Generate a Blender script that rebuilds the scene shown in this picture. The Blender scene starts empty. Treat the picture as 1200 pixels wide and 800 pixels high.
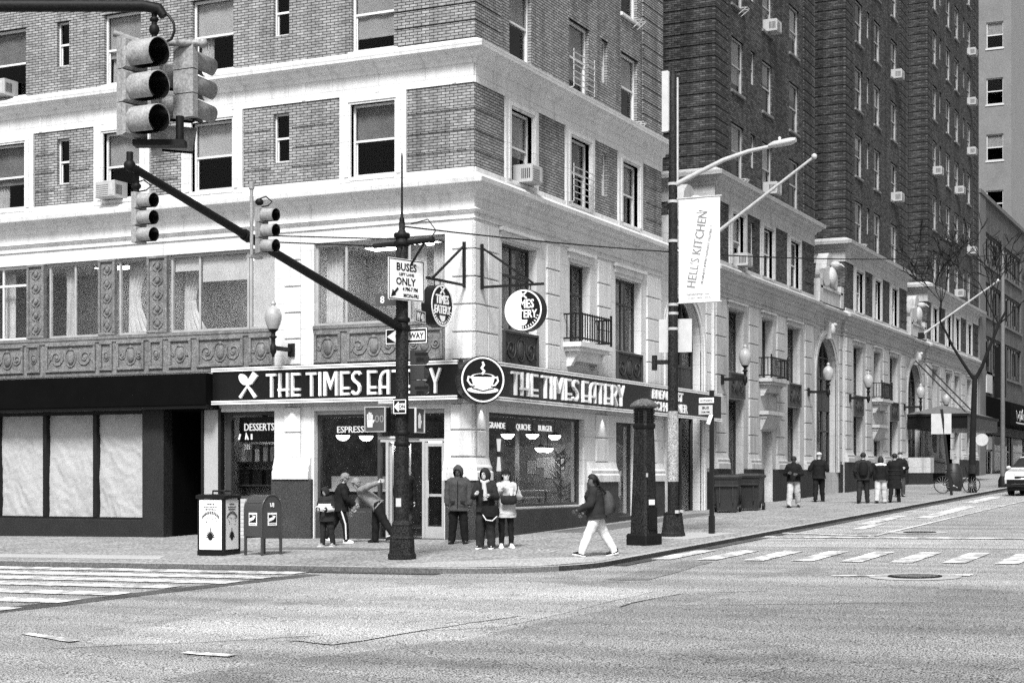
import bpy, bmesh, math, random
from mathutils import Vector, Matrix, noise
PI = math.pi
SC = bpy.context.scene
COL = SC.collection
rnd = random.Random(7)

# ------------------------------------------------------------------ camera, sky, sun, exposure
TH = math.atan2(908, 1892)                       # angle between the view axis and the side-street facade
FW = Vector((math.cos(TH), math.sin(TH), 0))
RT = Vector((math.sin(TH), -math.cos(TH), 0))
CAM = Vector((-32.985, -16.785, 1.467))
cam = bpy.data.cameras.new('camera')
cam_ob = bpy.data.objects.new('camera', cam)
COL.objects.link(cam_ob)
cam_ob.location = CAM
cam_ob.rotation_euler = (PI / 2, 0, math.atan2(FW.y, FW.x) - PI / 2)
cam.sensor_width = 36
cam.lens = 1892 / 1200 * 36
cam.shift_y = 157 / 1200
cam.clip_start = 0.2
cam.clip_end = 2000
SC.camera = cam_ob

SUN_DIR = Vector((-0.61, -0.20, 0.77)).normalized()    # towards the sun
world = bpy.data.worlds.new('World')
SC.world = world
world.use_nodes = True
wn = world.node_tree
sky = wn.nodes.new('ShaderNodeTexSky')
sky.sky_type = 'NISHITA'
sky.sun_disc = False
sky.sun_elevation = math.asin(SUN_DIR.z)
sky.sun_rotation = math.atan2(SUN_DIR.x, SUN_DIR.y)
sky.air_density = 1.0
sky.dust_density = 4.0
bw = wn.nodes.new('ShaderNodeRGBToBW')           # black-and-white photograph: grey daylight
wn.links.new(sky.outputs[0], bw.inputs[0])
wn.links.new(bw.outputs[0], wn.nodes['Background'].inputs[0])
wn.nodes['Background'].inputs[1].default_value = 0.078
sun = bpy.data.lights.new('sun', 'SUN')
sun.energy = 2.7
sun.angle = math.radians(15)
sun.color = (1, 1, 1)
sun_ob = bpy.data.objects.new('sun', sun)
COL.objects.link(sun_ob)
sun_ob.rotation_euler = SUN_DIR.to_track_quat('Z', 'Y').to_euler()
SC.view_settings.view_transform = 'Standard'
SC.view_settings.look = 'None'
SC.view_settings.exposure = 1.06
SC.view_settings.gamma = 1
SC.view_settings.use_curve_mapping = False
SC.cycles.use_denoising = False
SC.cycles.sample_clamp_indirect = 4
SC.cycles.max_bounces = 6
SC.cycles.diffuse_bounces = 3
SC.cycles.glossy_bounces = 3
SC.cycles.transparent_max_bounces = 12
SC.cycles.caustics_reflective = False
SC.cycles.caustics_refractive = False

# ------------------------------------------------------------------ materials (all grey: the photograph is black and white)
def nd(nt, t, **kw):
    n = nt.nodes.new('ShaderNode' + t)
    for k, v in kw.items():
        setattr(n, k, v)
    return n

MATS = {}
def mat(name, g, rough=0.7, amt=0.25, scale=3.0, fine=40.0, bump=0.0, spec=0.4, metal=0.0, streak=0.0, emit=0.0, speck=0.0, coat=0.0):
    if name in MATS:
        return MATS[name]
    m = bpy.data.materials.new(name)
    m.use_nodes = True
    nt = m.node_tree
    b = nt.nodes['Principled BSDF']
    b.inputs['Roughness'].default_value = rough
    b.inputs['Metallic'].default_value = metal
    b.inputs['Specular IOR Level'].default_value = spec
    if coat:
        b.inputs['Coat Weight'].default_value = coat
    L = nt.links.new
    geo = nd(nt, 'NewGeometry')
    n1 = nd(nt, 'TexNoise'); n1.inputs['Scale'].default_value = scale; n1.inputs['Detail'].default_value = 6
    n2 = nd(nt, 'TexNoise'); n2.inputs['Scale'].default_value = fine; n2.inputs['Detail'].default_value = 3
    L(geo.outputs['Position'], n1.inputs['Vector']); L(geo.outputs['Position'], n2.inputs['Vector'])
    add = nd(nt, 'Math', operation='ADD'); L(n1.outputs[0], add.inputs[0]); L(n2.outputs[0], add.inputs[1])
    mr = nd(nt, 'MapRange')
    mr.inputs['From Min'].default_value = 0.55; mr.inputs['From Max'].default_value = 1.45
    mr.inputs['To Min'].default_value = g * (1 - amt); mr.inputs['To Max'].default_value = min(0.9, g * (1 + amt))
    L(add.outputs[0], mr.inputs['Value'])
    out = mr.outputs[0]
    if streak:
        mp = nd(nt, 'Mapping'); mp.inputs['Scale'].default_value = (5, 5, 0.35)
        L(geo.outputs['Position'], mp.inputs['Vector'])
        n3 = nd(nt, 'TexNoise'); n3.inputs['Scale'].default_value = 1.0; n3.inputs['Detail'].default_value = 5
        L(mp.outputs[0], n3.inputs['Vector'])
        m3 = nd(nt, 'MapRange'); m3.inputs['From Min'].default_value = 0.52; m3.inputs['From Max'].default_value = 0.75
        m3.inputs['To Min'].default_value = 1.0; m3.inputs['To Max'].default_value = 1 - streak
        L(n3.outputs[0], m3.inputs['Value'])
        mu = nd(nt, 'Math', operation='MULTIPLY'); L(out, mu.inputs[0]); L(m3.outputs[0], mu.inputs[1])
        out = mu.outputs[0]
    if speck:
        n4 = nd(nt, 'TexNoise'); n4.inputs['Scale'].default_value = fine * 1.7; n4.inputs['Detail'].default_value = 4
        L(geo.outputs['Position'], n4.inputs['Vector'])
        m4 = nd(nt, 'MapRange'); m4.inputs['From Min'].default_value = 0.38 if speck < .9 else 0.42; m4.inputs['From Max'].default_value = 0.64 if speck < .9 else .58
        m4.inputs['To Min'].default_value = 1 - speck; m4.inputs['To Max'].default_value = 1 + speck
        L(n4.outputs[0], m4.inputs['Value'])
        mu = nd(nt, 'Math', operation='MULTIPLY'); L(out, mu.inputs[0]); L(m4.outputs[0], mu.inputs[1])
        out = mu.outputs[0]
    L(out, b.inputs['Base Color'])
    if bump:
        bp = nd(nt, 'Bump'); bp.inputs['Strength'].default_value = bump; bp.inputs['Distance'].default_value = 0.02
        L(add.outputs[0], bp.inputs['Height']); L(bp.outputs[0], b.inputs['Normal'])
    if emit:
        b.inputs['Emission Color'].default_value = (1, 1, 1, 1)
        b.inputs['Emission Strength'].default_value = emit
    MATS[name] = m
    return m

def brick_mat(name, c1, c2, mortar, w=0.215, h=0.068, dirt=0.35, bump=0.6):
    m = bpy.data.materials.new(name)
    m.use_nodes = True
    nt = m.node_tree
    b = nt.nodes['Principled BSDF']
    b.inputs['Roughness'].default_value = 0.85
    b.inputs['Specular IOR Level'].default_value = 0.25
    L = nt.links.new
    uv = nd(nt, 'UVMap', uv_map='UVMap')
    br = nd(nt, 'TexBrick')
    br.offset = 0.5
    br.inputs['Color1'].default_value = (c1, c1, c1, 1); br.inputs['Color2'].default_value = (c2, c2, c2, 1)
    br.inputs['Mortar'].default_value = (mortar, mortar, mortar, 1)
    br.inputs['Scale'].default_value = 1.0
    br.inputs['Mortar Size'].default_value = 0.010
    br.inputs['Mortar Smooth'].default_value = 0.2
    br.inputs['Brick Width'].default_value = w
    br.inputs['Row Height'].default_value = h
    L(uv.outputs[0], br.inputs['Vector'])
    geo = nd(nt, 'NewGeometry')
    n1 = nd(nt, 'TexNoise'); n1.inputs['Scale'].default_value = 0.55; n1.inputs['Detail'].default_value = 7; n1.inputs['Roughness'].default_value = 0.65
    L(geo.outputs['Position'], n1.inputs['Vector'])
    n2 = nd(nt, 'TexNoise'); n2.inputs['Scale'].default_value = 9.0; n2.inputs['Detail'].default_value = 4
    L(geo.outputs['Position'], n2.inputs['Vector'])
    ad = nd(nt, 'Math', operation='ADD'); L(n1.outputs[0], ad.inputs[0]); L(n2.outputs[0], ad.inputs[1])
    mr = nd(nt, 'MapRange'); mr.inputs['From Min'].default_value = 0.6; mr.inputs['From Max'].default_value = 1.4
    mr.inputs['To Min'].default_value = 1 - dirt; mr.inputs['To Max'].default_value = 1 + dirt
    L(ad.outputs[0], mr.inputs['Value'])
    mp = nd(nt, 'Mapping'); mp.inputs['Scale'].default_value = (2.2, 2.2, .16); L(geo.outputs['Position'], mp.inputs['Vector'])
    n3 = nd(nt, 'TexNoise'); n3.inputs['Scale'].default_value = 1.0; n3.inputs['Detail'].default_value = 6; L(mp.outputs[0], n3.inputs['Vector'])
    m3 = nd(nt, 'MapRange'); m3.inputs['From Min'].default_value = .46; m3.inputs['From Max'].default_value = .70; m3.inputs['To Min'].default_value = 1.1; m3.inputs['To Max'].default_value = .62
    L(n3.outputs[0], m3.inputs['Value'])
    mm = nd(nt, 'Math', operation='MULTIPLY'); L(mr.outputs[0], mm.inputs[0]); L(m3.outputs[0], mm.inputs[1])
    mx = nd(nt, 'VectorMath', operation='SCALE'); L(br.outputs['Color'], mx.inputs[0]); L(mm.outputs[0], mx.inputs['Scale'])
    L(mx.outputs[0], b.inputs['Base Color'])
    bp = nd(nt, 'Bump'); bp.inputs['Strength'].default_value = bump; bp.inputs['Distance'].default_value = 0.01
    inv = nd(nt, 'Math', operation='SUBTRACT'); inv.inputs[0].default_value = 1.0; L(br.outputs['Fac'], inv.inputs[1])
    L(inv.outputs[0], bp.inputs['Height']); L(bp.outputs[0], b.inputs['Normal'])
    MATS[name] = m
    return m

def glass_mat(name, tint=0.75, rough=0.03, ior=1.45, wav=0.15):
    m = bpy.data.materials.new(name)
    m.use_nodes = True
    nt = m.node_tree
    nt.nodes.clear()
    L = nt.links.new
    o = nd(nt, 'OutputMaterial'); mx = nd(nt, 'MixShader'); fr = nd(nt, 'Fresnel'); tr = nd(nt, 'BsdfTransparent'); gl = nd(nt, 'BsdfGlossy')
    gb_ = nd(nt, 'NewGeometry'); mi_ = nd(nt, 'MapRange')       # the same reflectance from either side of the pane
    mi_.inputs['To Min'].default_value = ior; mi_.inputs['To Max'].default_value = 1 / ior
    L(gb_.outputs['Backfacing'], mi_.inputs['Value']); L(mi_.outputs[0], fr.inputs['IOR'])
    tr.inputs[0].default_value = (tint, tint, tint, 1)
    gl.inputs['Roughness'].default_value = rough
    gl.inputs['Color'].default_value = (0.8, 0.8, 0.8, 1)
    geo = nd(nt, 'NewGeometry'); n1 = nd(nt, 'TexNoise'); n1.inputs['Scale'].default_value = 1.3; n1.inputs['Detail'].default_value = 2
    L(geo.outputs['Position'], n1.inputs['Vector'])
    bp = nd(nt, 'Bump'); bp.inputs['Strength'].default_value = wav; bp.inputs['Distance'].default_value = 0.05
    L(n1.outputs[0], bp.inputs['Height']); L(bp.outputs[0], gl.inputs['Normal'])
    L(fr.outputs[0], mx.inputs[0]); L(tr.outputs[0], mx.inputs[1]); L(gl.outputs[0], mx.inputs[2]); L(mx.outputs[0], o.inputs[0])
    MATS[name] = m
    return m

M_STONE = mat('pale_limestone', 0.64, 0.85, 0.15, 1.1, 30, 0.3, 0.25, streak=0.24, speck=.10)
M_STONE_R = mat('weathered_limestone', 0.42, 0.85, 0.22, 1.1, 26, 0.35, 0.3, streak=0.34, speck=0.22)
M_CONCRETE = mat('sidewalk_concrete', 0.26, 0.9, 0.35, 0.8, 10, 0.3, 0.2, speck=0.55)
for m_, bw_, bh_, dk_ in ((M_STONE, 1.26, .626, .62), (M_STONE_R, 1.26, .626, .62), (M_CONCRETE, 1.52, 1.52, .45)):   # fine joints between the blocks and the paving flags
    nt_ = m_.node_tree; b_ = nt_.nodes['Principled BSDF']; src_ = b_.inputs['Base Color'].links[0].from_socket
    uv_ = nd(nt_, 'UVMap', uv_map='UVMap'); br_ = nd(nt_, 'TexBrick')
    for k_, v_ in (('Scale', 1.0), ('Mortar Size', .007 if bw_ < 1.5 else .014), ('Brick Width', bw_), ('Row Height', bh_), ('Mortar Smooth', .1)): br_.inputs[k_].default_value = v_
    br_.inputs['Color1'].default_value = (1, 1, 1, 1); br_.inputs['Color2'].default_value = (.93, .93, .93, 1); br_.inputs['Mortar'].default_value = (dk_, dk_, dk_, 1)
    nt_.links.new(uv_.outputs[0], br_.inputs['Vector'])
    mu_ = nd(nt_, 'VectorMath', operation='SCALE'); nt_.links.new(br_.outputs['Color'], mu_.inputs[0]); nt_.links.new(src_, mu_.inputs['Scale']); nt_.links.new(mu_.outputs[0], b_.inputs['Base Color'])
M_BRICK = brick_mat('buff_brick', 0.19, 0.30, 0.025, dirt=.4)
M_BRICK_D = brick_mat('sooty_brick', 0.026, 0.100, 0.012, dirt=0.6)
M_GRANITE = mat('dark_granite', 0.043, 0.55, 0.3, 2.0, 30, 0.0, 0.25, speck=0.8)
M_GRANITE2 = mat('grey_granite', 0.021, 0.6, 0.3, 2.0, 30, 0.0, 0.2, speck=0.7)
M_CARVED = mat('carved_grey_terracotta', 0.165, 0.75, 0.5, 7, 34, 0.6, 0.3, streak=0.4, speck=0.5)
M_WHITEWOOD = mat('white_window_paint', 0.60, 0.6, 0.12, 5, 60, 0.05, 0.4)
M_DARKWOOD = mat('dark_window_paint', 0.035, 0.6, 0.3, 5, 60, 0.05, 0.4)
M_GREYWOOD = mat('grey_window_paint', 0.33, 0.6, 0.3, 5, 60, 0.05, 0.4)
M_BLIND = mat('roller_blind_fabric', 0.50, 0.9, 0.25, 2, 30, 0.1, 0.1)
M_BLIND2 = mat('grey_blind_fabric', 0.27, 0.9, 0.35, 2, 30, 0.1, 0.1)
M_BLIND3 = mat('white_blind_fabric', 0.66, 0.9, 0.15, 2, 30, 0.1, 0.1)
M_CURTAIN = mat('curtain_fabric', 0.70, 0.9, 0.25, 3, 30, 0.1, 0.1)
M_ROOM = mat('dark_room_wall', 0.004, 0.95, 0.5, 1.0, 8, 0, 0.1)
M_GLASS = glass_mat('window_glass', 0.78, 0.03, 1.24)
M_SHOPGLASS = glass_mat('shop_window_glass', 0.85, 0.02, 1.20, 0.08)
M_BLACK = mat('black_painted_metal', 0.008, 0.5, 0.35, 4, 60, 0.05, 0.25)
M_IRON = mat('dark_iron', 0.006, 0.6, 0.45, 6, 40, 0.1, 0.2, speck=0.5)
M_POLE = mat('worn_dark_pole_paint', 0.013, 0.65, 0.6, 5, 26, 0.2, 0.2, speck=0.9)
M_SIGNBLACK = mat('black_sign_face', 0.006, 0.35, 0.3, 3, 60, 0, 0.25)
M_FASCIA = mat('black_awning_cloth', 0.003, 0.9, 0.35, 3, 80, 0.1, 0.05)
M_WHITE = mat('white_sign_paint', 0.80, 0.5, 0.05, 4, 60, 0, 0.4)
M_OFFWHITE = mat('off_white_plastic', 0.46, 0.5, 0.15, 5, 60, 0, 0.4)
M_SIGNALGREY = mat('pale_signal_enamel', 0.26, 0.55, 0.35, 9, 40, 0.1, 0.35, streak=0.5, speck=.2)
M_SIGNALDARK = mat('dark_signal_enamel', 0.03, 0.5, 0.3, 7, 50, 0.05, 0.4)
M_LENS = mat('unlit_signal_lens', 0.008, 0.25, 0.2, 4, 40, 0, 0.5)
M_GALV = mat('galvanised_steel', 0.42, 0.45, 0.25, 6, 50, 0.05, 0.5)
M_PAPER = mat('brown_masking_paper', 0.36, 0.9, 0.12, 1.6, 34, 0.25, 0.2, speck=0.2)
M_ACBOX = mat('dull_air_conditioner_case', .36, .5, .2, 5, 50, 0, .4)
M_GLOBE = mat('frosted_lamp_globe', 0.32, 0.25, 0.3, 6, 40, 0, 0.5)
M_CONCRETE = mat('sidewalk_concrete', 0.26, 0.9, 0.35, 0.8, 10, 0.3, 0.2, speck=0.55)
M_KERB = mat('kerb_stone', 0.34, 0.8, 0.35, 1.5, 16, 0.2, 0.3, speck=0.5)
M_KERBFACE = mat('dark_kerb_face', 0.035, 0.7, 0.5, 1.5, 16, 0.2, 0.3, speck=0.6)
M_SKIN = mat('skin', 0.46, 0.6, 0.12, 12, 90, 0, 0.35)
M_SKIN2 = mat('brown_skin', 0.09, 0.55, 0.15, 12, 90, 0, 0.35)
M_LAMP = mat('lit_lamp_glass', 0.8, 0.4, 0.02, 3, 30, 0, 0.3, emit=5.0)

# ------------------------------------------------------------------ mesh helpers
def gz(x, y):
    return 0.022 * x - 0.010 * y                 # the sidewalk plane climbs the side street

class MB:
    def __init__(s):
        s.v = []; s.f = []; s.mi = []; s.sm = []
    def add(s, vs, fs, mi=0, smooth=False):
        o = len(s.v)
        s.v += [tuple(p) for p in vs]
        for f in fs:
            s.f.append([i + o for i in f]); s.mi.append(mi); s.sm.append(smooth)
        return s
    def box(s, x0, y0, z0, x1, y1, z1, mi=0):
        if x0 > x1: x0, x1 = x1, x0
        if y0 > y1: y0, y1 = y1, y0
        if z0 > z1: z0, z1 = z1, z0
        v = [(x0, y0, z0), (x1, y0, z0), (x1, y1, z0), (x0, y1, z0), (x0, y0, z1), (x1, y0, z1), (x1, y1, z1), (x0, y1, z1)]
        return s.add(v, [(0, 3, 2, 1), (4, 5, 6, 7), (0, 1, 5, 4), (1, 2, 6, 5), (2, 3, 7, 6), (3, 0, 4, 7)], mi)
    def cbox(s, x0, y0, z0, x1, y1, z1, c=0.02, mi=0):
        # box with its four front (-y) edges chamfered
        f = [(x0 + c, y0, z0 + c), (x1 - c, y0, z0 + c), (x1 - c, y0, z1 - c), (x0 + c, y0, z1 - c)]
        m = [(x0, y0 + c, z0), (x1, y0 + c, z0), (x1, y0 + c, z1), (x0, y0 + c, z1)]
        k = [(x0, y1, z0), (x1, y1, z0), (x1, y1, z1), (x0, y1, z1)]
        fs = [(0, 1, 2, 3), (11, 10, 9, 8)]
        for i in range(4):
            j = (i + 1) % 4
            fs.append((i + 4, j + 4, j, i)); fs.append((i + 8, j + 8, j + 4, i + 4))
        return s.add(f + m + k, fs, mi)
    def quad(s, a, b, c, d, mi=0):
        return s.add([a, b, c, d], [(0, 1, 2, 3)], mi)
    def bar(s, p, q, w, h=None, mi=0):
        p = Vector(p); q = Vector(q); h = h or w
        d = (q - p).normalized()
        u = d.cross(Vector((0, 0, 1)))
        if u.length < 1e-3: u = Vector((1, 0, 0))
        u.normalize(); n = u.cross(d)
        c = [u * (w / 2) + n * (h / 2), u * (-w / 2) + n * (h / 2), u * (-w / 2) - n * (h / 2), u * (w / 2) - n * (h / 2)]
        return s.add([p + k for k in c] + [q + k for k in c], [(0, 1, 2, 3), (7, 6, 5, 4)] + [(i, i + 4, (i + 1) % 4 + 4, (i + 1) % 4) for i in range(4)], mi)
    def tube(s, pts, r, seg=10, mi=0, cap=True, smooth=True):
        pts = [Vector(p) for p in pts]
        rs = r if isinstance(r, (list, tuple)) else [r] * len(pts)
        vs = []; up = None
        for i, p in enumerate(pts):
            d = (pts[min(i + 1, len(pts) - 1)] - pts[max(i - 1, 0)])
            d = d.normalized() if d.length > 1e-9 else Vector((0, 0, 1))
            if up is None:
                up = d.cross(Vector((0, 0, 1)))
                if up.length < 1e-3: up = Vector((1, 0, 0))
            up = (up - d * up.dot(d))
            if up.length < 1e-6: up = d.orthogonal()
            up.normalize(); n = d.cross(up)
            for k in range(seg):
                a = 2 * PI * k / seg
                vs.append(p + (up * math.cos(a) + n * math.sin(a)) * rs[i])
        fs = []
        for i in range(len(pts) - 1):
            for k in range(seg):
                j = (k + 1) % seg
                fs.append((i * seg + k, i * seg + j, (i + 1) * seg + j, (i + 1) * seg + k))
        s.add(vs, fs, mi, smooth)
        if cap:
            o = (len(pts) - 1) * seg
            s.add(vs[:seg], [tuple(range(seg))[::-1]], mi)
            s.add(vs[o:], [tuple(range(seg))], mi)
        return s
    def lathe(s, prof, c=(0, 0, 0), seg=16, mi=0, smooth=True, a0=0.0):
        vs = []
        for r, z in prof:
            for k in range(seg):
                a = a0 + 2 * PI * k / seg
                vs.append((c[0] + r * math.cos(a), c[1] + r * math.sin(a), c[2] + z))
        fs = []
        for i in range(len(prof) - 1):
            for k in range(seg):
                j = (k + 1) % seg
                fs.append((i * seg + k, i * seg + j, (i + 1) * seg + j, (i + 1) * seg + k))
        s.add(vs, fs, mi, smooth)
        if prof[0][0] > 1e-4: s.add(vs[:seg], [tuple(range(seg))[::-1]], mi)
        if prof[-1][0] > 1e-4: s.add(vs[-seg:], [tuple(range(seg))], mi)
        return s
    def ball(s, c, rx, ry=None, rz=None, seg=12, ring=8, mi=0):
        ry = ry or rx; rz = rz or rx
        vs = []
        for i in range(ring + 1):
            t = PI * i / ring
            for k in range(seg):
                a = 2 * PI * k / seg
                vs.append((c[0] + rx * math.sin(t) * math.cos(a), c[1] + ry * math.sin(t) * math.sin(a), c[2] + rz * math.cos(t)))
        fs = [(i * seg + k, (i + 1) * seg + k, (i + 1) * seg + (k + 1) % seg, i * seg + (k + 1) % seg) for i in range(ring) for k in range(seg)]
        return s.add(vs, fs, mi, True)
    def prism(s, poly, y0, y1, mi=0):
        # polygon in (x, z), counter-clockwise seen from -y, extruded from y0 (front) to y1
        n = len(poly)
        a = sum(poly[i][0] * poly[(i + 1) % n][1] - poly[(i + 1) % n][0] * poly[i][1] for i in range(n))
        if a < 0: poly = poly[::-1]
        vs = [(x, y0, z) for x, z in poly] + [(x, y1, z) for x, z in poly]
        return s.add(vs, [tuple(range(n)), tuple(range(2 * n - 1, n - 1, -1))] + [(i + n, (i + 1) % n + n, (i + 1) % n, i) for i in range(n)], mi)
    def zprism(s, poly, z0, z1, mi=0):
        n = len(poly)
        a = sum(poly[i][0] * poly[(i + 1) % n][1] - poly[(i + 1) % n][0] * poly[i][1] for i in range(n))
        if a < 0: poly = poly[::-1]
        vs = [(x, y, z0) for x, y in poly] + [(x, y, z1) for x, y in poly]
        return s.add(vs, [tuple(range(n))[::-1], tuple(range(n, 2 * n))] + [(i, (i + 1) % n, (i + 1) % n + n, i + n) for i in range(n)], mi)
    def stroke(s, pts, w, y0, y1, mi=0):
        # a brush stroke in the (x, z) plane with mitred corners, extruded in y
        n = len(pts); L = []; R = []
        for i in range(n):
            p = Vector(pts[i])
            d0 = (Vector(pts[i]) - Vector(pts[i - 1])).normalized() if i > 0 else None
            d1 = (Vector(pts[i + 1]) - Vector(pts[i])).normalized() if i < n - 1 else None
            d0 = d0 or d1; d1 = d1 or d0
            t = (d0 + d1); t = t.normalized() if t.length > 1e-6 else d0
            nn = Vector((-t.y, t.x)); k = max(0.4, nn.dot(Vector((-d0.y, d0.x))))
            L.append(p + nn * (w / 2 / k)); R.append(p - nn * (w / 2 / k))
        vs = []
        for i in range(n):
            vs += [(L[i].x, y0, L[i].y), (R[i].x, y0, R[i].y), (L[i].x, y1, L[i].y), (R[i].x, y1, R[i].y)]
        fs = [(0, 2, 3, 1), (4 * n - 4, 4 * n - 3, 4 * n - 1, 4 * n - 2)]
        for i in range(n - 1):
            a = 4 * i; b = a + 4
            fs += [(a, a + 1, b + 1, b), (a + 2, b + 2, b + 3, a + 3), (a, b, b + 2, a + 2), (a + 1, a + 3, b + 3, b + 1)]
        return s.add(vs, fs, mi)
    def loft(s, rings, mi=0, cap=True, smooth=True):
        # rings: list of lists of points, same count
        n = len(rings[0]); vs = [p for r in rings for p in r]; fs = []
        for i in range(len(rings) - 1):
            for k in range(n):
                j = (k + 1) % n
                fs.append((i * n + k, i * n + j, (i + 1) * n + j, (i + 1) * n + k))
        s.add(vs, fs, mi, smooth)
        if cap:
            s.add(rings[0], [tuple(range(n))[::-1]], mi); s.add(rings[-1], [tuple(range(n))], mi)
        return s
    def wall(s, x0, x1, z0, z1, holes=(), y=0.0, depth=0.22, mi=0, rmi=None):
        # a wall face in the local xz plane looking to -y, with rectangular openings and their reveals
        rmi = mi if rmi is None else rmi
        xs = sorted({x0, x1, *[min(max(h[0], x0), x1) for h in holes], *[min(max(h[1], x0), x1) for h in holes]})
        zs = sorted({z0, z1, *[min(max(h[2], z0), z1) for h in holes], *[min(max(h[3], z0), z1) for h in holes]})
        for a, b in zip(xs, xs[1:]):
            for c, d in zip(zs, zs[1:]):
                mx, mz = (a + b) / 2, (c + d) / 2
                if any(h[0] < mx < h[1] and h[2] < mz < h[3] for h in holes): continue
                s.quad((a, y, c), (b, y, c), (b, y, d), (a, y, d), mi)
        for a, b, c, d in holes:
            e = y + depth
            s.quad((a, y, c), (a, y, d), (a, e, d), (a, e, c), rmi); s.quad((b, y, d), (b, y, c), (b, e, c), (b, e, d), rmi)
            s.quad((a, y, d), (b, y, d), (b, e, d), (a, e, d), rmi); s.quad((a, e, c), (b, e, c), (b, y, c), (a, y, c), rmi)
        return s
    def sweep(s, path, prof, mi=0, closed=False):
        # profile (out, z) swept along a plan path; outward is to the right of travel
        n = len(path); vs = []
        for i in range(n):
            p = Vector(path[i])
            d0 = (p - Vector(path[i - 1])).normalized() if i else None
            d1 = (Vector(path[i + 1]) - p).normalized() if i < n - 1 else None
            d0 = d0 or d1; d1 = d1 or d0
            n0 = Vector((d0.y, -d0.x)); n1 = Vector((d1.y, -d1.x))
            m = (n0 + n1); m = m.normalized() if m.length > 1e-6 else n0
            k = 1 / max(0.3, m.dot(n0))
            for o, z in prof:
                q = p + m * (o * k); vs.append((q.x, q.y, z))
        k = len(prof); fs = []
        for i in range(n - 1):
            for j in range(k - 1):
                fs.append((i * k + j, (i + 1) * k + j, (i + 1) * k + j + 1, i * k + j + 1))
        s.add(vs, fs, mi)
        s.add(vs[:k], [tuple(range(k))], mi); s.add(vs[-k:], [tuple(range(k))[::-1]], mi)
        return s
    def xf(s, loc=(0, 0, 0), rz=0.0, sc=1.0):
        c, d = math.cos(rz), math.sin(rz)
        s.v = [(loc[0] + sc * (x * c - y * d), loc[1] + sc * (x * d + y * c), loc[2] + sc * z) for x, y, z in s.v]
        return s
    def join(s, o, mi=None):
        k = len(s.v); s.v += o.v; s.f += [[i + k for i in f] for f in o.f]
        s.mi += o.mi if mi is None else [mi] * len(o.mi); s.sm += o.sm
        return s
    def mesh(s, name, mats):
        me = bpy.data.meshes.new(name)
        me.from_pydata(s.v, [], s.f)
        for m in (mats if isinstance(mats, (list, tuple)) else [mats]):
            me.materials.append(m)
        me.polygons.foreach_set('material_index', s.mi)
        me.polygons.foreach_set('use_smooth', s.sm)
        uvl = me.uv_layers.new(name='UVMap')
        co = me.vertices
        for p in me.polygons:
            n = p.normal; ax = abs(n.x); ay = abs(n.y); az = abs(n.z)
            for li in p.loop_indices:
                v = co[me.loops[li].vertex_index].co
                uvl.data[li].uv = (v.x, v.z) if ay >= ax and ay >= az else ((v.y, v.z) if ax >= az else (v.x, v.y))
        return me

def put(name, me, parent=None, loc=(0, 0, 0), rz=0.0):
    o = bpy.data.objects.new(name, me)
    COL.objects.link(o)
    o.location = loc; o.rotation_euler = (0, 0, rz)
    if parent: o.parent = parent
    return o
def part(name, mb, m, parent=None, loc=(0, 0, 0), rz=0.0):
    return put(name, mb.mesh(name, m), parent, loc, rz)
def tag(o, label=None, cat=None, group=None, kind=None):
    if label: o['label'] = label
    if cat: o['category'] = cat
    if group: o['group'] = group
    if kind: o['kind'] = kind
    return o
def thing(name, label, cat, loc=(0, 0, 0), rz=0.0, group=None):
    o = bpy.data.objects.new(name, None)
    COL.objects.link(o)
    o.location = loc; o.rotation_euler = (0, 0, rz); o.empty_display_size = 0.2
    return tag(o, label, cat, group)
def copy_tree(o, parent=None):
    c = o.copy(); COL.objects.link(c)
    if parent: c.parent = parent
    for ch in list(o.children): copy_tree(ch, c)
    return c

def text_mb(s, size, depth=0.01, align='CENTER', sx=1.0, bold=0.0):
    # flat lettering standing in the local xz plane, facing -y, baseline centre at the origin
    cu = bpy.data.curves.new('lettering', 'FONT')
    cu.body = s; cu.size = size; cu.align_x = align; cu.extrude = depth / 2; cu.resolution_u = 2; cu.offset = bold
    ob = bpy.data.objects.new('lettering', cu); COL.objects.link(ob)
    dg = bpy.context.evaluated_depsgraph_get()
    me = bpy.data.meshes.new_from_object(ob.evaluated_get(dg))
    mb = MB()
    mb.add([(v.co.x * sx, -v.co.z, v.co.y) for v in me.vertices], [tuple(p.vertices) for p in me.polygons])
    bpy.data.objects.remove(ob); bpy.data.curves.remove(cu); bpy.data.meshes.remove(me)
    return mb
def shift(mb, dx=0, dy=0, dz=0):
    mb.v = [(x + dx, y + dy, z + dz) for x, y, z in mb.v]
    return mb

RZL = -PI / 2                                     # frame of the avenue facade: local x = -y, inward = +x

# ------------------------------------------------------------------ the corner hotel
PER, WW = 17.19, 12.27                            # wing spacing and wing width along the side street
WX = [(0, 12.27), (17.19, 29.46), (34.38, 46.65), (51.57, 66.9)]
TOPZ = 34.0
hotel = thing('corner_hotel', 'tall brick hotel with pale stone base and projecting wings on the street corner', 'hotel')
_mc = {}
def cached(key, fn):
    if key not in _mc: _mc[key] = fn()
    return _mc[key]

def at(loc, rz, x, y, z):
    c, s = math.cos(rz), math.sin(rz)
    return (loc[0] + x * c - y * s, loc[1] + x * s + y * c, loc[2] + z)

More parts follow.
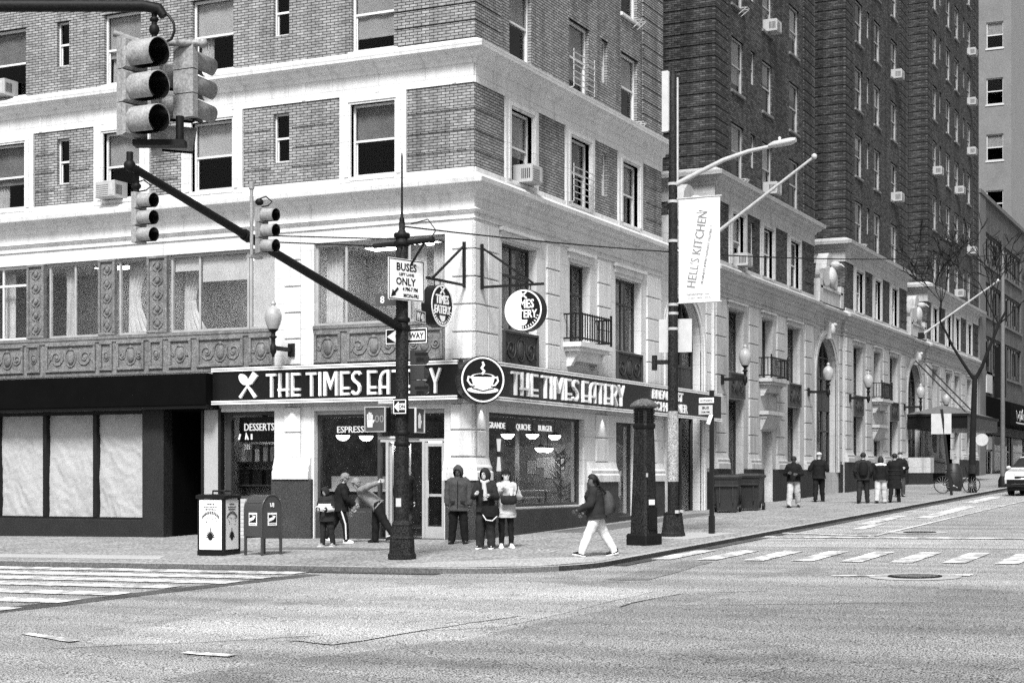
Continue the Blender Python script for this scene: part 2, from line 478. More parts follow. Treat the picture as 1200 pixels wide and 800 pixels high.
def curtain(win, x0, x1, z0, z1, y=.45, m=None, pinch=0.0):
    b = MB(); n = 18; rows = 6
    for j in range(rows):
        for i in range(n):
            def P(i_, j_):
                u = i_ / n; v = j_ / rows
                xx = x0 + (x1 - x0) * u
                xx = xx + (x0 - xx) * pinch * math.sin(PI * v)
                return (xx, y + .035 * math.sin(u * 26 + v), z0 + (z1 - z0) * v)
            b.quad(P(i, j), P(i + 1, j), P(i + 1, j + 1), P(i, j + 1))
    return part('curtain', b, m or M_CURTAIN, win)

def sash_window(loc, rz, x0, x1, z0, z1, frame=None, blind=None, inset=0.10, sill=True, single=False, lo_open=False):
    w, h = round(x1 - x0, 2), round(z1 - z0, 2)
    frame = frame or M_WHITEWOOD
    def fr():
        m = MB(); t = 0.055 if w > 0.6 else 0.04
        m.box(0, inset, 0, t, inset + .07, h); m.box(w - t, inset, 0, w, inset + .07, h)
        m.box(t, inset, h - t, w - t, inset + .07, h); m.box(t, inset + .004, 0, w - t, inset + .074, t * 1.2)
        m.box(t, inset + .015, h * .5 - .025, w - t, inset + .066, h * .5 + .025)
        m.box(t, inset + .05, t, t + .03, inset + .09, h * .5); m.box(w - t - .03, inset + .05, t, w - t, inset + .09, h * .5)
        return m.mesh('window', frame)
    o = put('window', cached(('win', w, h, frame.name, inset), fr), hotel, at(loc, rz, x0, 0, z0), rz)
    t = 0.055 if w > 0.6 else 0.04
    up = cached(('pu', w, h, inset), lambda: MB().box(t, inset + .03, h * .5 + .025, w - t, inset + .036, h - t).mesh('pane', M_GLASS))
    lo = cached(('pl', w, h, inset), lambda: MB().box(t, inset + .055, t, w - t, inset + .061, h * .5 - .025).mesh('pane', M_GLASS))
    put('pane', up, o); put('pane', lo, o)
    if blind:
        b = round(blind * 10) / 10
        def bl():
            m = MB(); n = 7
            for i in range(n):                        # a slightly buckled shade
                a = t + (w - 2 * t) * i / n; c = t + (w - 2 * t) * (i + 1) / n
                ya = inset + .10 + .012 * math.sin(i * 1.7); yc = inset + .10 + .012 * math.sin((i + 1) * 1.7)
                m.quad((a, ya, h * (1 - b)), (c, yc, h * (1 - b)), (c, yc, h - t), (a, ya, h - t))
            m.box(t, inset + .085, h * (1 - b) - .02, w - t, inset + .12, h * (1 - b) + .012)
            return m.mesh('blind', bm)
        bm = rnd.choice((M_BLIND, M_BLIND, M_BLIND2, M_BLIND3))
        put('blind', cached(('bl', w, h, b, inset, bm.name), bl), o)
    if w > .6 and rnd.random() < .4 and z0 > 8:
        sd_ = rnd.random() < .5
        curtain(o, t + .02 if sd_ else w * .62, w * .36 if sd_ else w - t - .02, t, h * .5, inset + .17)
    if sill:
        put('sill', cached(('si', w, sill), lambda: MB().cbox(-.07, -.07, -.10, w + .07, inset + .02, -.004, .015).mesh('sill', sill if sill is not True else M_STONE)), o)
    return o

QB, QG = 0.40, 0.035                              # brick quoin band height and the recess between bands
def quoin(x0, y0, x1, y1, z, m):
    k = ('q', round(x1 - x0, 2), round(y1 - y0, 2), m.name)
    def mk():
        return MB().box(0, 0, 0, x1 - x0, y1 - y0, QB - QG).mesh('quoin', m)
    return put('quoin', cached(k, mk), hotel, (x0, y0, z))

R0 = ((0, 0, 0), 0.0)
L0 = ((0, 0, 0), RZL)
FL = 2.9
BL = [0.5, 0.55, 0.4, 0.5, 0.7, 0.45, None, 0.5, 0.6, 0.5]

# columns of windows in each wing (local x): wide, wide, narrow ...
COLS = [[(1.85, 3.10, 0), (5.42, 6.72, 0), (7.62, 8.04, 1), (9.05, 10.30, 0)],
        [(1.79, 3.10, 0), (3.98, 4.42, 1), (5.33, 6.53, 0), (8.78, 10.03, 0)],
        [(1.79, 3.10, 0), (3.98, 4.42, 1), (5.33, 6.53, 0), (8.78, 10.03, 0)],
        [(1.35, 2.60, 0), (3.40, 3.84, 1), (5.20, 6.45, 0), (7.75, 9.00, 0), (10.40, 10.84, 1), (11.65, 12.85, 0)]]
NFL = [3, 5, 6, 8]
LCOL = [(-3.28, -2.07, 0), (-5.50, -5.04, 1), (-7.92, -6.68, 0), (-10.71, -9.53, 0), (-12.27, -11.86, 1), (-14.62, -13.33, 0), (-17.6, -16.4, 0), (-20.4, -19.2, 0)]

def floor_holes(cols, base, n, z0=11.52):
    out = []
    for f in range(n):
        for a, b, nar in cols:
            za = z0 + f * FL
            if nar: out.append((a, b, za + .64, za + 1.80))
            else: out.append((a, b, za, za + 1.80))
    return out

def surround(loc, rz, x0, x1, z0, z1, m, w=0.30, top=10.48, name='window_surround'):
    b = MB(); d = -.06
    b.box(x0 - w, d, z0 - .12, x0, .10, top); b.box(x1, d, z0 - .12, x1 + w, .10, top); b.box(x0, d + .002, z1, x1, .10, top)
    b.box(x0 - w * .55, d - .025, z0, x0 - .05, d, z1 + w * .5); b.box(x1 + .05, d - .025, z0, x1 + w * .55, d, z1 + w * .5)
    b.box(x0 - .05, d - .023, z1 + .05, x1 + .05, d, z1 + w * .5)
    return part(name, b, m, hotel, loc, rz)

def up_wall(loc, rz, x0, x1, cols, n, brick, stone, offs=0, third=True, blinds=True, sillm=None):
    # brick storeys over the upper cornice and the stone-framed storey under it
    hs = floor_holes(cols, 0, n)
    k_dark = brick is M_BRICK_D
    part('brick_wall', MB().wall(x0, x1, 11.40, TOPZ, hs), brick, hotel, loc, rz)
    for i, (a, b, c, d) in enumerate(hs):
        r = rnd.random()
        nar = b - a < .6
        bl = None if nar or (r < .12 and k_dark) else (.5 if r < .45 else (.3 if r < .58 else (.6 if r < .74 else (.8 if r < .9 else .4))))
        dk = brick is M_BRICK_D
        sash_window(loc, rz, a, b, c, d, M_GREYWOOD if dk else None, bl, inset=.06 if dk else .10, sill=False if nar else (M_CARVED if dk else True))
        # soldier-course lintel, a little proud
        part('lintel', MB().box(a - .06, -.012, d, b + .06, .05, d + .20), brick, hotel, loc, rz)
    if third:
        h3 = [(a, b, 8.55 if not nr else 9.08, 10.27) for a, b, nr in cols]
        part('brick_wall', MB().wall(x0, x1, 8.38, 10.50, h3), brick, hotel, loc, rz)
        for (a, b, c, d), (_, _, nr) in zip(h3, cols):
            r = rnd.random()
            sash_window(loc, rz, a, b, c, d, None, None if nr else (.5 if r < .6 else .6), sill=False if nr else (sillm or True))
            if not nr: surround(loc, rz, a, b, c, d, stone)
        bd = MB().box(x0, -.045, 8.38, x1, .05, 8.54)
        part('sill_course', bd, stone, hotel, loc, rz)
        fz = MB().box(x0, -.035, 10.48, x1, .05, 10.95)
        xx = x0 + .9
        while xx < x1 - .3:
            fz.box(xx, -.05, 10.50, xx + .10, -.03, 10.93); xx += 2.05
        part('frieze', fz, stone, hotel, loc, rz)

PA = [(0.0, 10.90), (.08, 10.93), (.10, 11.02), (.22, 11.08), (.26, 11.16), (.38, 11.20), (.40, 11.33), (.30, 11.37), (.12, 11.46), (0.0, 11.50)]
PB = [(0.0, 7.84), (.05, 7.88), (.07, 7.97), (.17, 8.01), (.22, 8.09), (.36, 8.13), (.38, 8.24), (.30, 8.26), (.26, 8.30), (.20, 8.31), (.16, 8.38), (0.0, 8.42)]
PF = [(0.0, 7.50), (.05, 7.52), (.09, 7.57), (.05, 7.61), (0.0, 7.62)]
PG = [(0.0, 7.36), (.04, 7.37), (.04, 7.41), (0.0, 7.42)]

CD = 8.0                                          # depth of the light courts
for k, (xa, xb) in enumerate(WX):
    loc = (xa, 0, 0); w = xb - xa
    bk = M_BRICK if k == 0 else M_BRICK_D
    st = M_STONE if k == 0 else M_STONE_R
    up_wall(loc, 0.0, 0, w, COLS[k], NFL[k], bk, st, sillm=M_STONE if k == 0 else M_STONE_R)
    if k:                                        # the flank that looks back to the corner
        part('brick_wall', MB().wall(-CD, 0, 8.38, TOPZ), bk, hotel, loc, RZL)
        part('frieze', MB().box(-CD, -.035, 10.48, .035, .05, 10.95), st, hotel, loc, RZL)
    part('brick_wall', MB().wall(0, CD, 8.38, TOPZ), bk, hotel, (xb, 0, 0), PI / 2)
    path = [(xa, CD), (xa, 0), (xb, 0), (xb, CD)] if k else [(0, 24), (0, 0), (xb, 0), (xb, CD)]
    part('cornice', MB().sweep(path, PA), st, hotel)
    if k < 3:
        ya = CD
        part('brick_wall', MB().wall(xb, WX[k + 1][0], 8.38, TOPZ, y=ya), M_BRICK_D, hotel)
        part('court_floor', MB().box(xb - .01, .2, 8.30, WX[k + 1][0] + .01, CD, 8.395), st, hotel)
    part('interior', MB().box(xa + 1.4, 1.4, 8.45, xb - .4, CD - .2, TOPZ - .1) if k else MB().box(1.4, 1.4, 7.2, xb - .4, 23, TOPZ - .1), M_ROOM, hotel)
    part('roof', MB().box(xa + .02, .02, TOPZ, xb - .02, CD if k else 24, TOPZ + .3), bk, hotel)
    # brick quoin bands on both ends of the wing
    topq = [17.2, 22.6, 27.0, 32.0][k]
    z = 11.52
    while z < topq:
        if k == 0:
            quoin(-.035, -.035, 1.35, 2.10, z, bk)
        else:
            quoin(xa - .04, -.04, xa + 1.35, 3.25, z, bk)
        quoin(xb - 1.60, -.04, xb + .04, .6, z, bk)
        z += QB
    # projecting header courses between the stone-framed windows
    for z in (8.95, 9.42, 9.90):
        if k == 0: part('string_course', MB().box(0, -.022, z, 1.5, .04, z + .06), bk, hotel, loc)
        part('string_course', MB().box(w - 1.3, -.022, z, w, .04, z + .06), bk, hotel, loc)
part('brick_wall', MB().wall(66.9 - .001, 66.9, 8.3, 8.31), M_BRICK_D, hotel)

# avenue facade of the first wing
up_wall((0, 0, 0), RZL, -24, 0, LCOL, 2, M_BRICK, M_STONE)
for z in (8.95, 9.42, 9.90):
    for a, b in ((-1.75, 0), (-6.35, -5.58), (-4.96, -3.78), (-9.1, -8.38), (-13.0, -12.35), (-11.78, -11.2)):
        part('string_course', MB().box(a, -.022, z, b, .04, z + .06), M_BRICK, hotel, (0, 0, 0), RZL)

# --- stone base
def blocks(loc, rz, x0, x1, z0, z1, m, single=True, h=0.60, d=.05):
    n = max(1, round((z1 - z0) / h)); hh = (z1 - z0) / n
    if single:
        for i in range(n):
            k = ('blk', round(x1 - x0, 2), round(hh, 3), m.name)
            put('stone_block', cached(k, lambda: MB().cbox(0, -d, 0, x1 - x0, .05, hh - .035, .012).mesh('stone_block', m)), hotel, at(loc, rz, x0, 0, z0 + i * hh), rz)
    else:
        b = MB()
        for i in range(n): b.cbox(x0, -d, z0 + i * hh, x1, .05, z0 + i * hh + hh - .035, .012)
        return part('stone_blocks', b, m, hotel, loc, rz)
def pier_base(loc, rz, x0, x1, z, m):
    b = MB()
    f = [(-.16, z), (-.16, z + .18), (-.12, z + .22), (-.13, z + .30), (-.09, z + .36), (-.05, z + .52), (.05, z + .52), (.05, z)]
    vs = [(x0, y, q) for y, q in f] + [(x1, y, q) for y, q in f]; n = len(f)
    b.add(vs, [tuple(range(n))[::-1], tuple(range(n, 2 * n))] + [(i, (i + 1) % n, (i + 1) % n + n, i + n) for i in range(n)])
    return part('pier_base', b, m, hotel, loc, rz)
def hood(loc, rz, x0, x1, z, m):
    b = MB().box(x0 - .12, -.05, z, x1 + .12, .05, z + .16).box(x0 - .2, -.12, z + .16, x1 + .2, .05, z + .24)
    return part('window_hood', b, m, hotel, loc, rz)
def tall_window(loc, rz, x0, x1, z0, z1, frame, vm=(), hm=(), curtain=0.0, glass=None, inset=.16, name='window'):
    # fixed light with mullions (fractions of the width) and transoms (heights)
    w, h = x1 - x0, z1 - z0; t = .06; b = MB(); y = inset
    b.box(0, y, 0, t, y + .07, h); b.box(w - t, y, 0, w, y + .07, h); b.box(t, y, h - t, w - t, y + .07, h); b.box(t, y, 0, w - t, y + .07, t)
    for v in vm: b.box(w * v - .03, y + .01, t, w * v + .03, y + .06, h - t)
    for q in hm: b.box(t, y + .006, q - .03, w - t, y + .064, q + .03)
    o = part(name, b, frame, hotel, at(loc, rz, x0, 0, z0), rz)
    xs = [t] + [w * v for v in vm] + [w - t]
    for a, c in zip(xs, xs[1:]):
        part('pane', MB().box(a + .03, y + .03, t, c - .03, y + .036, h - t), glass or M_GLASS, o)
    return o
def carved_panel(loc, rz, x0, x1, z0, z1, m=None, deep=.02, name='carved_panel'):
    m = m or M_CARVED
    w, h = x1 - x0, z1 - z0
    def mk():
        b = MB(); t = min(.07, w * .16)
        b.box(0, deep, 0, w, .10, h)
        b.cbox(0, -.035, 0, w, deep + .001, t, .012); b.cbox(0, -.035, h - t, w, deep + .001, h, .012); b.cbox(0, -.033, t, t, deep + .001, h - t, .012); b.cbox(w - t, -.033, t, w, deep + .001, h - t, .012)
        cx, cz = w / 2, h / 2; s = min(w, h) * .5 - t
        if h > 1.3 * w and h > 1.2:                # tall candelabra panel
            n = int(h / .34)
            for i in range(n):
                z = t + (i + .5) * (h - 2 * t) / n
                b.ball((cx, deep, z), w * .13, .05, .09, 8, 5)
                for sg in (-1, 1):
                    pts = [(cx + sg * (w * .05 + w * .20 * math.sin(q * .8)), deep - .012, z - .14 + q * .06) for q in range(5)]
                    b.tube(pts, .018, 5)
        else:
            b.ball((cx, deep, cz), s * .42, .055, s * .62, 10, 6)
            b.ball((cx, deep, cz + s * .72), s * .22, .04, s * .18, 8, 5)
            r = MB().tube([(cx + s * .60 * math.cos(a), deep - .01, cz + s * .80 * math.sin(a)) for a in [2 * PI * i / 14 for i in range(15)]], .016, 5)
            b.join(r)
            span = cx - t - s * .5
            if span > .10:
                for sg in (-1, 1):
                    c0 = cx + sg * (s * .55 + span * .5)
                    R = min(span * .48, s * .8)
                    pts = [(c0 + sg * R * (1 - q / 16) * math.cos(q * .75 + 2.6), deep - .012, cz + R * (1 - q / 16) * math.sin(q * .75 + 2.6)) for q in range(15)]
                    b.tube(pts, .02, 5)
                    b.ball((c0, deep, cz), R * .2, .035, R * .2, 7, 5)
                    if span > .5:
                        c1 = cx + sg * (s * .5 + span * .85)
                        b.tube([(c1 + sg * span * .1 * math.cos(q * .9), deep - .01, cz + s * .8 * (q / 5 - .5)) for q in range(6)], .02, 5)
        return b.mesh(name, m)
    return put(name, cached(('cp', round(w, 2), round(h, 2), m.name), mk), hotel, at(loc, rz, x0, -.045, z0), rz)

# side-street base wall, one piece per wing and per arched bay
W1H = [(0.75, 6.43, .70, 2.95), (8.67, 10.17, .32, 2.95), (1.43, 3.41, 4.95, 7.05), (5.45, 6.80, 4.90, 7.02), (8.62, 10.60, 4.95, 7.0)]
part('stone_wall', MB().wall(0, 12.27, -1, 7.9, W1H, depth=.38), M_STONE, hotel)
mz = [(1.50, 3.15), (5.30, 6.60), (8.55, 10.25)]
def wing_base(k):
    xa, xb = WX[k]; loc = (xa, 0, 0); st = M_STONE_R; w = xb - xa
    g = 1.35 + .02 * xa
    cols = mz if k < 3 else [(1.35, 2.65), (5.2, 6.45), (7.75, 9.0), (11.65, 12.85)]
    hs = [(a, b, 4.95, 7.05) for a, b in cols]
    for i, (a, b) in enumerate(cols):
        if i == 1 and k < 3: hs.append((a, b, .5 if k == 1 else g + .3, 3.05))
        elif k == 3 and i in (1, 2): pass
        else: hs.append((a, b, (0.3 if (k == 1 and i == 0) else g + .30), 4.05))
    if k == 3: hs.append((5.0, 9.2, .6, 3.9))
    part('stone_wall', MB().wall(0, w, -1, 7.9, hs, depth=.40), st, hotel, loc)
    for a, b in cols:
        i = cols.index((a, b))
        o = tall_window(loc, 0, a, b, 4.95, 7.05, M_DARKWOOD, vm=(.5,), hm=(1.45,), inset=.28)
        hood(loc, 0, a, b, 7.08, st)
        if not (i == 1 and k < 3) and not (k == 3 and i in (1, 2)):
            carved_panel(loc, 0, a + .02, b - .02, 4.08, 4.93, M_DARKWOOD)
            zz = (0.3 if (k == 1 and i == 0) else g + .30)
            tall_window(loc, 0, a, b, zz, 4.05, M_DARKWOOD, vm=(.5,), hm=(4.05 - zz - .75,), inset=.28)
        elif k < 3:
            zz = .5 if k == 1 else g + .3
            if k == 1:
                part('door_leaf', MB().box(a, .30, .4, b, .36, 3.05).box(a + .12, .27, 1.6, b - .12, .31, 2.8).box(a + .12, .27, .6, b - .12, .31, 1.4), M_GREYWOOD, hotel, loc)
            else:
                tall_window(loc, 0, a, b, zz, 3.05, M_DARKWOOD, vm=(.5,), hm=(1.0,))
            hb = MB().box(a - .35, -.34, 3.62, b + .35, .05, 3.76).box(a - .28, -.26, 3.50, b + .28, .05, 3.62)
            hb.add([(a - .2, -.05, 3.10), (b + .2, -.05, 3.10), (b + .25, -.24, 3.50), (a - .25, -.24, 3.50), (a - .2, .05, 3.10), (b + .2, .05, 3.10), (b + .25, .05, 3.50), (a - .25, .05, 3.50)],
                   [(0, 1, 2, 3), (1, 5, 6, 2), (4, 0, 3, 7), (0, 4, 5, 1), (3, 2, 6, 7)])
            part('door_hood', hb, st, hotel, loc)
            balcony(loc, a, b, st)
    # piers of raised blocks between the openings, and the dark plinth
    px = [(0.10, 1.15)] + [(cols[i][1] + .35, cols[i + 1][0] - .35) for i in range(len(cols) - 1)] + [(cols[-1][1] + .4, w - .15)]
    for a, b in px:
        c = (a + b) / 2; hw = min(.52, (b - a) / 2)
        blocks(loc, 0, c - hw, c + hw, g + .55, 7.32, st, single=(k == 1))
        pier_base(loc, 0, c - hw - .08, c + hw + .08, g, st)
    holes = sorted([(h[0], h[1]) for h in hs if h[2] < g])
    edges = [0] + [e for h in holes for e in h] + [w]
    for a, b in zip(edges[::2], edges[1::2]):
        part('granite_plinth', MB().cbox(a + (.0 if a == 0 else .02), -.10, -1, b - .02, .05, g, .02), M_GRANITE2, hotel, loc)

def balcony(loc, a, b, st):
    o = part('balcony', MB().box(a - .42, -.50, 4.78, b + .42, .05, 4.90).box(a - .34, -.42, 4.68, b + .34, .05, 4.78), st, hotel, loc)
    r = MB()
    for x in (a - .38, b + .38): r.box(x - .025, -.48, 4.90, x + .025, -.43, 5.74)
    r.box(a - .38, -.475, 5.60, b + .38, -.435, 5.64); r.box(a - .38, -.475, 4.98, b + .38, -.435, 5.02)
    n = 13
    for i in range(n + 1):
        x = a - .36 + (b - a + .72) * i / n
        r.box(x - .012, -.468, 4.95, x + .012, -.442, 5.66)
    for x in (a - .38, b + .38):
        r.box(x - .02, -.44, 5.60, x + .02, .02, 5.64); r.box(x - .02, -.44, 4.98, x + .02, .02, 5.02)
        for q in range(3): r.box(x - .012, -.34 + q * .12, 4.98, x + .012, -.316 + q * .12, 5.64)
    part('railing', r, M_BLACK, o)
    br = MB()
    for x in (a - .2, b + .08):
        br.add([(x, .02, 4.28), (x, -.12, 4.30), (x, -.34, 4.68), (x, .02, 4.68), (x + .14, .02, 4.28), (x + .14, -.12, 4.30), (x + .14, -.34, 4.68), (x + .14, .02, 4.68)],
               [(0, 1, 2, 3), (7, 6, 5, 4), (0, 4, 5, 1), (1, 5, 6, 2), (2, 6, 7, 3)])
    br.box(a - .05, -.3, 4.42, b + .05, .05, 4.68)
    part('bracket', br, st, o)
    return o

for k in (1, 2, 3): wing_base(k)

def arch_bay(k):
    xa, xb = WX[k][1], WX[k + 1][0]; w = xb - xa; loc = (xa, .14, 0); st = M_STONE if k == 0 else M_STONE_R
    c, Rr, zs = w / 2 - .05, 1.62, 5.45
    n = 20; b = MB(); dep = .34
    pts = [(c + Rr * math.cos(PI - PI * i / n), zs + Rr * math.sin(PI - PI * i / n)) for i in range(n + 1)]
    z0 = .3 if k == 0 else (1.6 if k == 1 else .8)
    b.wall(0, c - Rr, -1, 7.9); b.wall(c + Rr, w, -1, 7.9); b.wall(c - Rr, c + Rr, -1, z0)
    for (x0, q0), (x1, q1) in zip(pts, pts[1:]):
        b.quad((x0, 0, q0), (x1, 0, q1), (x1, 0, 7.9), (x0, 0, 7.9)); b.quad((x1, 0, q1), (x0, 0, q0), (x0, dep, q0), (x1, dep, q1))
    b.quad((c - Rr, 0, z0), (c - Rr, 0, zs), (c - Rr, dep, zs), (c - Rr, dep, z0)); b.quad((c + Rr, 0, zs), (c + Rr, 0, z0), (c + Rr, dep, z0), (c + Rr, dep, zs))
    b.quad((0, -.14, -1), (0, 0, -1), (0, 0, 7.9), (0, -.14, 7.9)); b.quad((w, 0, -1), (w, -.14, -1), (w, -.14, 7.9), (w, 0, 7.9))
    part('stone_wall', b, st, hotel, loc)
    a = MB()
    for r0, r1, d in ((Rr, Rr + .14, -.05), (Rr + .14, Rr + .30, -.09), (Rr + .30, Rr + .38, -.04)):
        f = [(c + r0 * math.cos(PI - PI * i / n), zs + r0 * math.sin(PI - PI * i / n)) for i in range(n + 1)]
        g = [(c + r1 * math.cos(PI - PI * i / n), zs + r1 * math.sin(PI - PI * i / n)) for i in range(n + 1)]
        for i in range(n):
            a.prism([f[i], f[i + 1], g[i + 1], g[i]], d, .03)
        for sg in (-1, 1):
            a.box(c + sg * r0, d, z0, c + sg * r1, .03, zs)
    part('arch', a, st, hotel, loc)
    ky = MB().prism([(c - .16, zs + Rr - .05), (c + .16, zs + Rr - .05), (c + .26, zs + Rr + .62), (c - .26, zs + Rr + .62)], -.24, .03)
    ky.ball((c, -.26, zs + Rr + .34), .16, .13, .24, 8, 6).ball((c, -.36, zs + Rr + .52), .08, .10, .08, 7, 5)
    part('keystone', ky, st, hotel, loc)
    # glazing: upper light with the arched head, spandrel, lower doors
    t = .08; fr = MB()
    for (x0, q0), (x1, q1) in zip(pts, pts[1:]):
        k0 = 1 - t / Rr
        p0 = (c + (x0 - c) * k0, zs + (q0 - zs) * k0); p1 = (c + (x1 - c) * k0, zs + (q1 - zs) * k0)
        fr.prism([(x0, q0), (x1, q1), p1, p0], dep - .06, dep + .02)
    for x in (c - Rr + .04, c - .55, c + .55, c + Rr - .04): fr.box(x - .04, dep - .058, z0, x + .04, dep + .018, zs + (1.5 if abs(x - c) < 1 else 0))
    for q in (3.3, 4.15, 4.9, zs, 6.3): fr.box(c - Rr, dep - .05, q - .04, c + Rr, dep + .01, q + .04) if q < 6 else fr.box(c - 1.3, dep - .05, q - .03, c + 1.3, dep + .01, q + .03)
    o = part('window', fr, M_DARKWOOD, hotel, loc)
    part('pane', MB().prism(pts, dep, dep + .006), M_GLASS, o)
    part('pane', MB().box(c - Rr, dep, z0, c + Rr, dep + .006, 4.15).box(c - Rr, dep, 4.9, c + Rr, dep + .006, zs), M_GLASS, o)
    part('spandrel', MB().box(c - Rr, dep - .03, 4.15, c + Rr, dep + .05, 4.9), M_DARKWOOD, o)
    g = 1.35 + .02 * xa
    for sg, x0, x1 in ((0, 0.02, c - Rr - .40), (1, c + Rr + .40, w - .02)):
        blocks(loc, 0, x0, x1, g + .1, 7.32, st, single=(k < 2))
        part('granite_plinth', MB().box(x0, -.08, -1, x1, .05, g), M_GRANITE2, hotel, loc)
for k in range(3): arch_bay(k)

# eagle-and-shield ornaments on the setback over each arched bay
for k in range(3):
    xa, xb = WX[k][1], WX[k + 1][0]; c = (xa + xb) / 2
    o = part('ornament', MB().box(c - 1.7, -.05, 8.42, c + 1.7, .45, 8.95).box(c - 1.75, -.10, 8.95, c + 1.75, .5, 9.05).box(c - 1.9, -.1, 8.42, c - 1.45, .5, 9.3).box(c + 1.45, -.1, 8.42, c + 1.9, .5, 9.3), M_STONE_R, hotel)
    e = MB().prism([(c - .62, 9.0), (c + .62, 9.0), (c + .72, 9.6), (c + .5, 10.25), (c + .2, 10.5), (c - .2, 10.5), (c - .5, 10.25), (c - .72, 9.6)], -.02, .42)
    e.ball((c, -.10, 9.55), .34, .18, .42, 10, 7).ball((c, -.22, 10.02), .17, .22, .16, 9, 6)
    e.tube([(c, -.34, 10.0), (c, -.46, 10.02), (c, -.60, 9.92)], [.07, .055, .012], 7)
    for sg in (-1, 1):
        e.add([(c + sg * .25, -.06, 9.95), (c + sg * 1.15, -.02, 9.75), (c + sg * 1.2, -.02, 9.35), (c + sg * .75, -.04, 9.1), (c + sg * .25, -.06, 9.2),
               (c + sg * .25, .12, 9.95), (c + sg * 1.15, .1, 9.75), (c + sg * 1.2, .1, 9.35), (c + sg * .75, .1, 9.1), (c + sg * .25, .12, 9.2)],
              [(0, 1, 2, 3, 4), (9, 8, 7, 6, 5), (0, 5, 6, 1), (1, 6, 7, 2), (2, 7, 8, 3), (3, 8, 9, 4)])
    part('eagle', e, M_STONE_R, o)

# continuous mouldings of the base; the frieze steps back at every arched bay
bp = [(0, 24), (0, 0)]
for k in range(3):
    bp += [(WX[k][1], 0), (WX[k][1], .14), (WX[k + 1][0], .14), (WX[k + 1][0], 0)]
bp += [(66.9, 0), (66.9, 2)]
for pf in (PB, PF, PG):
    seg1 = [(0, 24), (0, 0), (12.27, 0), (12.27, .14), (14.9, .14)]
    i = bp.index((WX[0][1], .14))
    seg2 = [(14.9, .14)] + bp[i + 1:]
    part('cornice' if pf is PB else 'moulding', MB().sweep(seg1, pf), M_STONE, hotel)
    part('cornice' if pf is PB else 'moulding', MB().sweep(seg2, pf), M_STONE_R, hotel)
part('interior', MB().box(12.6, 1.5, -1, 66.5, CD, 8.2), M_ROOM, hotel)
part('stone_wall', MB().wall(0, 24, -1, 8.4), M_BRICK_D, hotel, (66.9, 0, 0), PI / 2)

# --- first wing, side street, mezzanine
for (a, b), vm in (((1.43, 3.41), (.5,)), ((8.62, 10.60), (.5,))):
    o = tall_window((0, 0, 0), 0, a, b, 4.95, 7.05 if a < 2 else 7.0, M_DARKWOOD, vm=vm, hm=(1.35,), inset=.22)
    curtain(o, .1, b - a - .1, .1, 2.0, .5)
    carved_panel((0, 0, 0), 0, a + .02, b - .02, 4.08, 4.93, M_DARKWOOD)
    hood((0, 0, 0), 0, a, b, 7.10, M_STONE)
o = tall_window((0, 0, 0), 0, 5.45, 6.80, 4.90, 7.02, M_DARKWOOD, vm=(.5,), hm=(1.35,), inset=.22)
curtain(o, .1, 1.2, .1, 1.9, .5)
hood((0, 0, 0), 0, 5.45, 6.80, 7.10, M_STONE)
balcony((0, 0, 0), 5.45, 6.80, M_STONE)
for a, b, z0 in ((.62, 1.18, 4.15), (3.95, 4.75, 4.15), (7.3, 8.2, 4.15), (11.0, 12.1, 4.15)):
    blocks((0, 0, 0), 0, a, b, z0, 7.32, M_STONE)
# ground-floor piers of the side street
for a, b in ((6.62, 8.55), (10.55, 12.25)):
    c = (a + b) / 2
    blocks((0, 0, 0), 0, c - .42, c + .42, 1.85, 3.15, M_STONE)
    pier_base((0, 0, 0), 0, a, b, 1.30, M_STONE)
    part('granite_plinth', MB().cbox(a - .02, -.12, -1, b + .02, .05, 1.30, .02), M_GRANITE, hotel)
part('granite_sill', MB().cbox(.62, -.16, -1, 6.60, .05, .66, .02), M_GRANITE, hotel)
part('granite_sill', MB().cbox(8.58, -.06, -1, 10.52, .05, .34, .02), M_GRANITE, hotel)
# corner pier: blocks and base wrap both faces
part('spandrel_ground', MB().box(-24, -.022, 4.165, -5.47, .05, 4.90).box(-4.33, -.022, 4.165, -.76, .05, 4.90), M_CARVED, hotel, (0, 0, 0), RZL)
blocks((0, 0, 0), 0, -.05, .60, 4.15, 7.32, M_STONE)
blocks((0, 0, 0), RZL, -.56, .05, 4.15, 7.32, M_STONE)
blocks((0, 0, 0), 0, -.05, .50, 1.92, 3.15, M_STONE)
blocks((0, 0, 0), RZL, -.60, .05, 1.92, 3.15, M_STONE)
cb_ = MB().sweep([(0, .76), (0, 0), (.66, 0)], [(0.0, 1.36), (.16, 1.36), (.16, 1.54), (.12, 1.58), (.13, 1.66), (.09, 1.72), (.05, 1.88), (0.0, 1.88)])
part('pier_base', cb_, M_STONE, hotel)
part('granite_plinth', MB().box(-.12, -.12, -1, .62, .70, 1.36), M_GRANITE, hotel)

# --- avenue base wall
LH = [(-4.33, -.76, 5.05, 7.05), (-24, -5.46, 5.05, 7.03), (-4.33, -.78, -.3, 3.02), (-7.08, -5.47, .90, 3.04), (-24, -7.10, -.6, 3.2)]
part('stone_wall', MB().wall(-24, 0, -1, 7.9, LH, depth=.36), M_STONE, hotel, (0, 0, 0), RZL)
LL = ((0, 0, 0), RZL)
blocks(*LL, -5.16, -4.70, 4.15, 7.32, M_STONE)
blocks(*LL, -5.16, -4.70, 1.90, 3.15, M_STONE)
pier_base(*LL, -5.44, -4.40, 1.38, M_STONE)
part('granite_plinth', MB().cbox(-5.50, -.12, -1, -4.36, .05, 1.38, .02), M_GRANITE, hotel, *LL)
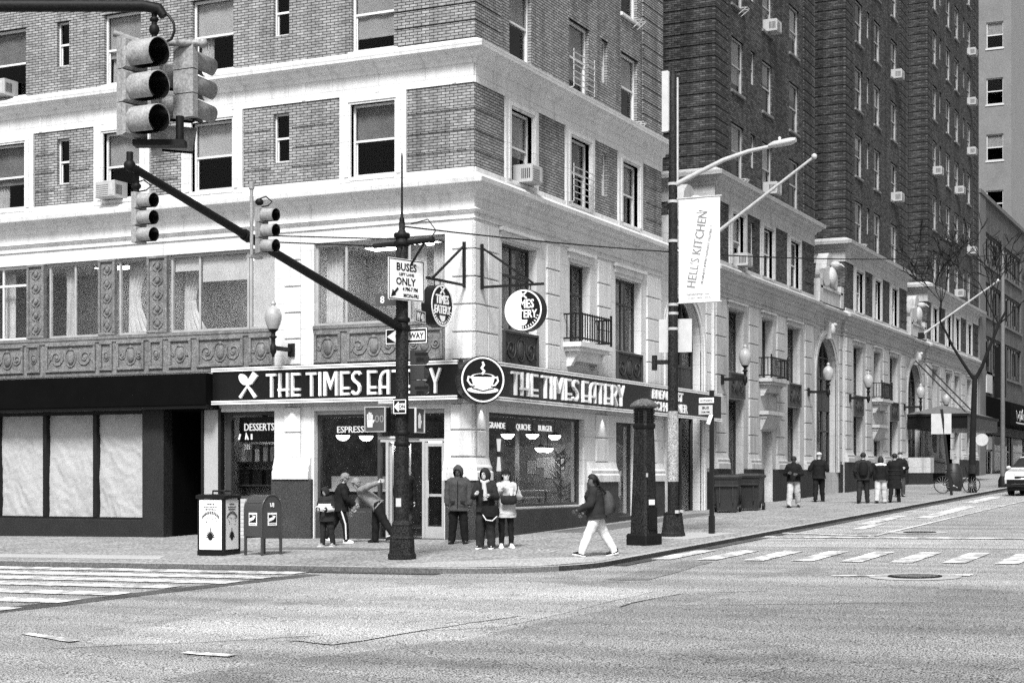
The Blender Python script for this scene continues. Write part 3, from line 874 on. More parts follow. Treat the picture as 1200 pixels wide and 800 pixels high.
# second-storey glazing band
M_OFFICE = mat('office_wall', 0.5, 0.9, 0.4, 0.8, 10, 0, 0.2)
part('interior', MB().box(3.0, .9, 4.2, 11.8, 23.5, 7.18), M_OFFICE, hotel)
part('interior', MB().box(.37, .9, 4.8, 3.0, 23.5, 4.95).box(.37, .9, 7.10, 3.0, 23.5, 7.18).box(.4, 4.6, 4.95, 2.9, 4.75, 7.1), M_OFFICE, hotel)
for a, b, vm, hm, fm in ((-4.33, -.76, (.235, .72), (), M_GREYWOOD), (-6.26, -5.46, (), (), M_GREYWOOD), (-8.65, -6.28, (.37,), (), M_GREYWOOD), (-10.30, -9.32, (), (), M_GREYWOOD),
                         (-12.61, -10.88, (.5,), (), M_GREYWOOD), (-14.6, -13.28, (.3,), (1.45,), M_WHITEWOOD), (-17, -15.2, (.5,), (), M_GREYWOOD), (-20, -17.6, (.5,), (), M_GREYWOOD), (-23.9, -20.6, (.3, .7), (), M_GREYWOOD)):
    o = tall_window(*LL, a, b, 5.07, 7.02, fm, vm=vm, hm=hm, inset=.10, glass=M_SHOPGLASS)
    w = b - a
    if a == -6.26: part('blind', MB().box(.06, .18, .06, w - .06, .19, 1.9), M_CURTAIN, o)
    elif a == -8.65:
        part('blind', MB().box(w * .38, .2, 1.25, w - .06, .21, 1.9).box(.06, .2, 1.55, w * .36, .21, 1.9), M_CURTAIN, o)
        curtain(o, .1, w * .33, .1, 1.6, .5, pinch=.5)
    elif a == -10.30: curtain(o, .06, w * .8, .1, 1.9, .4, pinch=.5)
    elif a == -12.61:
        curtain(o, .35, .62, .05, 1.8, .35); curtain(o, w * .75, w * .95, .4, 1.5, .7, M_OFFICE)
    elif a == -4.33:
        curtain(o, .1, .55, .1, 1.85, .4); curtain(o, w * .62, w * .8, .1, 1.85, .4); curtain(o, w * .86, w - .1, .1, 1.85, .35)
    else: curtain(o, .1, w * .4, .1, 1.8, .4)
for a, b in ((-13.25, -12.67), (-10.86, -10.32), (-9.30, -8.67), (-15.18, -14.62), (-17.58, -17.02), (-20.58, -20.02)):
    carved_panel(*LL, a, b, 5.07, 7.02)
part('ledge', MB().box(-24, -.07, 4.98, -5.47, .08, 5.06).box(-24, -.05, 4.90, -5.47, .08, 4.98), M_CARVED, hotel, *LL)
part('ledge', MB().box(-4.33, -.07, 4.98, -.76, .08, 5.06).box(-4.33, -.05, 4.90, -.76, .08, 4.98), M_CARVED, hotel, *LL)
for a, b in ((-14.5, -13.38), (-13.25, -12.81), (-12.61, -10.96), (-10.82, -10.41), (-10.27, -9.40), (-9.24, -8.81), (-8.62, -7.93), (-7.75, -6.36), (-6.19, -5.5), (-15.4, -14.65), (-17.2, -15.5), (-19, -17.3), (-21, -19.2), (-24, -21.2),
             (-4.30, -3.56), (-3.37, -1.93), (-1.78, -.80)):
    carved_panel(*LL, a, b, 4.16, 4.90)
part('stone_wall', MB().box(-24, -.03, 4.05, -5.47, .1, 4.165).box(-4.33, -.03, 4.05, -.76, .1, 4.165), M_CARVED, hotel, *LL)
# a radiator-style window rail in two storeys
def window_rail(loc, rz, a, b, z0):
    r = MB()
    for i in range(6): r.box(a - .05, -.16, z0 + .1 + i * .16, b + .05, -.14, z0 + .12 + i * .16)
    for x in (a - .05, b + .03): r.box(x, -.162, z0, x + .02, -.0, z0 + .02); r.box(x, -.162, z0, x + .02, -.14, z0 + 1.0)
    part('window_guard', r, M_GALV, hotel, loc, rz)
window_rail((0, 0, 0), 0, 5.42, 6.72, 8.55)
window_rail((0, 0, 0), 0, 5.42, 6.72, 11.52)
# iron brackets left under some sills
for x, z in ((WX[1][0] + 2.5, 11.5), (WX[1][0] + 2.5, 17.3), (9.9, 11.5), (9.9, 14.4), (WX[2][0] + 2.4, 11.5)):
    part('sill_bracket', MB().bar((x, 0, z), (x, -.32, z), .025).bar((x + .3, 0, z), (x + .3, -.32, z), .025).bar((x, -.32, z), (x, 0, z - .22), .025).bar((x + .3, -.32, z), (x + .3, 0, z - .22), .025).bar((x, -.32, z), (x + .3, -.32, z), .025), M_GREYWOOD, hotel)

# window air conditioners: things of their own, each standing in its window
def air_con(x, y, z, rz, label, w=.62, h=.42, d=.42):
    t = thing('window_air_conditioner', label, 'air conditioner', (x, y, z), rz, 'air conditioners in the hotel windows')
    part('case', MB().cbox(-w / 2, -d, 0, w / 2, .1, h, .02), M_ACBOX, t)
    g = MB()
    for i in range(6): g.box(-w / 2 + .05, -d - .012, .06 + i * .05, w * .18, -d + .002, .08 + i * .05)
    part('grille', g, M_GREYWOOD, t)
    part('coil', MB().box(w * .22, -d - .006, .05, w / 2 - .05, -d + .002, h - .06), M_GALV, t)
    s = MB()
    for i in range(5): s.box(w / 2 - .002, -d + .06 + i * .05, .08, w / 2 + .006, -d + .085 + i * .05, h - .1)
    part('side_louvre', s, M_DARKWOOD, t)
    s = MB()
    for i in range(5): s.box(-w / 2 - .006, -d + .06 + i * .05, .08, -w / 2 + .002, -d + .085 + i * .05, h - .1)
    part('side_louvre', s, M_DARKWOOD, t)
    return t
air_con(2.55, 0, 8.55, 0, 'white air conditioner in the stone-framed window just right of the brick corner')
air_con(0, 14.0, 11.52, RZL, 'white air conditioner in the upper brick-storey window at the picture’s left edge'.replace('’', "'"))
air_con(0, 10.35, 8.55, RZL, 'white air conditioner in the stone-framed window behind the smaller hanging signal')
for (k, ci, f, lab) in ((1, 2, 0, 'white air conditioner just over the cornice of the second wing, crossed by a flagpole'),
                        (1, 2, 2, 'white air conditioner high on the second wing beside its middle wide window column'),
                        (1, 0, -1, 'white air conditioner below the second wing cornice in a stone-framed window'),
                        (2, 3, 1, 'white air conditioner on the third wing right column, lower of the two'),
                        (2, 3, 3, 'large white air conditioner on the third wing right column, upper of the two'),
                        (3, 5, 1, 'lowest white air conditioner of the fourth wing last window column'),
                        (3, 3, 0, 'white air conditioner just over the cornice of the fourth wing'),
                        (3, 5, 3, 'white air conditioner in the fourth wing last column, above the lowest one'),
                        (3, 5, 4, 'white air conditioner in the fourth wing last column, second from its top'),
                        (3, 5, 5, 'topmost white air conditioner of the fourth wing last window column'),
                        (3, 3, 2, 'small white air conditioner in the fourth wing middle column, alone in its storey'),
                        (3, 0, 2, 'white air conditioner in the fourth wing first column beside the quoins')):
    a, b, _ = COLS[k][ci]
    air_con(WX[k][0] + (a + b) / 2 + .1, 0, 11.52 + f * FL if f >= 0 else 8.55, 0, lab)

# ------------------------------------------------------------------ the eatery: sign band, disc, blade signs, shop front, interior
DECO = {
 'T': (.56, [[(0, .94), (.56, .94)], [(.30, .94), (.30, 0)]]),
 'H': (.60, [[(.08, 1), (.08, 0)], [(.52, 1), (.52, 0)], [(-.02, .30), (.60, .30)]]),
 'E': (.50, [[(.07, 1), (.07, 0)], [(.07, .94), (.50, .94)], [(.07, .30), (.50, .30)], [(.07, .06), (.50, .06)]]),
 'I': (.16, [[(.08, 1), (.08, 0)]]),
 'M': (.78, [[(.07, 0), (.07, 1)], [(.71, 1), (.71, 0)], [(.10, .98), (.39, .36), (.68, .98)]]),
 'S': (.50, [[(.47, .84), (.38, .94), (.20, .94), (.07, .82), (.07, .68), (.16, .58), (.36, .46), (.43, .34), (.43, .18), (.32, .06), (.14, .06), (.02, .16)]]),
 'A': (.58, [[(.07, 0), (.07, .56), (.12, .76), (.24, .90), (.36, .94), (.50, .94)], [(.50, 1), (.50, 0)], [(.07, .30), (.50, .30)]]),
 'R': (.54, [[(.07, 1), (.07, 0)], [(.07, .94), (.30, .94), (.43, .84), (.46, .70), (.40, .54), (.28, .46), (.07, .46)], [(.24, .46), (.52, 0)]]),
 'Y': (.56, [[(.03, 1), (.28, .42), (.53, 1)], [(.28, .45), (.28, 0)]]),
}
def deco_sign(parent, txt, x0, x1, z0, h, y):
    tot = 0; pos = []
    for ch in txt:
        if ch == ' ': tot += .22; continue
        w = DECO[ch][0]; pos.append((ch, tot)); tot += w + .13
    k = (x1 - x0) / (tot - .13)
    for ch, p in pos:
        b = MB()
        for i, st in enumerate(DECO[ch][1]):
            pts = [(q * k, z * h) for q, z in st]
            b.stroke(pts, .100 * h, y - .075 - i * .002, y + .02)
        put('letter', b.mesh('letter', M_WHITE), parent, (x0 + p * k, 0, z0))
def band(parent, x0, x1, y, closed=True):
    part('panel', MB().box(x0, y, 3.24, x1, -.002, 4.06), M_SIGNBLACK, parent)
    for z in (3.21, 3.265, 4.015, 4.07):
        part('trim_tube', MB().box(x0 - .01, y - .045, z, x1, y + .02, z + .035), M_WHITE, parent)
    part('cap', MB().box(x0 + .01, y + .03, 4.06, x1 - .01, -.002, 4.12), M_SIGNBLACK, parent)

sg1 = thing('shop_sign', 'black sign band with white letters and crossed spoon and fork facing the avenue', 'shop sign', (0, 0, 0), RZL)
band(sg1, -7.10, -.28, -.28)
deco_sign(sg1, 'THE TIMES EATERY', -5.48, -.70, 3.36, .57, -.28)
for sg, nm in ((1, 'fork_emblem'), (-1, 'spoon_emblem')):
    b = MB(); c = (-6.03, 3.65); d = Vector((sg * .62, .78)).normalized(); n = Vector((-d.y, d.x))
    def W(u, v): return (c[0] + d.x * u + n.x * v, c[1] + d.y * u + n.y * v)
    y0 = -.345 if sg > 0 else -.352
    b.prism([W(-.36, -.035), W(-.36, .035), W(-.05, .022), W(.06, .02), W(.06, -.02), W(-.05, -.022)], y0, -.27)
    if sg < 0:
        b.prism([W(.20 + .16 * math.cos(a), .095 * math.sin(a)) for a in [2 * PI * i / 16 for i in range(16)]], y0, -.27)
    else:
        b.prism([W(.05, -.03), W(.05, .03), W(.12, .075), W(.36, .085), W(.36, -.085), W(.12, -.075)], y0, -.27)
    part(nm, b, M_WHITE, sg1)
sg2 = thing('shop_sign', 'black sign band with white deco letters and breakfast lunch dinner facing the side street', 'shop sign')
band(sg2, -.28, 17.05, -.28)
deco_sign(sg2, 'THE TIMES EATERY', 1.30, 8.45, 3.37, .56, -.28)
for t, z, x in (('BREAKFAST', 3.70, 12.0), ('LUNCH·DINNER', 3.36, 11.85)):
    m = text_mb(t, .36, .05, sx=1.40, bold=.008)
    part('lettering', shift(m, x, -.30, z), M_WHITE, sg2)

disc = thing('round_sign', 'round black corner sign with a steaming white coffee cup in a white ring', 'round sign', (-.38, -.38, 3.63), -PI / 4)
def disc_poly(r, n=40, cx=0, cz=0, rz=None):
    rz = rz or r
    return [(cx + r * math.cos(2 * PI * i / n), cz + rz * math.sin(2 * PI * i / n)) for i in range(n)]
def ring(b, r0, r1, y0, y1, n=40, cx=0, cz=0, k=1.0):
    A = disc_poly(r0, n, cx, cz, r0 * k); B = disc_poly(r1, n, cx, cz, r1 * k)
    for i in range(n):
        j = (i + 1) % n
        b.quad((A[i][0], y0, A[i][1]), (A[j][0], y0, A[j][1]), (B[j][0], y0, B[j][1]), (B[i][0], y0, B[i][1]))
        b.quad((B[i][0], y0, B[i][1]), (B[j][0], y0, B[j][1]), (B[j][0], y1, B[j][1]), (B[i][0], y1, B[i][1]))
        b.quad((A[j][0], y0, A[j][1]), (A[i][0], y0, A[i][1]), (A[i][0], y1, A[i][1]), (A[j][0], y1, A[j][1]))
    return b
part('plate', MB().prism(disc_poly(.54), -.06, .30), M_SIGNBLACK, disc)
part('rim', ring(MB(), .475, .510, -.085, -.05), M_WHITE, disc)
def cup(parent, s, y, m=M_WHITE, ox=0, oz=0):
    b = MB()
    P = lambda l: [(ox + x * s, oz + z * s) for x, z in l]
    bowl = [(-.27, .06)] + [(-.27 + .0 + .27 * (1 - math.cos(a)), .06 - .30 * math.sin(a)) for a in [PI * i / 16 for i in range(1, 16)]] + [(.27, .06)]
    b.prism(P(bowl), y - .03, y)
    ring(b, .235 * s, .275 * s, y - .032, y, 24, ox, oz + .07 * s, .26)
    for sg in (-1, 1):
        b.stroke(P([(sg * .25, .04), (sg * .34, .06), (sg * .36, -.03), (sg * .29, -.12), (sg * .22, -.13)]), .035 * s, y - .028, y)
    b.prism(P(disc_poly(.37, 24, 0, -.235, .075)), y - .022, y - .002)
    part('cup_emblem', b, m, parent)
    part('steam_emblem', MB().stroke(P([(-.02, .12), (.03, .19), (-.03, .26), (.02, .33), (-.01, .40)]), .045 * s, y - .03, y), m, parent)
    part('saucer_line', MB().stroke(P([(-.26, -.19), (0, -.255), (.26, -.19)]), .02 * s, y - .034, y), M_SIGNBLACK, parent)
cup(disc, 1.0, -.06)

def blade(label, loc, rz, arm, half=False):
    # round double-faced sign under a triangular wall bracket; local +x points away from the wall
    t = thing('blade_sign', label, 'blade sign', loc, rz, 'round blade signs over the eatery')
    a = MB().box(0, -.03, -.02, .06, .03, 1.02)
    part('wall_bar', a, M_BLACK, t)
    part('bracket_arm', MB().box(.06, -.025, .0, arm + .25, .025, .055), M_BLACK, t)
    part('bracket_brace', MB().bar((.05, 0, .92), (arm - .02, 0, .06), .045), M_BLACK, t)
    for x in (arm - .32, arm - .08): part('hanger', MB().tube([(x, 0, .0), (x, 0, -.10)], .012, 6), M_BLACK, t)
    c = (arm - .20, -.56); R = .475
    part('drum', MB().prism(disc_poly(R, 40, *c), -.13, .13), M_SIGNBLACK, t)
    for sg in (-1, 1):
        f = MB(); y = -.132
        ring(f, R - .045, R - .012, y - .012, y, 40, *c)
        for ln, z, s in (("TIMES", .05, .27), ("EATERY", -.17, .25)):
            q = text_mb(ln, s, .012, sx=.78, bold=.006); f.join(shift(q, c[0], y - .006, c[1] + z))
        for qq in (-1, 1): f.stroke([(c[0] - qq * .09, c[1] + .26), (c[0] + qq * .09, c[1] + .42)], .035, y - .012, y)
        for i in range(15):
            aa = PI + .35 + i * (PI - .7) / 14
            f.stroke([(c[0] + (R - .115) * math.cos(aa), c[1] + (R - .115) * math.sin(aa)), (c[0] + (R - .065) * math.cos(aa), c[1] + (R - .065) * math.sin(aa))], .02, y - .01, y)
        bowl = [(c[0] - .11 + .11 * (1 - math.cos(k)), c[1] - .22 - .13 * math.sin(k)) for k in [PI * i / 10 for i in range(11)]]
        f.prism(bowl, y - .012, y)
        if sg > 0:
            f.v = [(2 * c[0] - x, -yy, z) for x, yy, z in f.v]
        part('face_lettering', f, M_WHITE, t)
        if half and sg < 0:  # sky glare on the glossy face, painted as a white half-disc
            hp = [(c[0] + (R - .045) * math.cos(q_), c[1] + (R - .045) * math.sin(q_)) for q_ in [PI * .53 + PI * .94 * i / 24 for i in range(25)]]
            part('painted_glare', MB().prism(hp, -.137, -.131), M_WHITE, t)
    return t
blade('round black blade sign with dark drum hanging on the avenue side of the corner', (-.055, .22, 5.80), PI - .06, 1.40)
blade('round black blade sign, half its face painted with sky glare, on the side-street side', (.22, -.055, 5.77), -PI / 2, 1.34, True)

# --- shop front on the avenue
sf = thing('eatery_storefront', 'glazed eatery front facing the avenue with its entrance doors between stone piers', 'shop front', (0, 0, 0), RZL)
M_ALU = mat('pale_aluminium', 0.45, 0.4, 0.15, 6, 40, 0, 0.5, metal=0.3)
part('lintel_shade_band', MB().box(-4.33, .10, 2.93, -.78, .30, 3.24), M_GREYWOOD, sf)  # grey band paints the shaded stone between sign and window top
part('bulkhead', MB().cbox(-4.33, .04, -.3, -2.62, .34, .62, .02), M_GRANITE, sf)
part('window_frame', MB().box(-4.33, .16, .62, -4.26, .26, 2.93).box(-2.66, .16, .0, -2.58, .26, 2.93).box(-4.26, .16, .62, -2.66, .26, .69).box(-4.26, .161, 2.86, -2.66, .259, 2.93), M_DARKWOOD, sf)
part('pane', MB().box(-4.26, .20, .69, -2.66, .206, 2.86), M_SHOPGLASS, sf)
part('transom', MB().box(-2.58, .16, 2.26, -.80, .26, 2.33), M_ALU, sf)
part('pane', MB().box(-2.58, .20, 2.33, -.80, .206, 2.93), M_SHOPGLASS, sf)
for x in (-1.42, -.84, -2.40): part('door_post', MB().box(x - .035, .158, -.05, x + .035, .262, 2.26), M_ALU, sf)
dl = part('door', MB().box(-1.38, .17, .0, -1.31, .23, 2.24).box(-.94, .17, .0, -.87, .23, 2.24).box(-1.31, .171, .0, -.94, .229, .28).box(-1.31, .172, 2.15, -.94, .228, 2.24).box(-1.31, .172, .98, -.94, .228, 1.04), M_ALU, sf)
part('pane', MB().box(-1.31, .197, .28, -.94, .203, 2.15), M_SHOPGLASS, dl)
part('handle', MB().tube([(-1.27, .12, .95), (-1.27, .12, 1.35)], .016, 8), M_GALV, dl)
od = part('door', MB().box(-2.37, .24, .0, -2.31, 1.16, .26).box(-2.37, .24, 2.15, -2.31, 1.16, 2.24).box(-2.37, .24, .26, -2.31, .32, 2.15).box(-2.37, 1.08, .26, -2.31, 1.16, 2.15), M_ALU, sf)
part('pane', MB().box(-2.343, .32, .26, -2.337, 1.08, 2.15), M_SHOPGLASS, od)
part('threshold', MB().box(-2.6, .02, -.3, -.80, .5, .005), M_GRANITE2, sf)
# dessert window
part('window_frame', MB().box(-7.02, .14, .90, -6.86, .30, 3.04).box(-6.86, .15, 2.96, -5.47, .26, 3.04).box(-6.86, .15, .90, -5.47, .26, .97).box(-5.53, .151, .97, -5.47, .259, 2.96), M_DARKWOOD, sf)
part('pane', MB().box(-6.86, .20, .97, -5.53, .206, 2.96), M_SHOPGLASS, sf)
part('wall_tiles', MB().box(-7.08, -.05, -.4, -5.47, .12, .90), brick_mat('pale_brick_tile', .38, .44, .22, .3, .1, .15, .3), sf)
part('lintel_shade_band', MB().box(-7.08, .05, 3.04, -5.47, .3, 3.24), M_GREYWOOD, sf)  # same painted shade over the dessert window
M_NEON = mat('pale_neon_tube', 0.75, 0.4, 0.03, 3, 30, 0, 0.3, emit=0.5)
for s, x, z, h, w in (('DESSERTS', -6.12, 2.58, .26, .80), ('ESPRESSO', -3.40, 2.50, .22, 1.0)):
    m = text_mb(s, h, .02, sx=w)
    part('neon_lettering', shift(m, x, .29, z), M_NEON, sf)
part('neon_lettering', MB().stroke([(-6.72, 2.36), (-6.68, 2.50)], .04, .28, .3).stroke([(-6.52, 2.36), (-6.50, 2.50), (-6.44, 2.36)], .03, .28, .3).stroke([(-6.34, 2.36), (-6.34, 2.50)], .04, .28, .3), M_NEON, sf)
part('display_board', MB().box(-6.80, .42, 2.30, -5.50, .46, 2.92), M_SIGNBLACK, sf)

# --- shop front on the side street
sf2 = thing('eatery_storefront', 'wide eatery window over a dark granite sill on the side street', 'shop front')
part('lintel_shade_band', MB().box(.70, .10, 2.95, 6.46, .30, 3.24), M_GREYWOOD, sf2)  # shadow under the sign band, put in as grey boxes
part('window_frame', MB().box(.75, .16, .70, .81, .26, 2.95).box(6.34, .16, .70, 6.43, .26, 2.95).box(.81, .161, .70, 6.34, .259, .77).box(.81, .161, 2.88, 6.34, .259, 2.95), M_DARKWOOD, sf2)
for a, b in ((.81, 2.2), (2.2, 4.0), (4.0, 6.34)):
    part('pane', MB().box(a, .20, .77, b - .012, .206, 2.88), M_SHOPGLASS, sf2)
for s, x in (('GRANDE', 1.75), ('QUICHE', 3.25), ('BURGER', 4.55)):
    m = text_mb(s, .21, .016, sx=1.1); part('neon_lettering', shift(m, x, .29, 2.60), M_NEON, sf2)
part('lintel_shade_band', MB().box(8.60, .10, 2.95, 10.2, .3, 3.24), M_GREYWOOD, sf2)
part('window_frame', MB().box(8.67, .16, .32, 8.74, .26, 2.95).box(10.10, .16, .32, 10.17, .26, 2.95).box(8.74, .161, 2.87, 10.10, .259, 2.95).box(8.74, .161, .32, 10.10, .259, .40), M_DARKWOOD, sf2)
part('pane', MB().box(8.74, .20, .40, 10.10, .206, 2.87), M_SHOPGLASS, sf2)
part('poster', MB().box(9.25, .26, .9, 9.7, .27, 1.6), M_WHITE, sf2)

# --- interior of the eatery
M_PANEL = mat('lit_ceiling_panel', .8, .4, .02, 3, 30, 0, .3, emit=9.0)
M_FLOORT = mat('dark_floor_tile', 0.05, 0.4, 0.3, 3, 20, 0, 0.4)
M_SHOPW = mat('dark_shop_wall', 0.17, 0.8, 0.7, 1.2, 8, 0, 0.2)
room = thing('shop_interior', 'dim eatery room behind the shop windows with dark walls and low ceiling', 'shop interior')
part('floor', MB().box(.3, .3, -.35, 11.9, 7.9, .0), M_FLOORT, room)
part('ceiling', MB().box(.3, .3, 3.16, 11.9, 7.9, 3.3), M_SHOPW, room)
part('wall', MB().box(11.7, .4, 0, 11.9, 7.9, 3.16).box(.45, 7.2, 0, 11.7, 7.4, 3.16).box(10.45, .4, 0, 10.55, 2.0, 3.16), M_SHOPW, room)
for y, z, w, h in ((3.98, 1.52, .28, .40), (3.68, 1.72, .26, .28), (3.34, 1.40, .44, .62), (3.02, 1.66, .24, .34)):
    f = thing('picture_frame', 'pale picture frame on the dark eatery wall, %s' % {3.98: 'leftmost of four', 3.68: 'second from left', 3.34: 'the tall one', 3.02: 'rightmost of four'}[y], 'picture frame', (11.69, y, z), RZL, 'picture frames on the eatery wall')
    part('frame', MB().box(-w / 2, -.03, 0, w / 2, 0, .03).box(-w / 2, -.03, h - .03, w / 2, 0, h).box(-w / 2, -.03, .03, -w / 2 + .03, 0, h - .03).box(w / 2 - .03, -.03, .03, w / 2, 0, h - .03), M_OFFWHITE, f)
    part('picture', MB().box(-w / 2 + .03, -.012, .03, w / 2 - .03, -.004, h - .03), M_GREYWOOD, f)
def pendant(x, y, z, label, r=.18):
    t = thing('pendant_lamp', label, 'pendant lamp', (x, y, z), 0, 'lit pendant lamps in the eatery')
    part('cord', MB().tube([(0, 0, .10), (0, 0, 3.16 - z)], .008, 6), M_BLACK, t)
    part('lamp_shade', MB().lathe([(.02, .10), (r * .5, .06), (r * 1.02, .02), (r * 1.02, 0)], seg=16), M_BLACK, t)
    pl = bpy.data.lights.new('lamp', 'POINT'); pl.energy = 9; pl.shadow_soft_size = .1
    po = bpy.data.objects.new('bulb', pl); COL.objects.link(po); po.parent = t; po.location = (0, 0, -.2)
    part('diffuser', MB().lathe([(.0001, -.125), (r * .45, -.115), (r * .8, -.07), (r * .95, -.02), (r * .98, .0)], seg=16), M_LAMP, t)
for x, y, z, lab in ((5.06, 1.6, 2.55, 'lit bowl lamp nearest the corner in the side-street window'), (6.6, 1.6, 2.58, 'middle lit bowl lamp of the front row in the side-street window'),
                     (8.07, 1.6, 2.58, 'lit bowl lamp nearest the right pier in the side-street window'), (10.2, 3.0, 2.28, 'lower left lit bowl lamp deep in the side-street window'),
                     (11.0, 3.15, 2.28, 'lower right lit bowl lamp deep in the side-street window'), (2.0, 4.75, 2.48, 'lit bowl lamp under the espresso lettering'),
                     (2.0, 4.07, 2.46, 'lit bowl lamp just right of the espresso lettering'), (2.6, 3.60, 2.42, 'lit bowl lamp behind the signal pole'), (1.5, 1.83, 2.32, 'lit bowl lamp over the right-hand entrance door')):
    pendant(x, y, z, lab)
for i, (x, y, z, w, d, lab) in enumerate(((1.5, 3.1, 7.05, .5, 1.1, 'lit ceiling panel in the second-storey room above the sign letters'), (1.6, 7.4, 7.05, .5, 1.1, 'lit ceiling panel in the second-storey room above the dessert window'),
                                       (1.6, 11.6, 7.05, .5, 1.1, 'lit ceiling panel in the second-storey room above the vacant shop'), (.9, 6.1, 3.1, .3, .7, 'small lit strip over the dessert shelf'), (1.2, 1.9, 7.05, .4, .8, 'lit ceiling panel in the second-storey room behind the blade sign'))):
    t = thing('ceiling_light', lab, 'ceiling light', (x, y, z), 0, 'lit ceiling panels behind the windows')
    part('housing', MB().box(-w / 2 - .03, -d / 2 - .03, 0, w / 2 + .03, d / 2 + .03, .045), M_OFFWHITE, t)
    part('diffuser', MB().box(-w / 2, -d / 2, -.012, w / 2, d / 2, 0), M_PANEL, t)
for i, (y, z, w, h, lab) in enumerate(((5.2, 1.5, .9, 1.1, 'dark menu board with faint lines on the eatery back wall, left one'), (6.2, 1.45, .7, 1.2, 'dark menu board with faint lines on the eatery back wall, right one'))):
    t = thing('menu_board', lab, 'menu board', (11.69, y, z), RZL)
    part('board', MB().box(-w / 2, -.03, 0, w / 2, 0, h), M_GREYWOOD, t)
    q = MB()
    for k in range(7): q.box(-w * .4, -.034, h - .15 - k * .13, -w * .4 + w * rnd.uniform(.4, .8), -.029, h - .11 - k * .13)
    part('chalk_lines', q, M_OFFWHITE, t)
def chair(x, y, rz, lab):
    t = thing('cafe_chair', lab, 'chair', (x, y, 0), rz, 'chairs in the eatery')
    part('seat', MB().cbox(-.2, -.2, .62, .2, .2, .68, .02), M_DARKWOOD, t)
    part('backrest', MB().box(-.2, .17, .78, .2, .2, 1.12).box(-.2, .172, .68, -.17, .198, .78).box(.17, .172, .68, .2, .198, .78), M_GREYWOOD, t)
    for a in (-.17, .17):
        for b in (-.17, .17): part('leg', MB().tube([(a, b, 0), (a, b, .62)], .018, 6), M_GALV, t)
for i, (x, y, lab) in enumerate(((4.5, 1.9, 'tall cafe chair at the left end of the window counter'), (5.4, 1.95, 'tall cafe chair at the middle of the window counter'), (6.3, 1.9, 'tall cafe chair at the right end of the window counter'), (9.0, 3.6, 'cafe chair beyond the short table'))): chair(x, y, .2 * i, lab)
pp = thing('added_plant', 'leafy plant added for foliage-like marks in the right end of the eatery window', 'plant', (6.9, .9, 0))  # plant added to give the foliage-like reflections and decals in the glass
part('added_plant_pot', MB().lathe([(.16, 0), (.2, .4), (.22, .42), (.2, .44)], seg=12), M_GREYWOOD, pp)
part('stem', MB().tube([(0, 0, .4), (.03, 0, 1.2), (0, .02, 2.0)], .02, 6), M_DARKWOOD, pp)
lf = MB().add([(0, 0, 0), (.06, .03, .12), (.0, .05, .36), (-.06, .03, .12)], [(0, 1, 2), (0, 2, 3)]).mesh('leaf', mat('pale_leaf', .14, .6, .4, 8, 40, 0, .3))
for i in range(34):
    o = put('leaf', lf, pp, (rnd.uniform(-.05, .05), rnd.uniform(-.05, .05), rnd.uniform(.7, 2.05))); o.rotation_euler = (rnd.uniform(-1.5, -.5), 0, rnd.uniform(0, 6.28)); o.scale = (1.3,) * 3
def table(x, y, lx, ly, label, h=1.08):
    t = thing('counter_table', label, 'table', (x, y, 0))
    part('table_top', MB().cbox(-lx / 2, -ly / 2, h - .05, lx / 2, ly / 2, h, .01), M_OFFWHITE, t)
    for a in (-1, 1): part('leg', MB().tube([(a * lx * .4, 0, 0), (a * lx * .4, 0, h - .05)], .035, 8), M_BLACK, t)
table(5.6, 1.25, 2.7, .5, 'long white-topped counter behind the side-street window')
table(9.3, 2.9, 1.4, .6, 'short white-topped table deeper in the eatery', .85)
ct = thing('service_counter', 'service counter with a pale top behind the espresso window', 'counter', (1.1, 3.9, 0))
part('body', MB().box(-.3, -1.1, 0, .3, .7, 1.08), M_DARKWOOD, ct)
part('counter_top', MB().cbox(-.36, -1.15, 1.08, .36, .75, 1.14, .01), M_OFFWHITE, ct)
part('glass_case', MB().box(-.2, -.9, 1.14, .2, .5, 1.45), M_GREYWOOD, ct)
sh = thing('display_shelf', 'shelf of cartons in the dessert window', 'shelf', (1.0, 6.55, 0))
part('back_panel', MB().box(.3, -.6, .6, .34, .75, 2.4), M_OFFWHITE, sh)
part('shelf', MB().box(-.1, -.6, 1.78, .3, .75, 1.82), M_DARKWOOD, sh)
part('shelf', MB().box(-.1, -.6, 1.20, .3, .75, 1.24), M_DARKWOOD, sh)
yy = .68
while yy > -.5:
    w = rnd.choice((.08, .11, .14)); hh = rnd.uniform(.25, .45)
    part('carton', MB().box(-.05, yy - w, 1.82, .2, yy - .01, 1.82 + hh), rnd.choice((M_OFFWHITE, M_GREYWOOD, M_WHITE, M_DARKWOOD)), sh)
    yy -= w
for q in (.5, .1, -.3): part('urn', MB().box(-.05, q - .16, 1.24, .22, q + .12, 1.62), M_BLACK, sh)
wl = thing('wall_sconce', 'tall pale up-and-down light on the eatery column', 'wall light', (9.9, 4.2, 2.1), RZL)
part('body', MB().box(-.05, -.10, -.08, .05, 0, .08), M_BLACK, wl)
part('lamp_glass', MB().lathe([(.04, .08), (.07, .45)], (0, -.06, 0), 10).lathe([(.07, -.5), (.04, -.08)], (0, -.06, 0), 10), M_NEON, wl)
part('backing', MB().box(-.5, 0, -2.1, .5, .3, 1.05), M_SHOPW, wl)

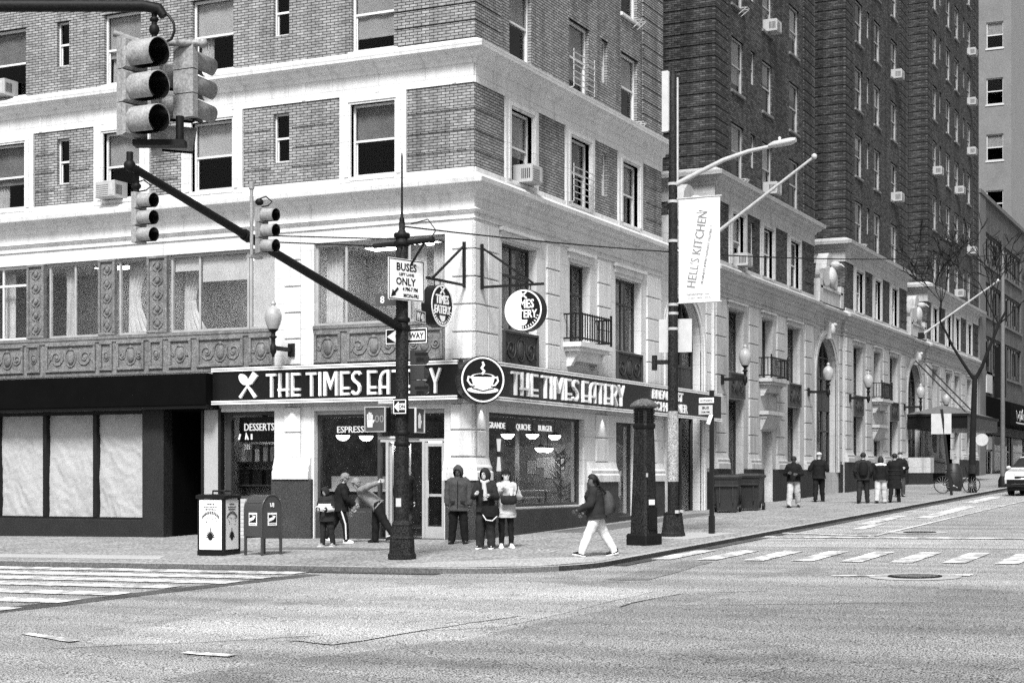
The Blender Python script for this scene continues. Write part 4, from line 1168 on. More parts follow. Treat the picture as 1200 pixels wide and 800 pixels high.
# small lit downlights at the head of the ground-floor piers
for n, (x, y, rz, lab) in enumerate(((7.55, -.16, 0, 'small lit downlight over the stone pier right of the wide eatery window'), (11.4, -.16, 0, 'small lit downlight over the stone pier behind the tapered column'),
                                     (-.16, 4.93, RZL, 'small lit downlight over the stone pier beside the dessert window'), (.25, -.16, 0, 'small lit downlight over the corner pier under the coffee cup sign'))):
    t = thing('downlight', lab, 'wall light', (x, y, 3.14), rz, 'downlights under the sign band')
    part('lamp_body', MB().lathe([(.035, 0), (.045, .02), (.045, .09), (.02, .10)], seg=10), M_ALU, t)
    la = bpy.data.lights.new('downlight', 'SPOT'); la.energy = 10; la.spot_size = math.radians(75); la.spot_blend = .8; la.shadow_soft_size = .03
    lo = bpy.data.objects.new('lamp', la); COL.objects.link(lo); lo.parent = t; lo.location = (0, 0, -.015)

# ------------------------------------------------------------------ the empty shop left of the eatery
vs = thing('vacant_storefront', 'empty shop front with paper-covered windows under a plain black fascia', 'shop front', (0, 0, 0), RZL)
part('fascia', MB().cbox(-24, -.55, 3.20, -7.12, .0, 3.98, .015), M_FASCIA, vs)
part('soffit', MB().box(-24, -.50, 3.12, -7.12, .36, 3.20), M_SIGNBLACK, vs)
part('bulkhead', MB().cbox(-24, -.02, -.6, -9.46, .3, .34, .015), M_GRANITE2, vs)
part('pier', MB().cbox(-9.45, -.06, -.6, -8.78, .3, 3.14, .015), M_GRANITE2, vs)
fr = MB().box(-24, .02, .34, -9.46, .12, .40).box(-24, .02, 3.04, -9.46, .12, 3.14)
part('window_frame', fr, M_BLACK, vs)
def paper(x0, x1):
    b = MB(); nx, nz = 30, 48; w = x1 - x0
    sd = rnd.uniform(0, 50)
    def P(i, j):
        u = i / nx; v = j / nz
        y = .13 + .05 * noise.noise((u * 3 + v * 2.2 + sd, v * 2.0 - u * 1.5, sd)) + .035 * abs(noise.noise((u * 5 + v * 6, v * 2.5 - u * 3 + sd, 3))) + .012 * noise.noise((u * 14, v * 20, sd))
        return (x0 + w * u, y, .40 + 2.64 * v)
    for i in range(nx):
        for j in range(nz): b.add([P(i, j), P(i + 1, j), P(i + 1, j + 1), P(i, j + 1)], [(0, 1, 2, 3)])
    return b
px = [-23.9, -22.3, -20.7, -19.1, -17.5, -15.9, -14.32, -12.69, -11.02, -9.46]
for a, b in zip(px, px[1:]):
    part('mullion', MB().box(b - .06, .0, .40, b + .06, .16, 3.04), M_BLACK, vs) if b < -9.6 else None
    part('masking_paper', paper(a + .06, b - (.06 if b < -9.6 else 0)), M_PAPER, vs)
part('recess_wall', MB().box(-8.80, .3, -.6, -8.74, 2.0, 3.14).box(-8.74, 2.0, -.6, -7.1, 2.1, 3.14).box(-7.66, .12, -.6, -7.60, 2.0, 3.14), M_FASCIA, vs)
part('door', MB().box(-8.6, 1.9, -.2, -7.75, 1.99, 2.6), M_SIGNBLACK, vs)
part('recess_ceiling', MB().box(-8.8, .0, 3.10, -7.1, 2.0, 3.16), M_FASCIA, vs)
part('side_panel', MB().box(-7.60, .05, .25, -7.12, .12, 3.12), M_PAPER, vs)
part('side_frame', MB().box(-7.66, .0, -.6, -7.60, .12, 3.14).box(-7.13, -.02, -.6, -7.05, .14, 3.14).box(-7.60, .02, -.6, -7.13, .14, .25), M_BLACK, vs)
part('back_wall', MB().box(-24, .5, -.6, -8.8, .6, 3.2), M_FASCIA, vs)

# ------------------------------------------------------------------ ground
RD = -.085                                         # road surface below the sidewalk plane
def gp(x, y, d=0.0): return (x, y, gz(x, y) + d)
def asphalt_mat(name, g, worn=0.2, crack=True):
    m = mat(name, g, 0.75, 0.28, .45, 34, 0.25, 0.25, speck=.93)
    nt = m.node_tree; b = nt.nodes['Principled BSDF']; L = nt.links.new
    src = b.inputs['Base Color'].links[0].from_socket
    geo = nd(nt, 'NewGeometry')
    wv = nd(nt, 'TexNoise'); wv.inputs['Scale'].default_value = .8; wv.inputs['Detail'].default_value = 6
    mp = nd(nt, 'Mapping'); mp.inputs['Scale'].default_value = (1.3, .12, 1)
    L(geo.outputs['Position'], mp.inputs[0]); L(mp.outputs[0], wv.inputs['Vector'])
    mr = nd(nt, 'MapRange'); mr.inputs['From Min'].default_value = .35; mr.inputs['From Max'].default_value = .65; mr.inputs['To Min'].default_value = 1 - worn; mr.inputs['To Max'].default_value = 1 + worn
    L(wv.outputs[0], mr.inputs['Value'])
    mu = nd(nt, 'Math', operation='MULTIPLY'); L(src, mu.inputs[0]); L(mr.outputs[0], mu.inputs[1]); out = mu.outputs[0]
    sn = nd(nt, 'TexNoise'); sn.inputs['Scale'].default_value = .7; sn.inputs['Detail'].default_value = 8; sn.inputs['Roughness'].default_value = .62; L(geo.outputs['Position'], sn.inputs['Vector'])
    sm = nd(nt, 'MapRange'); sm.inputs['From Min'].default_value = .56; sm.inputs['From Max'].default_value = .66; sm.inputs['To Min'].default_value = 1; sm.inputs['To Max'].default_value = .74; L(sn.outputs[0], sm.inputs['Value'])
    sx_ = nd(nt, 'Math', operation='MULTIPLY'); L(out, sx_.inputs[0]); L(sm.outputs[0], sx_.inputs[1]); out = sx_.outputs[0]
    if crack:
        n0 = nd(nt, 'TexNoise'); n0.inputs['Scale'].default_value = .9; n0.inputs['Detail'].default_value = 5
        L(geo.outputs['Position'], n0.inputs['Vector'])
        mxv = nd(nt, 'VectorMath', operation='SCALE'); mxv.inputs['Scale'].default_value = 1.6; L(n0.outputs['Color'], mxv.inputs[0])
        av = nd(nt, 'VectorMath', operation='ADD'); L(geo.outputs['Position'], av.inputs[0]); L(mxv.outputs[0], av.inputs[1])
        vo = nd(nt, 'TexVoronoi', feature='DISTANCE_TO_EDGE'); vo.inputs['Scale'].default_value = .22; L(av.outputs[0], vo.inputs['Vector'])
        n5 = nd(nt, 'TexNoise'); n5.inputs['Scale'].default_value = .3; L(geo.outputs['Position'], n5.inputs['Vector'])
        m6 = nd(nt, 'MapRange'); m6.inputs['From Min'].default_value = .5; m6.inputs['From Max'].default_value = .62; m6.inputs['To Min'].default_value = 0; m6.inputs['To Max'].default_value = .010; L(n5.outputs[0], m6.inputs['Value'])
        lt = nd(nt, 'Math', operation='LESS_THAN'); L(vo.outputs['Distance'], lt.inputs[0]); L(m6.outputs[0], lt.inputs[1])
        m5 = nd(nt, 'MapRange'); m5.inputs['To Min'].default_value = 1; m5.inputs['To Max'].default_value = .35; L(lt.outputs[0], m5.inputs['Value'])
        mu2 = nd(nt, 'Math', operation='MULTIPLY'); L(out, mu2.inputs[0]); L(m5.outputs[0], mu2.inputs[1]); out = mu2.outputs[0]
    L(out, b.inputs['Base Color'])
    return m
M_ASPH = asphalt_mat('worn_asphalt', .25, .2, False)
M_ASPH_D = asphalt_mat('darker_asphalt_patch', .185, .2, False)
M_ASPH_L = asphalt_mat('pale_asphalt_patch', .30, .2, False)
M_TRENCH2 = asphalt_mat('middling_asphalt_patch', .215, .2, False)
M_TRENCH = asphalt_mat('trench_asphalt', .07, .3, False)

tag(part('road', MB().quad(gp(-160, -260, RD), gp(420, -260, RD), gp(420, 260, RD), gp(-160, 260, RD)), M_ASPH), kind='structure')
M_CONC_D = mat('stained_concrete', 0.12, 0.9, 0.3, 1.2, 22, 0.1, 0.25, speck=.35)
# sidewalk with a rounded corner; kerb stones along its edge
KX, KY, KR = -8.25, -5.80, 2.2
def edge(o):
    r = KR - o
    pts = [(KX + o, 90)]
    pts += [(KX + KR - r * math.cos(a), KY + KR - r * math.sin(a)) for a in [PI / 2 * i / 10 for i in range(11)]]
    return pts + [(190, KY + o)]
e0, e1 = edge(0.0), edge(0.18)
lip = [0.0] + [0.0] * 12
sw = MB()
sw.add([gp(x, y) for x, y in e1] + [gp(190, 1.2), gp(1.2, 1.2), gp(1.2, 90)], [tuple(range(len(e1) + 3))])
tag(part('sidewalk', sw, M_CONCRETE), kind='structure')
kb = MB()
for (a, b), (c, d) in zip(zip(e0, e0[1:]), zip(e1, e1[1:])):
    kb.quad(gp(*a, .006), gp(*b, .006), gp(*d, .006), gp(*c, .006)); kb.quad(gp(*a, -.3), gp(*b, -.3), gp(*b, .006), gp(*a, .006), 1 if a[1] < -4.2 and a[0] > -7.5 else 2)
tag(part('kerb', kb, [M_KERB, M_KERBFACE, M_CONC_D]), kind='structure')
def sheet(name, poly, m, d, kind='structure', parent=None):
    b = MB().add([gp(x, y, d) for x, y in poly], [tuple(range(len(poly)))])
    return tag(part(name, b, m, parent), kind=kind)
def wobble(pts, amp=.12, n=7):
    out = []
    for (x0, y0), (x1, y1) in zip(pts, pts[1:] + pts[:1]):
        for i in range(n):
            u = i / n; s = amp * noise.noise((x0 + (x1 - x0) * u * 3.1, y0 + (y1 - y0) * u * 3.1, 7.7)) if i else 0
            out.append((x0 + (x1 - x0) * u + s, y0 + (y1 - y0) * u + s))
    return out
sheet('asphalt_patch', wobble([(-30, -8.3), (-15.6, -8.5), (-11, -8.9), (-9.2, -12.5), (-12, -26), (-30, -26)]), M_ASPH_D, RD + .004)
sheet('asphalt_patch', wobble([(-19, -4.4), (-12.0, -3.2), (-9.4, -5.6), (-10.6, -8.4), (-15.6, -8.3)]), M_ASPH_L, RD + .004)
sheet('asphalt_patch', wobble([(-18.6, -.7), (-15.7, -.8), (-9.0, -1.6), (-8.9, -1.15), (-15.2, -.25), (-18.6, -.1)], .08), M_TRENCH, RD + .004)
sheet('asphalt_patch', wobble([(-19.9, -7.2), (-17.0, -8.4), (-18, -12.5), (-24, -12), (-24, -7)]), M_TRENCH if False else M_ASPH_D, RD + .008)
sheet('asphalt_patch', wobble([(2.7, -6.2), (2.7, -18), (-.3, -18), (-.3, -6.3)], .05), M_ASPH_L, RD + .004)
sheet('asphalt_patch', wobble([(3.9, -6.0), (34, -6.0), (34, -8.4), (5.6, -8.4)], .1), M_ASPH_L, RD + .004)
M_TAR = mat('crack_seal_tar', .045, .5, .3, 3, 30, 0, .4)
def tar_line(pts, w=.035):
    b = MB(); v = []
    n = len(pts)
    fine = []
    for (x0, y0), (x1, y1) in zip(pts, pts[1:]):
        k = max(2, int(math.hypot(x1 - x0, y1 - y0) / .25))
        for i in range(k):
            u = i / k; x = x0 + (x1 - x0) * u; y = y0 + (y1 - y0) * u
            fine.append((x + .10 * noise.noise((x * 1.3, y * 1.3, 4)), y + .10 * noise.noise((x * 1.3, y * 1.3, 9))))
    for i, (x, y) in enumerate(fine):
        q = fine[min(i + 1, len(fine) - 1)]; r = fine[max(i - 1, 0)]; d = Vector((q[0] - r[0], q[1] - r[1])).normalized(); ww = w * (.4 + .6 * abs(noise.noise((x * 3, y * 3, 1))) * 2)
        v += [gp(x - d.y * ww / 2, y + d.x * ww / 2, RD + .012), gp(x + d.y * ww / 2, y - d.x * ww / 2, RD + .012)]
    b.add(v, [(2 * i, 2 * i + 1, 2 * i + 3, 2 * i + 2) for i in range(len(fine) - 1)])
    tag(part('crack_seal', b, M_TAR), kind='structure')
tar_line([(-13.0, -8.75), (-11.0, -8.9), (-10.2, -10.2)], .04)
sheet('asphalt_patch', wobble([(-12.6, -9.4), (-9.4, -9.9), (-9.0, -12.2), (-11.4, -12.6)], .1), M_TRENCH2, RD + .008)
sheet('asphalt_patch', wobble([(-8.9, -6.9), (-4.7, -6.7), (-4.7, -7.3), (-8.8, -7.6)], .1), M_ASPH_D, RD + .008)
sheet('asphalt_patch', wobble([(-17.6, -6.6), (-14.2, -7.4), (-14.4, -8.0), (-17.8, -7.3)], .1), M_ASPH_L, RD + .012)
# gutter strip and joint along the kerb
sheet('gutter', [(KX - .35, 60), (KX - .02, 60), (KX - .02, -3.6), (KX - .35, -3.6)], M_TRENCH, RD + .012)
sheet('gutter', [(-6.0, KY - .3), (-6.0, KY - .02), (120, KY - .02), (120, KY - .3)], M_TRENCH, RD + .012)
for a, b in (((-8.0, -3.7), (-6.0, -5.75)),):
    sheet('corner_ramp', [(-8.15, -2.2), (-7.2, -2.4), (-5.2, -4.6), (-5.0, -5.6), (-6.2, -5.68), (-7.5, -5.05), (-8.05, -3.9)], M_KERB, .012)
# sidewalk patches
M_CONC_D2 = mat('stained_concrete', 0.12, 0.9, 0.3, 1.2, 22, 0.1, 0.25, speck=.35)
M_CONC_L = mat('new_concrete', 0.36, 0.9, 0.15, 1.2, 22, 0.1, 0.25, speck=.2)
sheet('sidewalk_patch', wobble([(-3.9, 3.3), (-3.2, 3.0), (-3.3, .2), (-4.0, .3)], .1), M_CONC_D, .004)
sheet('sidewalk_patch', wobble([(3.2, -1.6), (14, -1.2), (14, -.5), (3.2, -.4)], .08), M_CONC_D, .004)
sheet('sidewalk_patch', wobble([(.6, -4.9), (3.4, -5.2), (3.6, -3.6), (1.2, -3.4)], .08), M_CONC_L, .004)
sheet('sidewalk_patch', wobble([(-7.3, 9), (-6.3, 9), (-6.2, 3.9), (-7.2, 3.4)], .08), M_CONC_L, .004)

def paint_mat():
    m = bpy.data.materials.new('worn_road_paint'); m.use_nodes = True
    nt = m.node_tree; b = nt.nodes['Principled BSDF']; L = nt.links.new; b.inputs['Roughness'].default_value = .7
    geo = nd(nt, 'NewGeometry')
    n1 = nd(nt, 'TexNoise'); n1.inputs['Scale'].default_value = 2.6; n1.inputs['Detail'].default_value = 10; n1.inputs['Roughness'].default_value = .8
    L(geo.outputs['Position'], n1.inputs['Vector'])
    mr = nd(nt, 'MapRange'); mr.inputs['From Min'].default_value = .465; mr.inputs['From Max'].default_value = .54; mr.inputs['To Min'].default_value = .28; mr.inputs['To Max'].default_value = .76
    L(n1.outputs[0], mr.inputs['Value']); L(mr.outputs[0], b.inputs['Base Color'])
    return m
M_PAINT = paint_mat()
def zebra(label, stripes):
    t = thing('crosswalk', None, None); t['kind'] = 'structure'
    for i, p in enumerate(stripes):
        b = MB().add([gp(x, y, RD + .016) for x, y in p], [tuple(range(len(p)))])
        part('stripe', b, M_PAINT, t)
x = -8.85; st = []
while x > -29:
    y0 = -1.05 if x > -11 else -.6
    st.append(wobble([(x - .27, y0), (x + .27, y0), (x + .27, 6.2), (x - .27, 6.2)], .03, 5)); x -= 1.0 if x > -11 else 1.25
zebra('avenue', st)
y = -6.15; st = []
while y > -20:
    st.append(wobble([(-4.35, y - .20), (-4.35, y + .20), (-1.6, y + .20), (-1.6, y - .20)], .03, 5)); y -= .90
zebra('side street', st)
for nm, p in (('stop_line', [(2.9, -5.9), (3.35, -5.9), (3.35, -18), (2.9, -18)]), ('lane_line', [(3.5, -8.35), (3.5, -8.22), (60, -8.75), (60, -8.9)]), ('lane_line', [(3.6, -8.40), (3.9, -8.40), (4.9, -5.9), (4.6, -5.9)]),
              ('road_marking', [(9, -6.6), (14, -6.5), (14, -6.9), (9, -7.0)]), ('road_marking', [(12.5, -7.4), (21, -7.2), (21, -7.7), (12.5, -7.9)]), ('road_marking', [(24, -6.7), (30, -6.6), (30, -7.1), (24, -7.2)]), ('road_marking', [(6.5, -7.1), (9.5, -7.0), (9.5, -7.3), (6.5, -7.4)]),
              ('road_marking', [(-18.0, -3.0), (-17.85, -3.0), (-18.3, -4.2), (-18.5, -4.2)]), ('road_marking', [(-18.95, -6.1), (-18.8, -6.1), (-18.85, -6.8), (-19.05, -6.8)]), ('road_marking', [(-7.0, -12.3), (-6.7, -12.3), (-7.4, -10.2), (-7.55, -10.2)])):
    sheet(nm, wobble(p, .05, 5), M_PAINT, RD + .016)
def manhole(x, y, r, label, d=RD):
    t = thing('manhole_cover', label, 'manhole cover', gp(x, y, d))
    def C(rr, q): return [(rr * math.cos(2 * PI * i / 28), rr * math.sin(2 * PI * i / 28), .022 * rr * math.cos(2 * PI * i / 28) - .010 * rr * math.sin(2 * PI * i / 28) + q) for i in range(28)]
    part('collar', MB().add(C(r * 1.7, .010), [tuple(range(28))]), M_CONC_L, t)
    part('lid', MB().add(C(r, .022) + C(r, .0), [tuple(range(28))] + [(i, i + 28, (i + 1) % 28 + 28, (i + 1) % 28) for i in range(28)]), M_IRON, t)
    b = MB()
    for i in range(-3, 4):
        q = i * r / 4; l = math.sqrt(max(0, (r * .85) ** 2 - q * q))
        b.add([(q - .02, -l, .03 + .022 * q), (q + .02, -l, .03 + .022 * q), (q + .02, l, .03 + .022 * q), (q - .02, l, .03 + .022 * q)], [(0, 1, 2, 3)])
    part('rib', b, M_GALV, t)
manhole(-7.3, -11.5, .42, 'round manhole cover in a pale collar before the side-street crosswalk')
manhole(5.4, -9.0, .38, 'round manhole cover just beyond the stop line on the side street')

# ------------------------------------------------------------------ street furniture
def plate(name, label, cat, loc, rz, w, h, face, edge_m=None, items=(), group=None, border=None, th=.012):
    t = thing(name, label, cat, loc, rz, group)
    part('plate', MB().box(-w / 2, -th / 2, -h / 2, w / 2, th / 2, h / 2), face, t)
    if border:
        b = MB(); q = .016; y0 = -th / 2 - .004; y1 = -th / 2 + .001; g = .012
        b.box(-w / 2 + g, y0, -h / 2 + g, w / 2 - g, y1, -h / 2 + g + q); b.box(-w / 2 + g, y0, h / 2 - g - q, w / 2 - g, y1, h / 2 - g)
        b.box(-w / 2 + g, y0, -h / 2 + g + q, -w / 2 + g + q, y1, h / 2 - g - q); b.box(w / 2 - g - q, y0, -h / 2 + g + q, w / 2 - g, y1, h / 2 - g - q)
        part('border', b, border, t)
    for s, x, z, size, m, sx in items:
        q = text_mb(s, size, .006, sx=sx, bold=size * .02)
        part('lettering', shift(q, x, -th / 2 - .003, z), m, t)
    return t

def signal_head(parent, loc, rz, m_body, n=3, s=.25):
    # one three-section head facing its local -y; the body hangs below its own origin
    h = s * n
    b = MB()
    for i in range(n):
        b.cbox(-s * .5, -.07, -s * (i + 1) + .004, s * .5, .012, -s * i - .004, .018)
    o = part('signal_head', b, m_body, parent, loc, rz)
    for i in range(n):
        z = -s * (i + .5); r = s * .43; v = MB(); k = 18; L = .27
        # tunnel visor, cut away underneath
        vs = []
        ang = [math.radians(-62 + 304 * j / k) for j in range(k + 1)]
        for j, a in enumerate(ang):
            dd = L * (1 - .12 * (1 - math.sin(a)) / 2)
            c = (math.cos(a), math.sin(a))
            vs += [(r * c[0], -.07, z + r * c[1]), (r * c[0], -.07 - dd, z + r * c[1] - .012), (r * .95 * c[0], -.07 - dd, z + r * .95 * c[1] - .012), (r * .95 * c[0], -.07, z + r * .95 * c[1])]
        fs = []
        for j in range(k):
            a, c = 4 * j, 4 * j + 4
            fs += [(a, a + 1, c + 1, c), (a + 1, a + 2, c + 2, c + 1), (a + 2, a + 3, c + 3, c + 2)]
        v.add(vs, fs, 0, True)
        put('visor', v.mesh('visor', [m_body]), o)
        w = MB(); ring_n = 18
        pts = [(r * .94 * math.cos(2 * PI * q / ring_n), r * .94 * math.sin(2 * PI * q / ring_n)) for q in range(ring_n)]
        w.add([(x, -.085, z + y) for x, y in pts], [tuple(range(ring_n))])
        inn = []
        for j, a in enumerate(ang):
            c = (math.cos(a) * r * .935, math.sin(a) * r * .935)
            inn += [(c[0], -.08, z + c[1]), (c[0], -.07 - L * .94, z + c[1] - .010)]
        w.add(inn, [(2 * j, 2 * j + 1, 2 * j + 3, 2 * j + 2) for j in range(k)], 0, True)
        put('lens', w.mesh('lens', M_LENS), o)
    return o

# --- signal pole on the corner, with its guyed mast arm over the avenue
PX, PY = -6.22, -1.62; PZ = gz(PX, PY)
sp = thing('signal_pole', 'dark octagonal traffic signal pole on the corner with a long slanting mast arm', 'signal pole', (PX, PY, PZ))
part('base', MB().lathe([(.27, 0), (.27, .10), (.245, .12), (.235, .38), (.245, .40), (.215, .44), (.19, .62), (.20, .66), (.15, .74)], seg=8, smooth=False, a0=PI / 8), M_POLE, sp)
part('pole', MB().lathe([(.138, .70), (.125, 3.2), (.115, 6.15), (.06, 6.25), (.06, 6.40)], seg=12, a0=.2), M_POLE, sp)
part('finial', MB().lathe([(.045, 6.38), (.055, 6.44), (.03, 6.5), (.022, 6.6), (.018, 7.65), (.006, 7.72)], seg=8), M_IRON, sp)
for z in (4.35, 4.50, 5.95, 6.1, 2.15, 2.35): part('clamp', MB().lathe([(.14, z), (.155, z + .02), (.155, z + .07), (.14, z + .09)], seg=12), M_IRON, sp)
az, bz = 4.27 - PZ, 5.99 - PZ
tip = (-14.13 - PX, .08, bz)
def on_arm(u, up_=0): return Vector((-.1, 0, az)).lerp(Vector(tip), u) + Vector((0, 0, up_))
part('mast_arm', MB().tube([on_arm(0), on_arm(.4), on_arm(1)], [.085, .075, .06], 12), M_IRON, sp)
part('arm_cap', MB().ball(tip, .09, .09, .09, 10, 7).tube([(tip[0], tip[1], tip[2] + .06), (tip[0], tip[1], tip[2] + .20)], .05, 8), M_IRON, sp)
part('cross_arm', MB().tube([(0, .62, 5.98), (0, -.62, 6.02)], .05, 10).tube([(0, -.62, 6.02), (0, -.68, 6.02)], .065, 10), M_IRON, sp)
part('brace', MB().tube([(0, -.10, 5.45), (0, -.50, 6.0)], .022, 6), M_IRON, sp)
part('cable_loop', MB().tube([(0, -.2, 6.35), (.02, -.55, 6.42), (.02, -.72, 6.2), (.0, -.6, 6.02)], .012, 6), M_BLACK, sp)
a1 = on_arm(.56, .09)
for z, dy in ((6.08, .08), (5.92, -.06)):
    part('guy_wire', MB().tube([(0, dy, z), a1 + Vector((-.4 if z > 6 else 0, dy * .3, .06 if z > 6 else 0))], .013, 6), M_BLACK, sp)
for q in (.56, .62): part('arm_clamp', MB().tube([on_arm(q), on_arm(q + .018)], .095, 10), M_IRON, sp)
hp = 4.87
def hang_signal(label, x, y, ztop, zarm, rz):
    t = thing('traffic_signal', label, 'traffic signal', (x, y, ztop), rz, 'traffic signals hanging from the slanting mast arm')
    signal_head(t, (0, 0, 0), 0, M_SIGNALGREY)
    part('hanger', MB().tube([(0, .03, -.01), (0, .03, zarm - ztop)], .04, 8).ball((0, .03, .10), .07, .07, .06, 8, 6), M_IRON, t)
    part('cable_loop', MB().tube([(0, .03, .15), (.10, -.02, .20), (.22, -.05, .13), (.12, -.05, .05), (.02, 0, .02)], .012, 6), M_BLACK, t)
    return t
hang_signal('pale three-light traffic signal hanging at the tip of the slanting mast arm', -13.97, -1.56, 5.62, 5.93, -.12)
t2 = hang_signal('pale three-light traffic signal half way along the slanting mast arm', -11.05, -1.72, 5.82, 5.40, -.12)
part('side_bracket', MB().tube([(-.20, .02, -.80), (-.20, .02, .28)], .03, 8).box(-.27, -.03, -.83, .02, .07, -.79).tube([(-.20, .02, .28), (-.20, .02, .40)], .045, 8), M_SIGNALGREY, t2)
# dark signal turned away from the camera on the pole
t = thing('traffic_signal', 'dark traffic signal seen from behind, strapped to the corner signal pole', 'traffic signal', (PX + .20, PY - .22, 3.86), PI / 2 + .12)
signal_head(t, (0, 0, 0), 0, M_SIGNALDARK, 3, .285)
part('bracket', MB().box(-.25, .08, -.12, 0, .12, -.06).box(-.25, .08, -.76, 0, .12, -.70), M_IRON, t)

plate('bus_lane_sign', 'white BUSES ONLY lane sign with a slanting arrow on the signal pole', 'road sign', (PX - .12, PY - .16, 5.16), math.radians(-16.4), .94, .78, M_WHITE, None,
      [('BUSES', 0, .17, .20, M_BLACK, 1.0), ('LEFT LANE', 0, .075, .07, M_BLACK, 1.2), ('ONLY', -.02, -.10, .19, M_BLACK, 1.0), ('4 PM-7 PM', .10, -.21, .10, M_BLACK, .9), ('MON-FRI', .12, -.33, .10, M_BLACK, 1.0)], border=M_BLACK)
o = [q for q in COL.objects if q.name == 'bus_lane_sign'][0]
part('arrow', MB().stroke([(-.22, -.17), (-.33, -.28)], .045, -.012, -.004).prism([(-.40, -.34), (-.36, -.20), (-.27, -.30)], -.012, -.004), M_BLACK, o)
ow = plate('one_way_sign', 'black and white ONE WAY arrow sign on the signal pole', 'road sign', (PX + .17, PY + .0, 4.13), RZL, .92, .31, M_SIGNBLACK, None, [('ONE WAY', .07, -.05, .15, M_SIGNBLACK, .88)], border=M_WHITE)
part('arrow', MB().prism([(-.42, 0), (-.22, .125), (-.22, .085), (.40, .085), (.40, -.085), (-.22, -.085), (-.22, -.125)], -.0085, -.004), M_WHITE, ow)
for ch in ow.children:
    if ch.name.startswith('lettering'): ch.location.y = -.004
so = plate('one_way_sign', 'small black arrow sign low on the signal pole over the walk signals', 'road sign', (PX - .17, PY - .05, 2.77), RZL, .30, .29, M_SIGNBLACK, None, [('ON', .05, -.03, .09, M_SIGNBLACK, 1.0)], border=M_WHITE)
part('arrow', MB().prism([(-.12, 0), (-.02, .10), (-.02, .06), (.13, .06), (.13, -.06), (-.02, -.06), (-.02, -.10)], -.0085, -.004), M_WHITE, so)
for ch in so.children:
    if ch.name.startswith('lettering'): ch.location.y = -.004
M_SIGNGREY = mat('mid_grey_sign_face', 0.06, .5, .1, 4, 60, 0, .4)
plate('street_name_sign', 'dark street name sign reading 8 AV behind the signal pole', 'street sign', (PX + .06, PY + .36, 4.83), RZL, .52, .24, M_SIGNGREY, None, [('8', -.10, -.06, .19, M_WHITE, 1), ('AV', .12, .0, .11, M_WHITE, 1)])
plate('street_name_sign', 'dark street name sign edge-on beside the signal pole, pale figures', 'street sign', (PX + .32, PY - .22, 4.50), .18, .62, .26, M_SIGNBLACK, None, [('W 40', 0, -.08, .22, M_WHITE, .9)], border=M_WHITE)
def walk_signal(label, loc, rz, hand):
    t = thing('walk_signal', label, 'walk signal', loc, rz, 'walk signals on the corner pole')
    part('housing', MB().cbox(-.21, -.10, -.23, .21, .12, .23, .02), M_IRON, t)
    b = MB(); b.box(-.225, -.13, .22, .225, .02, .24); b.box(-.225, -.13, -.24, -.21, -.09, .22); b.box(.21, -.13, -.24, .225, -.09, .22); b.box(-.21, -.13, -.24, .21, -.09, -.225)
    part('frame', b, M_GALV, t)
    part('face', MB().box(-.20, -.106, -.22, .20, -.101, .22), M_SIGNGREY, t)
    k = MB(); ox = -.11 if hand else 0
    k.prism([(ox - .06, -.15), (ox + .05, -.15), (ox + .06, .0), (ox - .07, .0)], -.112, -.105)
    for i, (dx, hh) in enumerate(((-.055, .10), (-.02, .135), (.015, .125), (.045, .09))): k.stroke([(ox + dx, -.01), (ox + dx, hh)], .026, -.112, -.105)
    k.stroke([(ox + .05, -.08), (ox + .09, -.01)], .026, -.112, -.105)
    part('hand_symbol', k, M_LAMP_W, t)
    if hand:
        q = text_mb('00', .20, .006); part('countdown', shift(q, .09, -.107, -.06), M_SIGNALGREY_D, t)
    return t
M_LAMP_W = mat('lit_white_symbol', .5, .5, .3, 12, 60, 0, .3, emit=.12)
M_SIGNALGREY_D = mat('dim_digit', .22, .5, .1, 4, 40, 0, .3)
walk_signal('walk signal with a lit hand and dim countdown, facing the avenue', (PX - .28, PY + .36, 2.53), RZL, True)
walk_signal('walk signal with a lit hand turned towards the side street', (PX + .20, PY - .16, 2.52), .12, False)
t = [q for q in COL.objects if q.name == 'signal_pole'][0]
part('signal_bracket', MB().tube([(-.28, .36, 2.96), (0, .05, 2.96)], .035, 8).tube([(-.28, .36, 2.30), (0, .05, 2.30)], .035, 8).tube([(.3, -.2, 2.28), (0, 0, 2.28)], .03, 8), M_GALV, sp)
part('sticker', MB().box(-.145, -.06, 1.0, -.136, .05, 1.16), M_OFFWHITE, sp)

# --- big signal cluster over the avenue, close to the camera
CX, CY = -22.94, -8.82
mp_ = thing('signal_mast', 'dark horizontal signal mast arm entering at the top left corner', 'signal pole', (CX - RT.x * 9.6, CY - RT.y * 9.6, gz(CX - RT.x * 9.6, CY - RT.y * 9.6) - .14), math.atan2(RT.y, RT.x))
z0 = 5.10 - mp_.location.z
part('base', MB().lathe([(.30, 0), (.30, .1), (.24, .7), (.15, .8)], seg=8, smooth=False), M_POLE, mp_)
part('pole', MB().lathe([(.14, .6), (.12, z0 + .6), (.02, z0 + .8)], seg=12), M_POLE, mp_)
part('mast_arm', MB().tube([(.0, 0, z0 - .02), (5, 0, z0), (9.58, 0, z0), (9.70, 0, z0 - .02), (9.74, 0, z0 - .08)], [.07, .055, .046, .042, .035], 12), M_IRON, mp_)
part('arm_sleeve', MB().tube([(8.3, 0, z0 + .05), (9.0, 0, z0 + .06)], .03, 8), M_IRON, mp_)
cl = thing('traffic_signal', 'large pale traffic signal cluster with big black visors hanging near the camera', 'traffic signal', (CX, CY, 5.02), math.atan2(RT.y, RT.x))
part('hanger', MB().tube([(.06, .02, .08), (.06, .02, -.16)], .022, 8).ball((.06, .02, -.10), .042, .042, .05, 8, 6).ball((.06, .02, -.02), .036, .036, .025, 8, 6), M_IRON, cl)
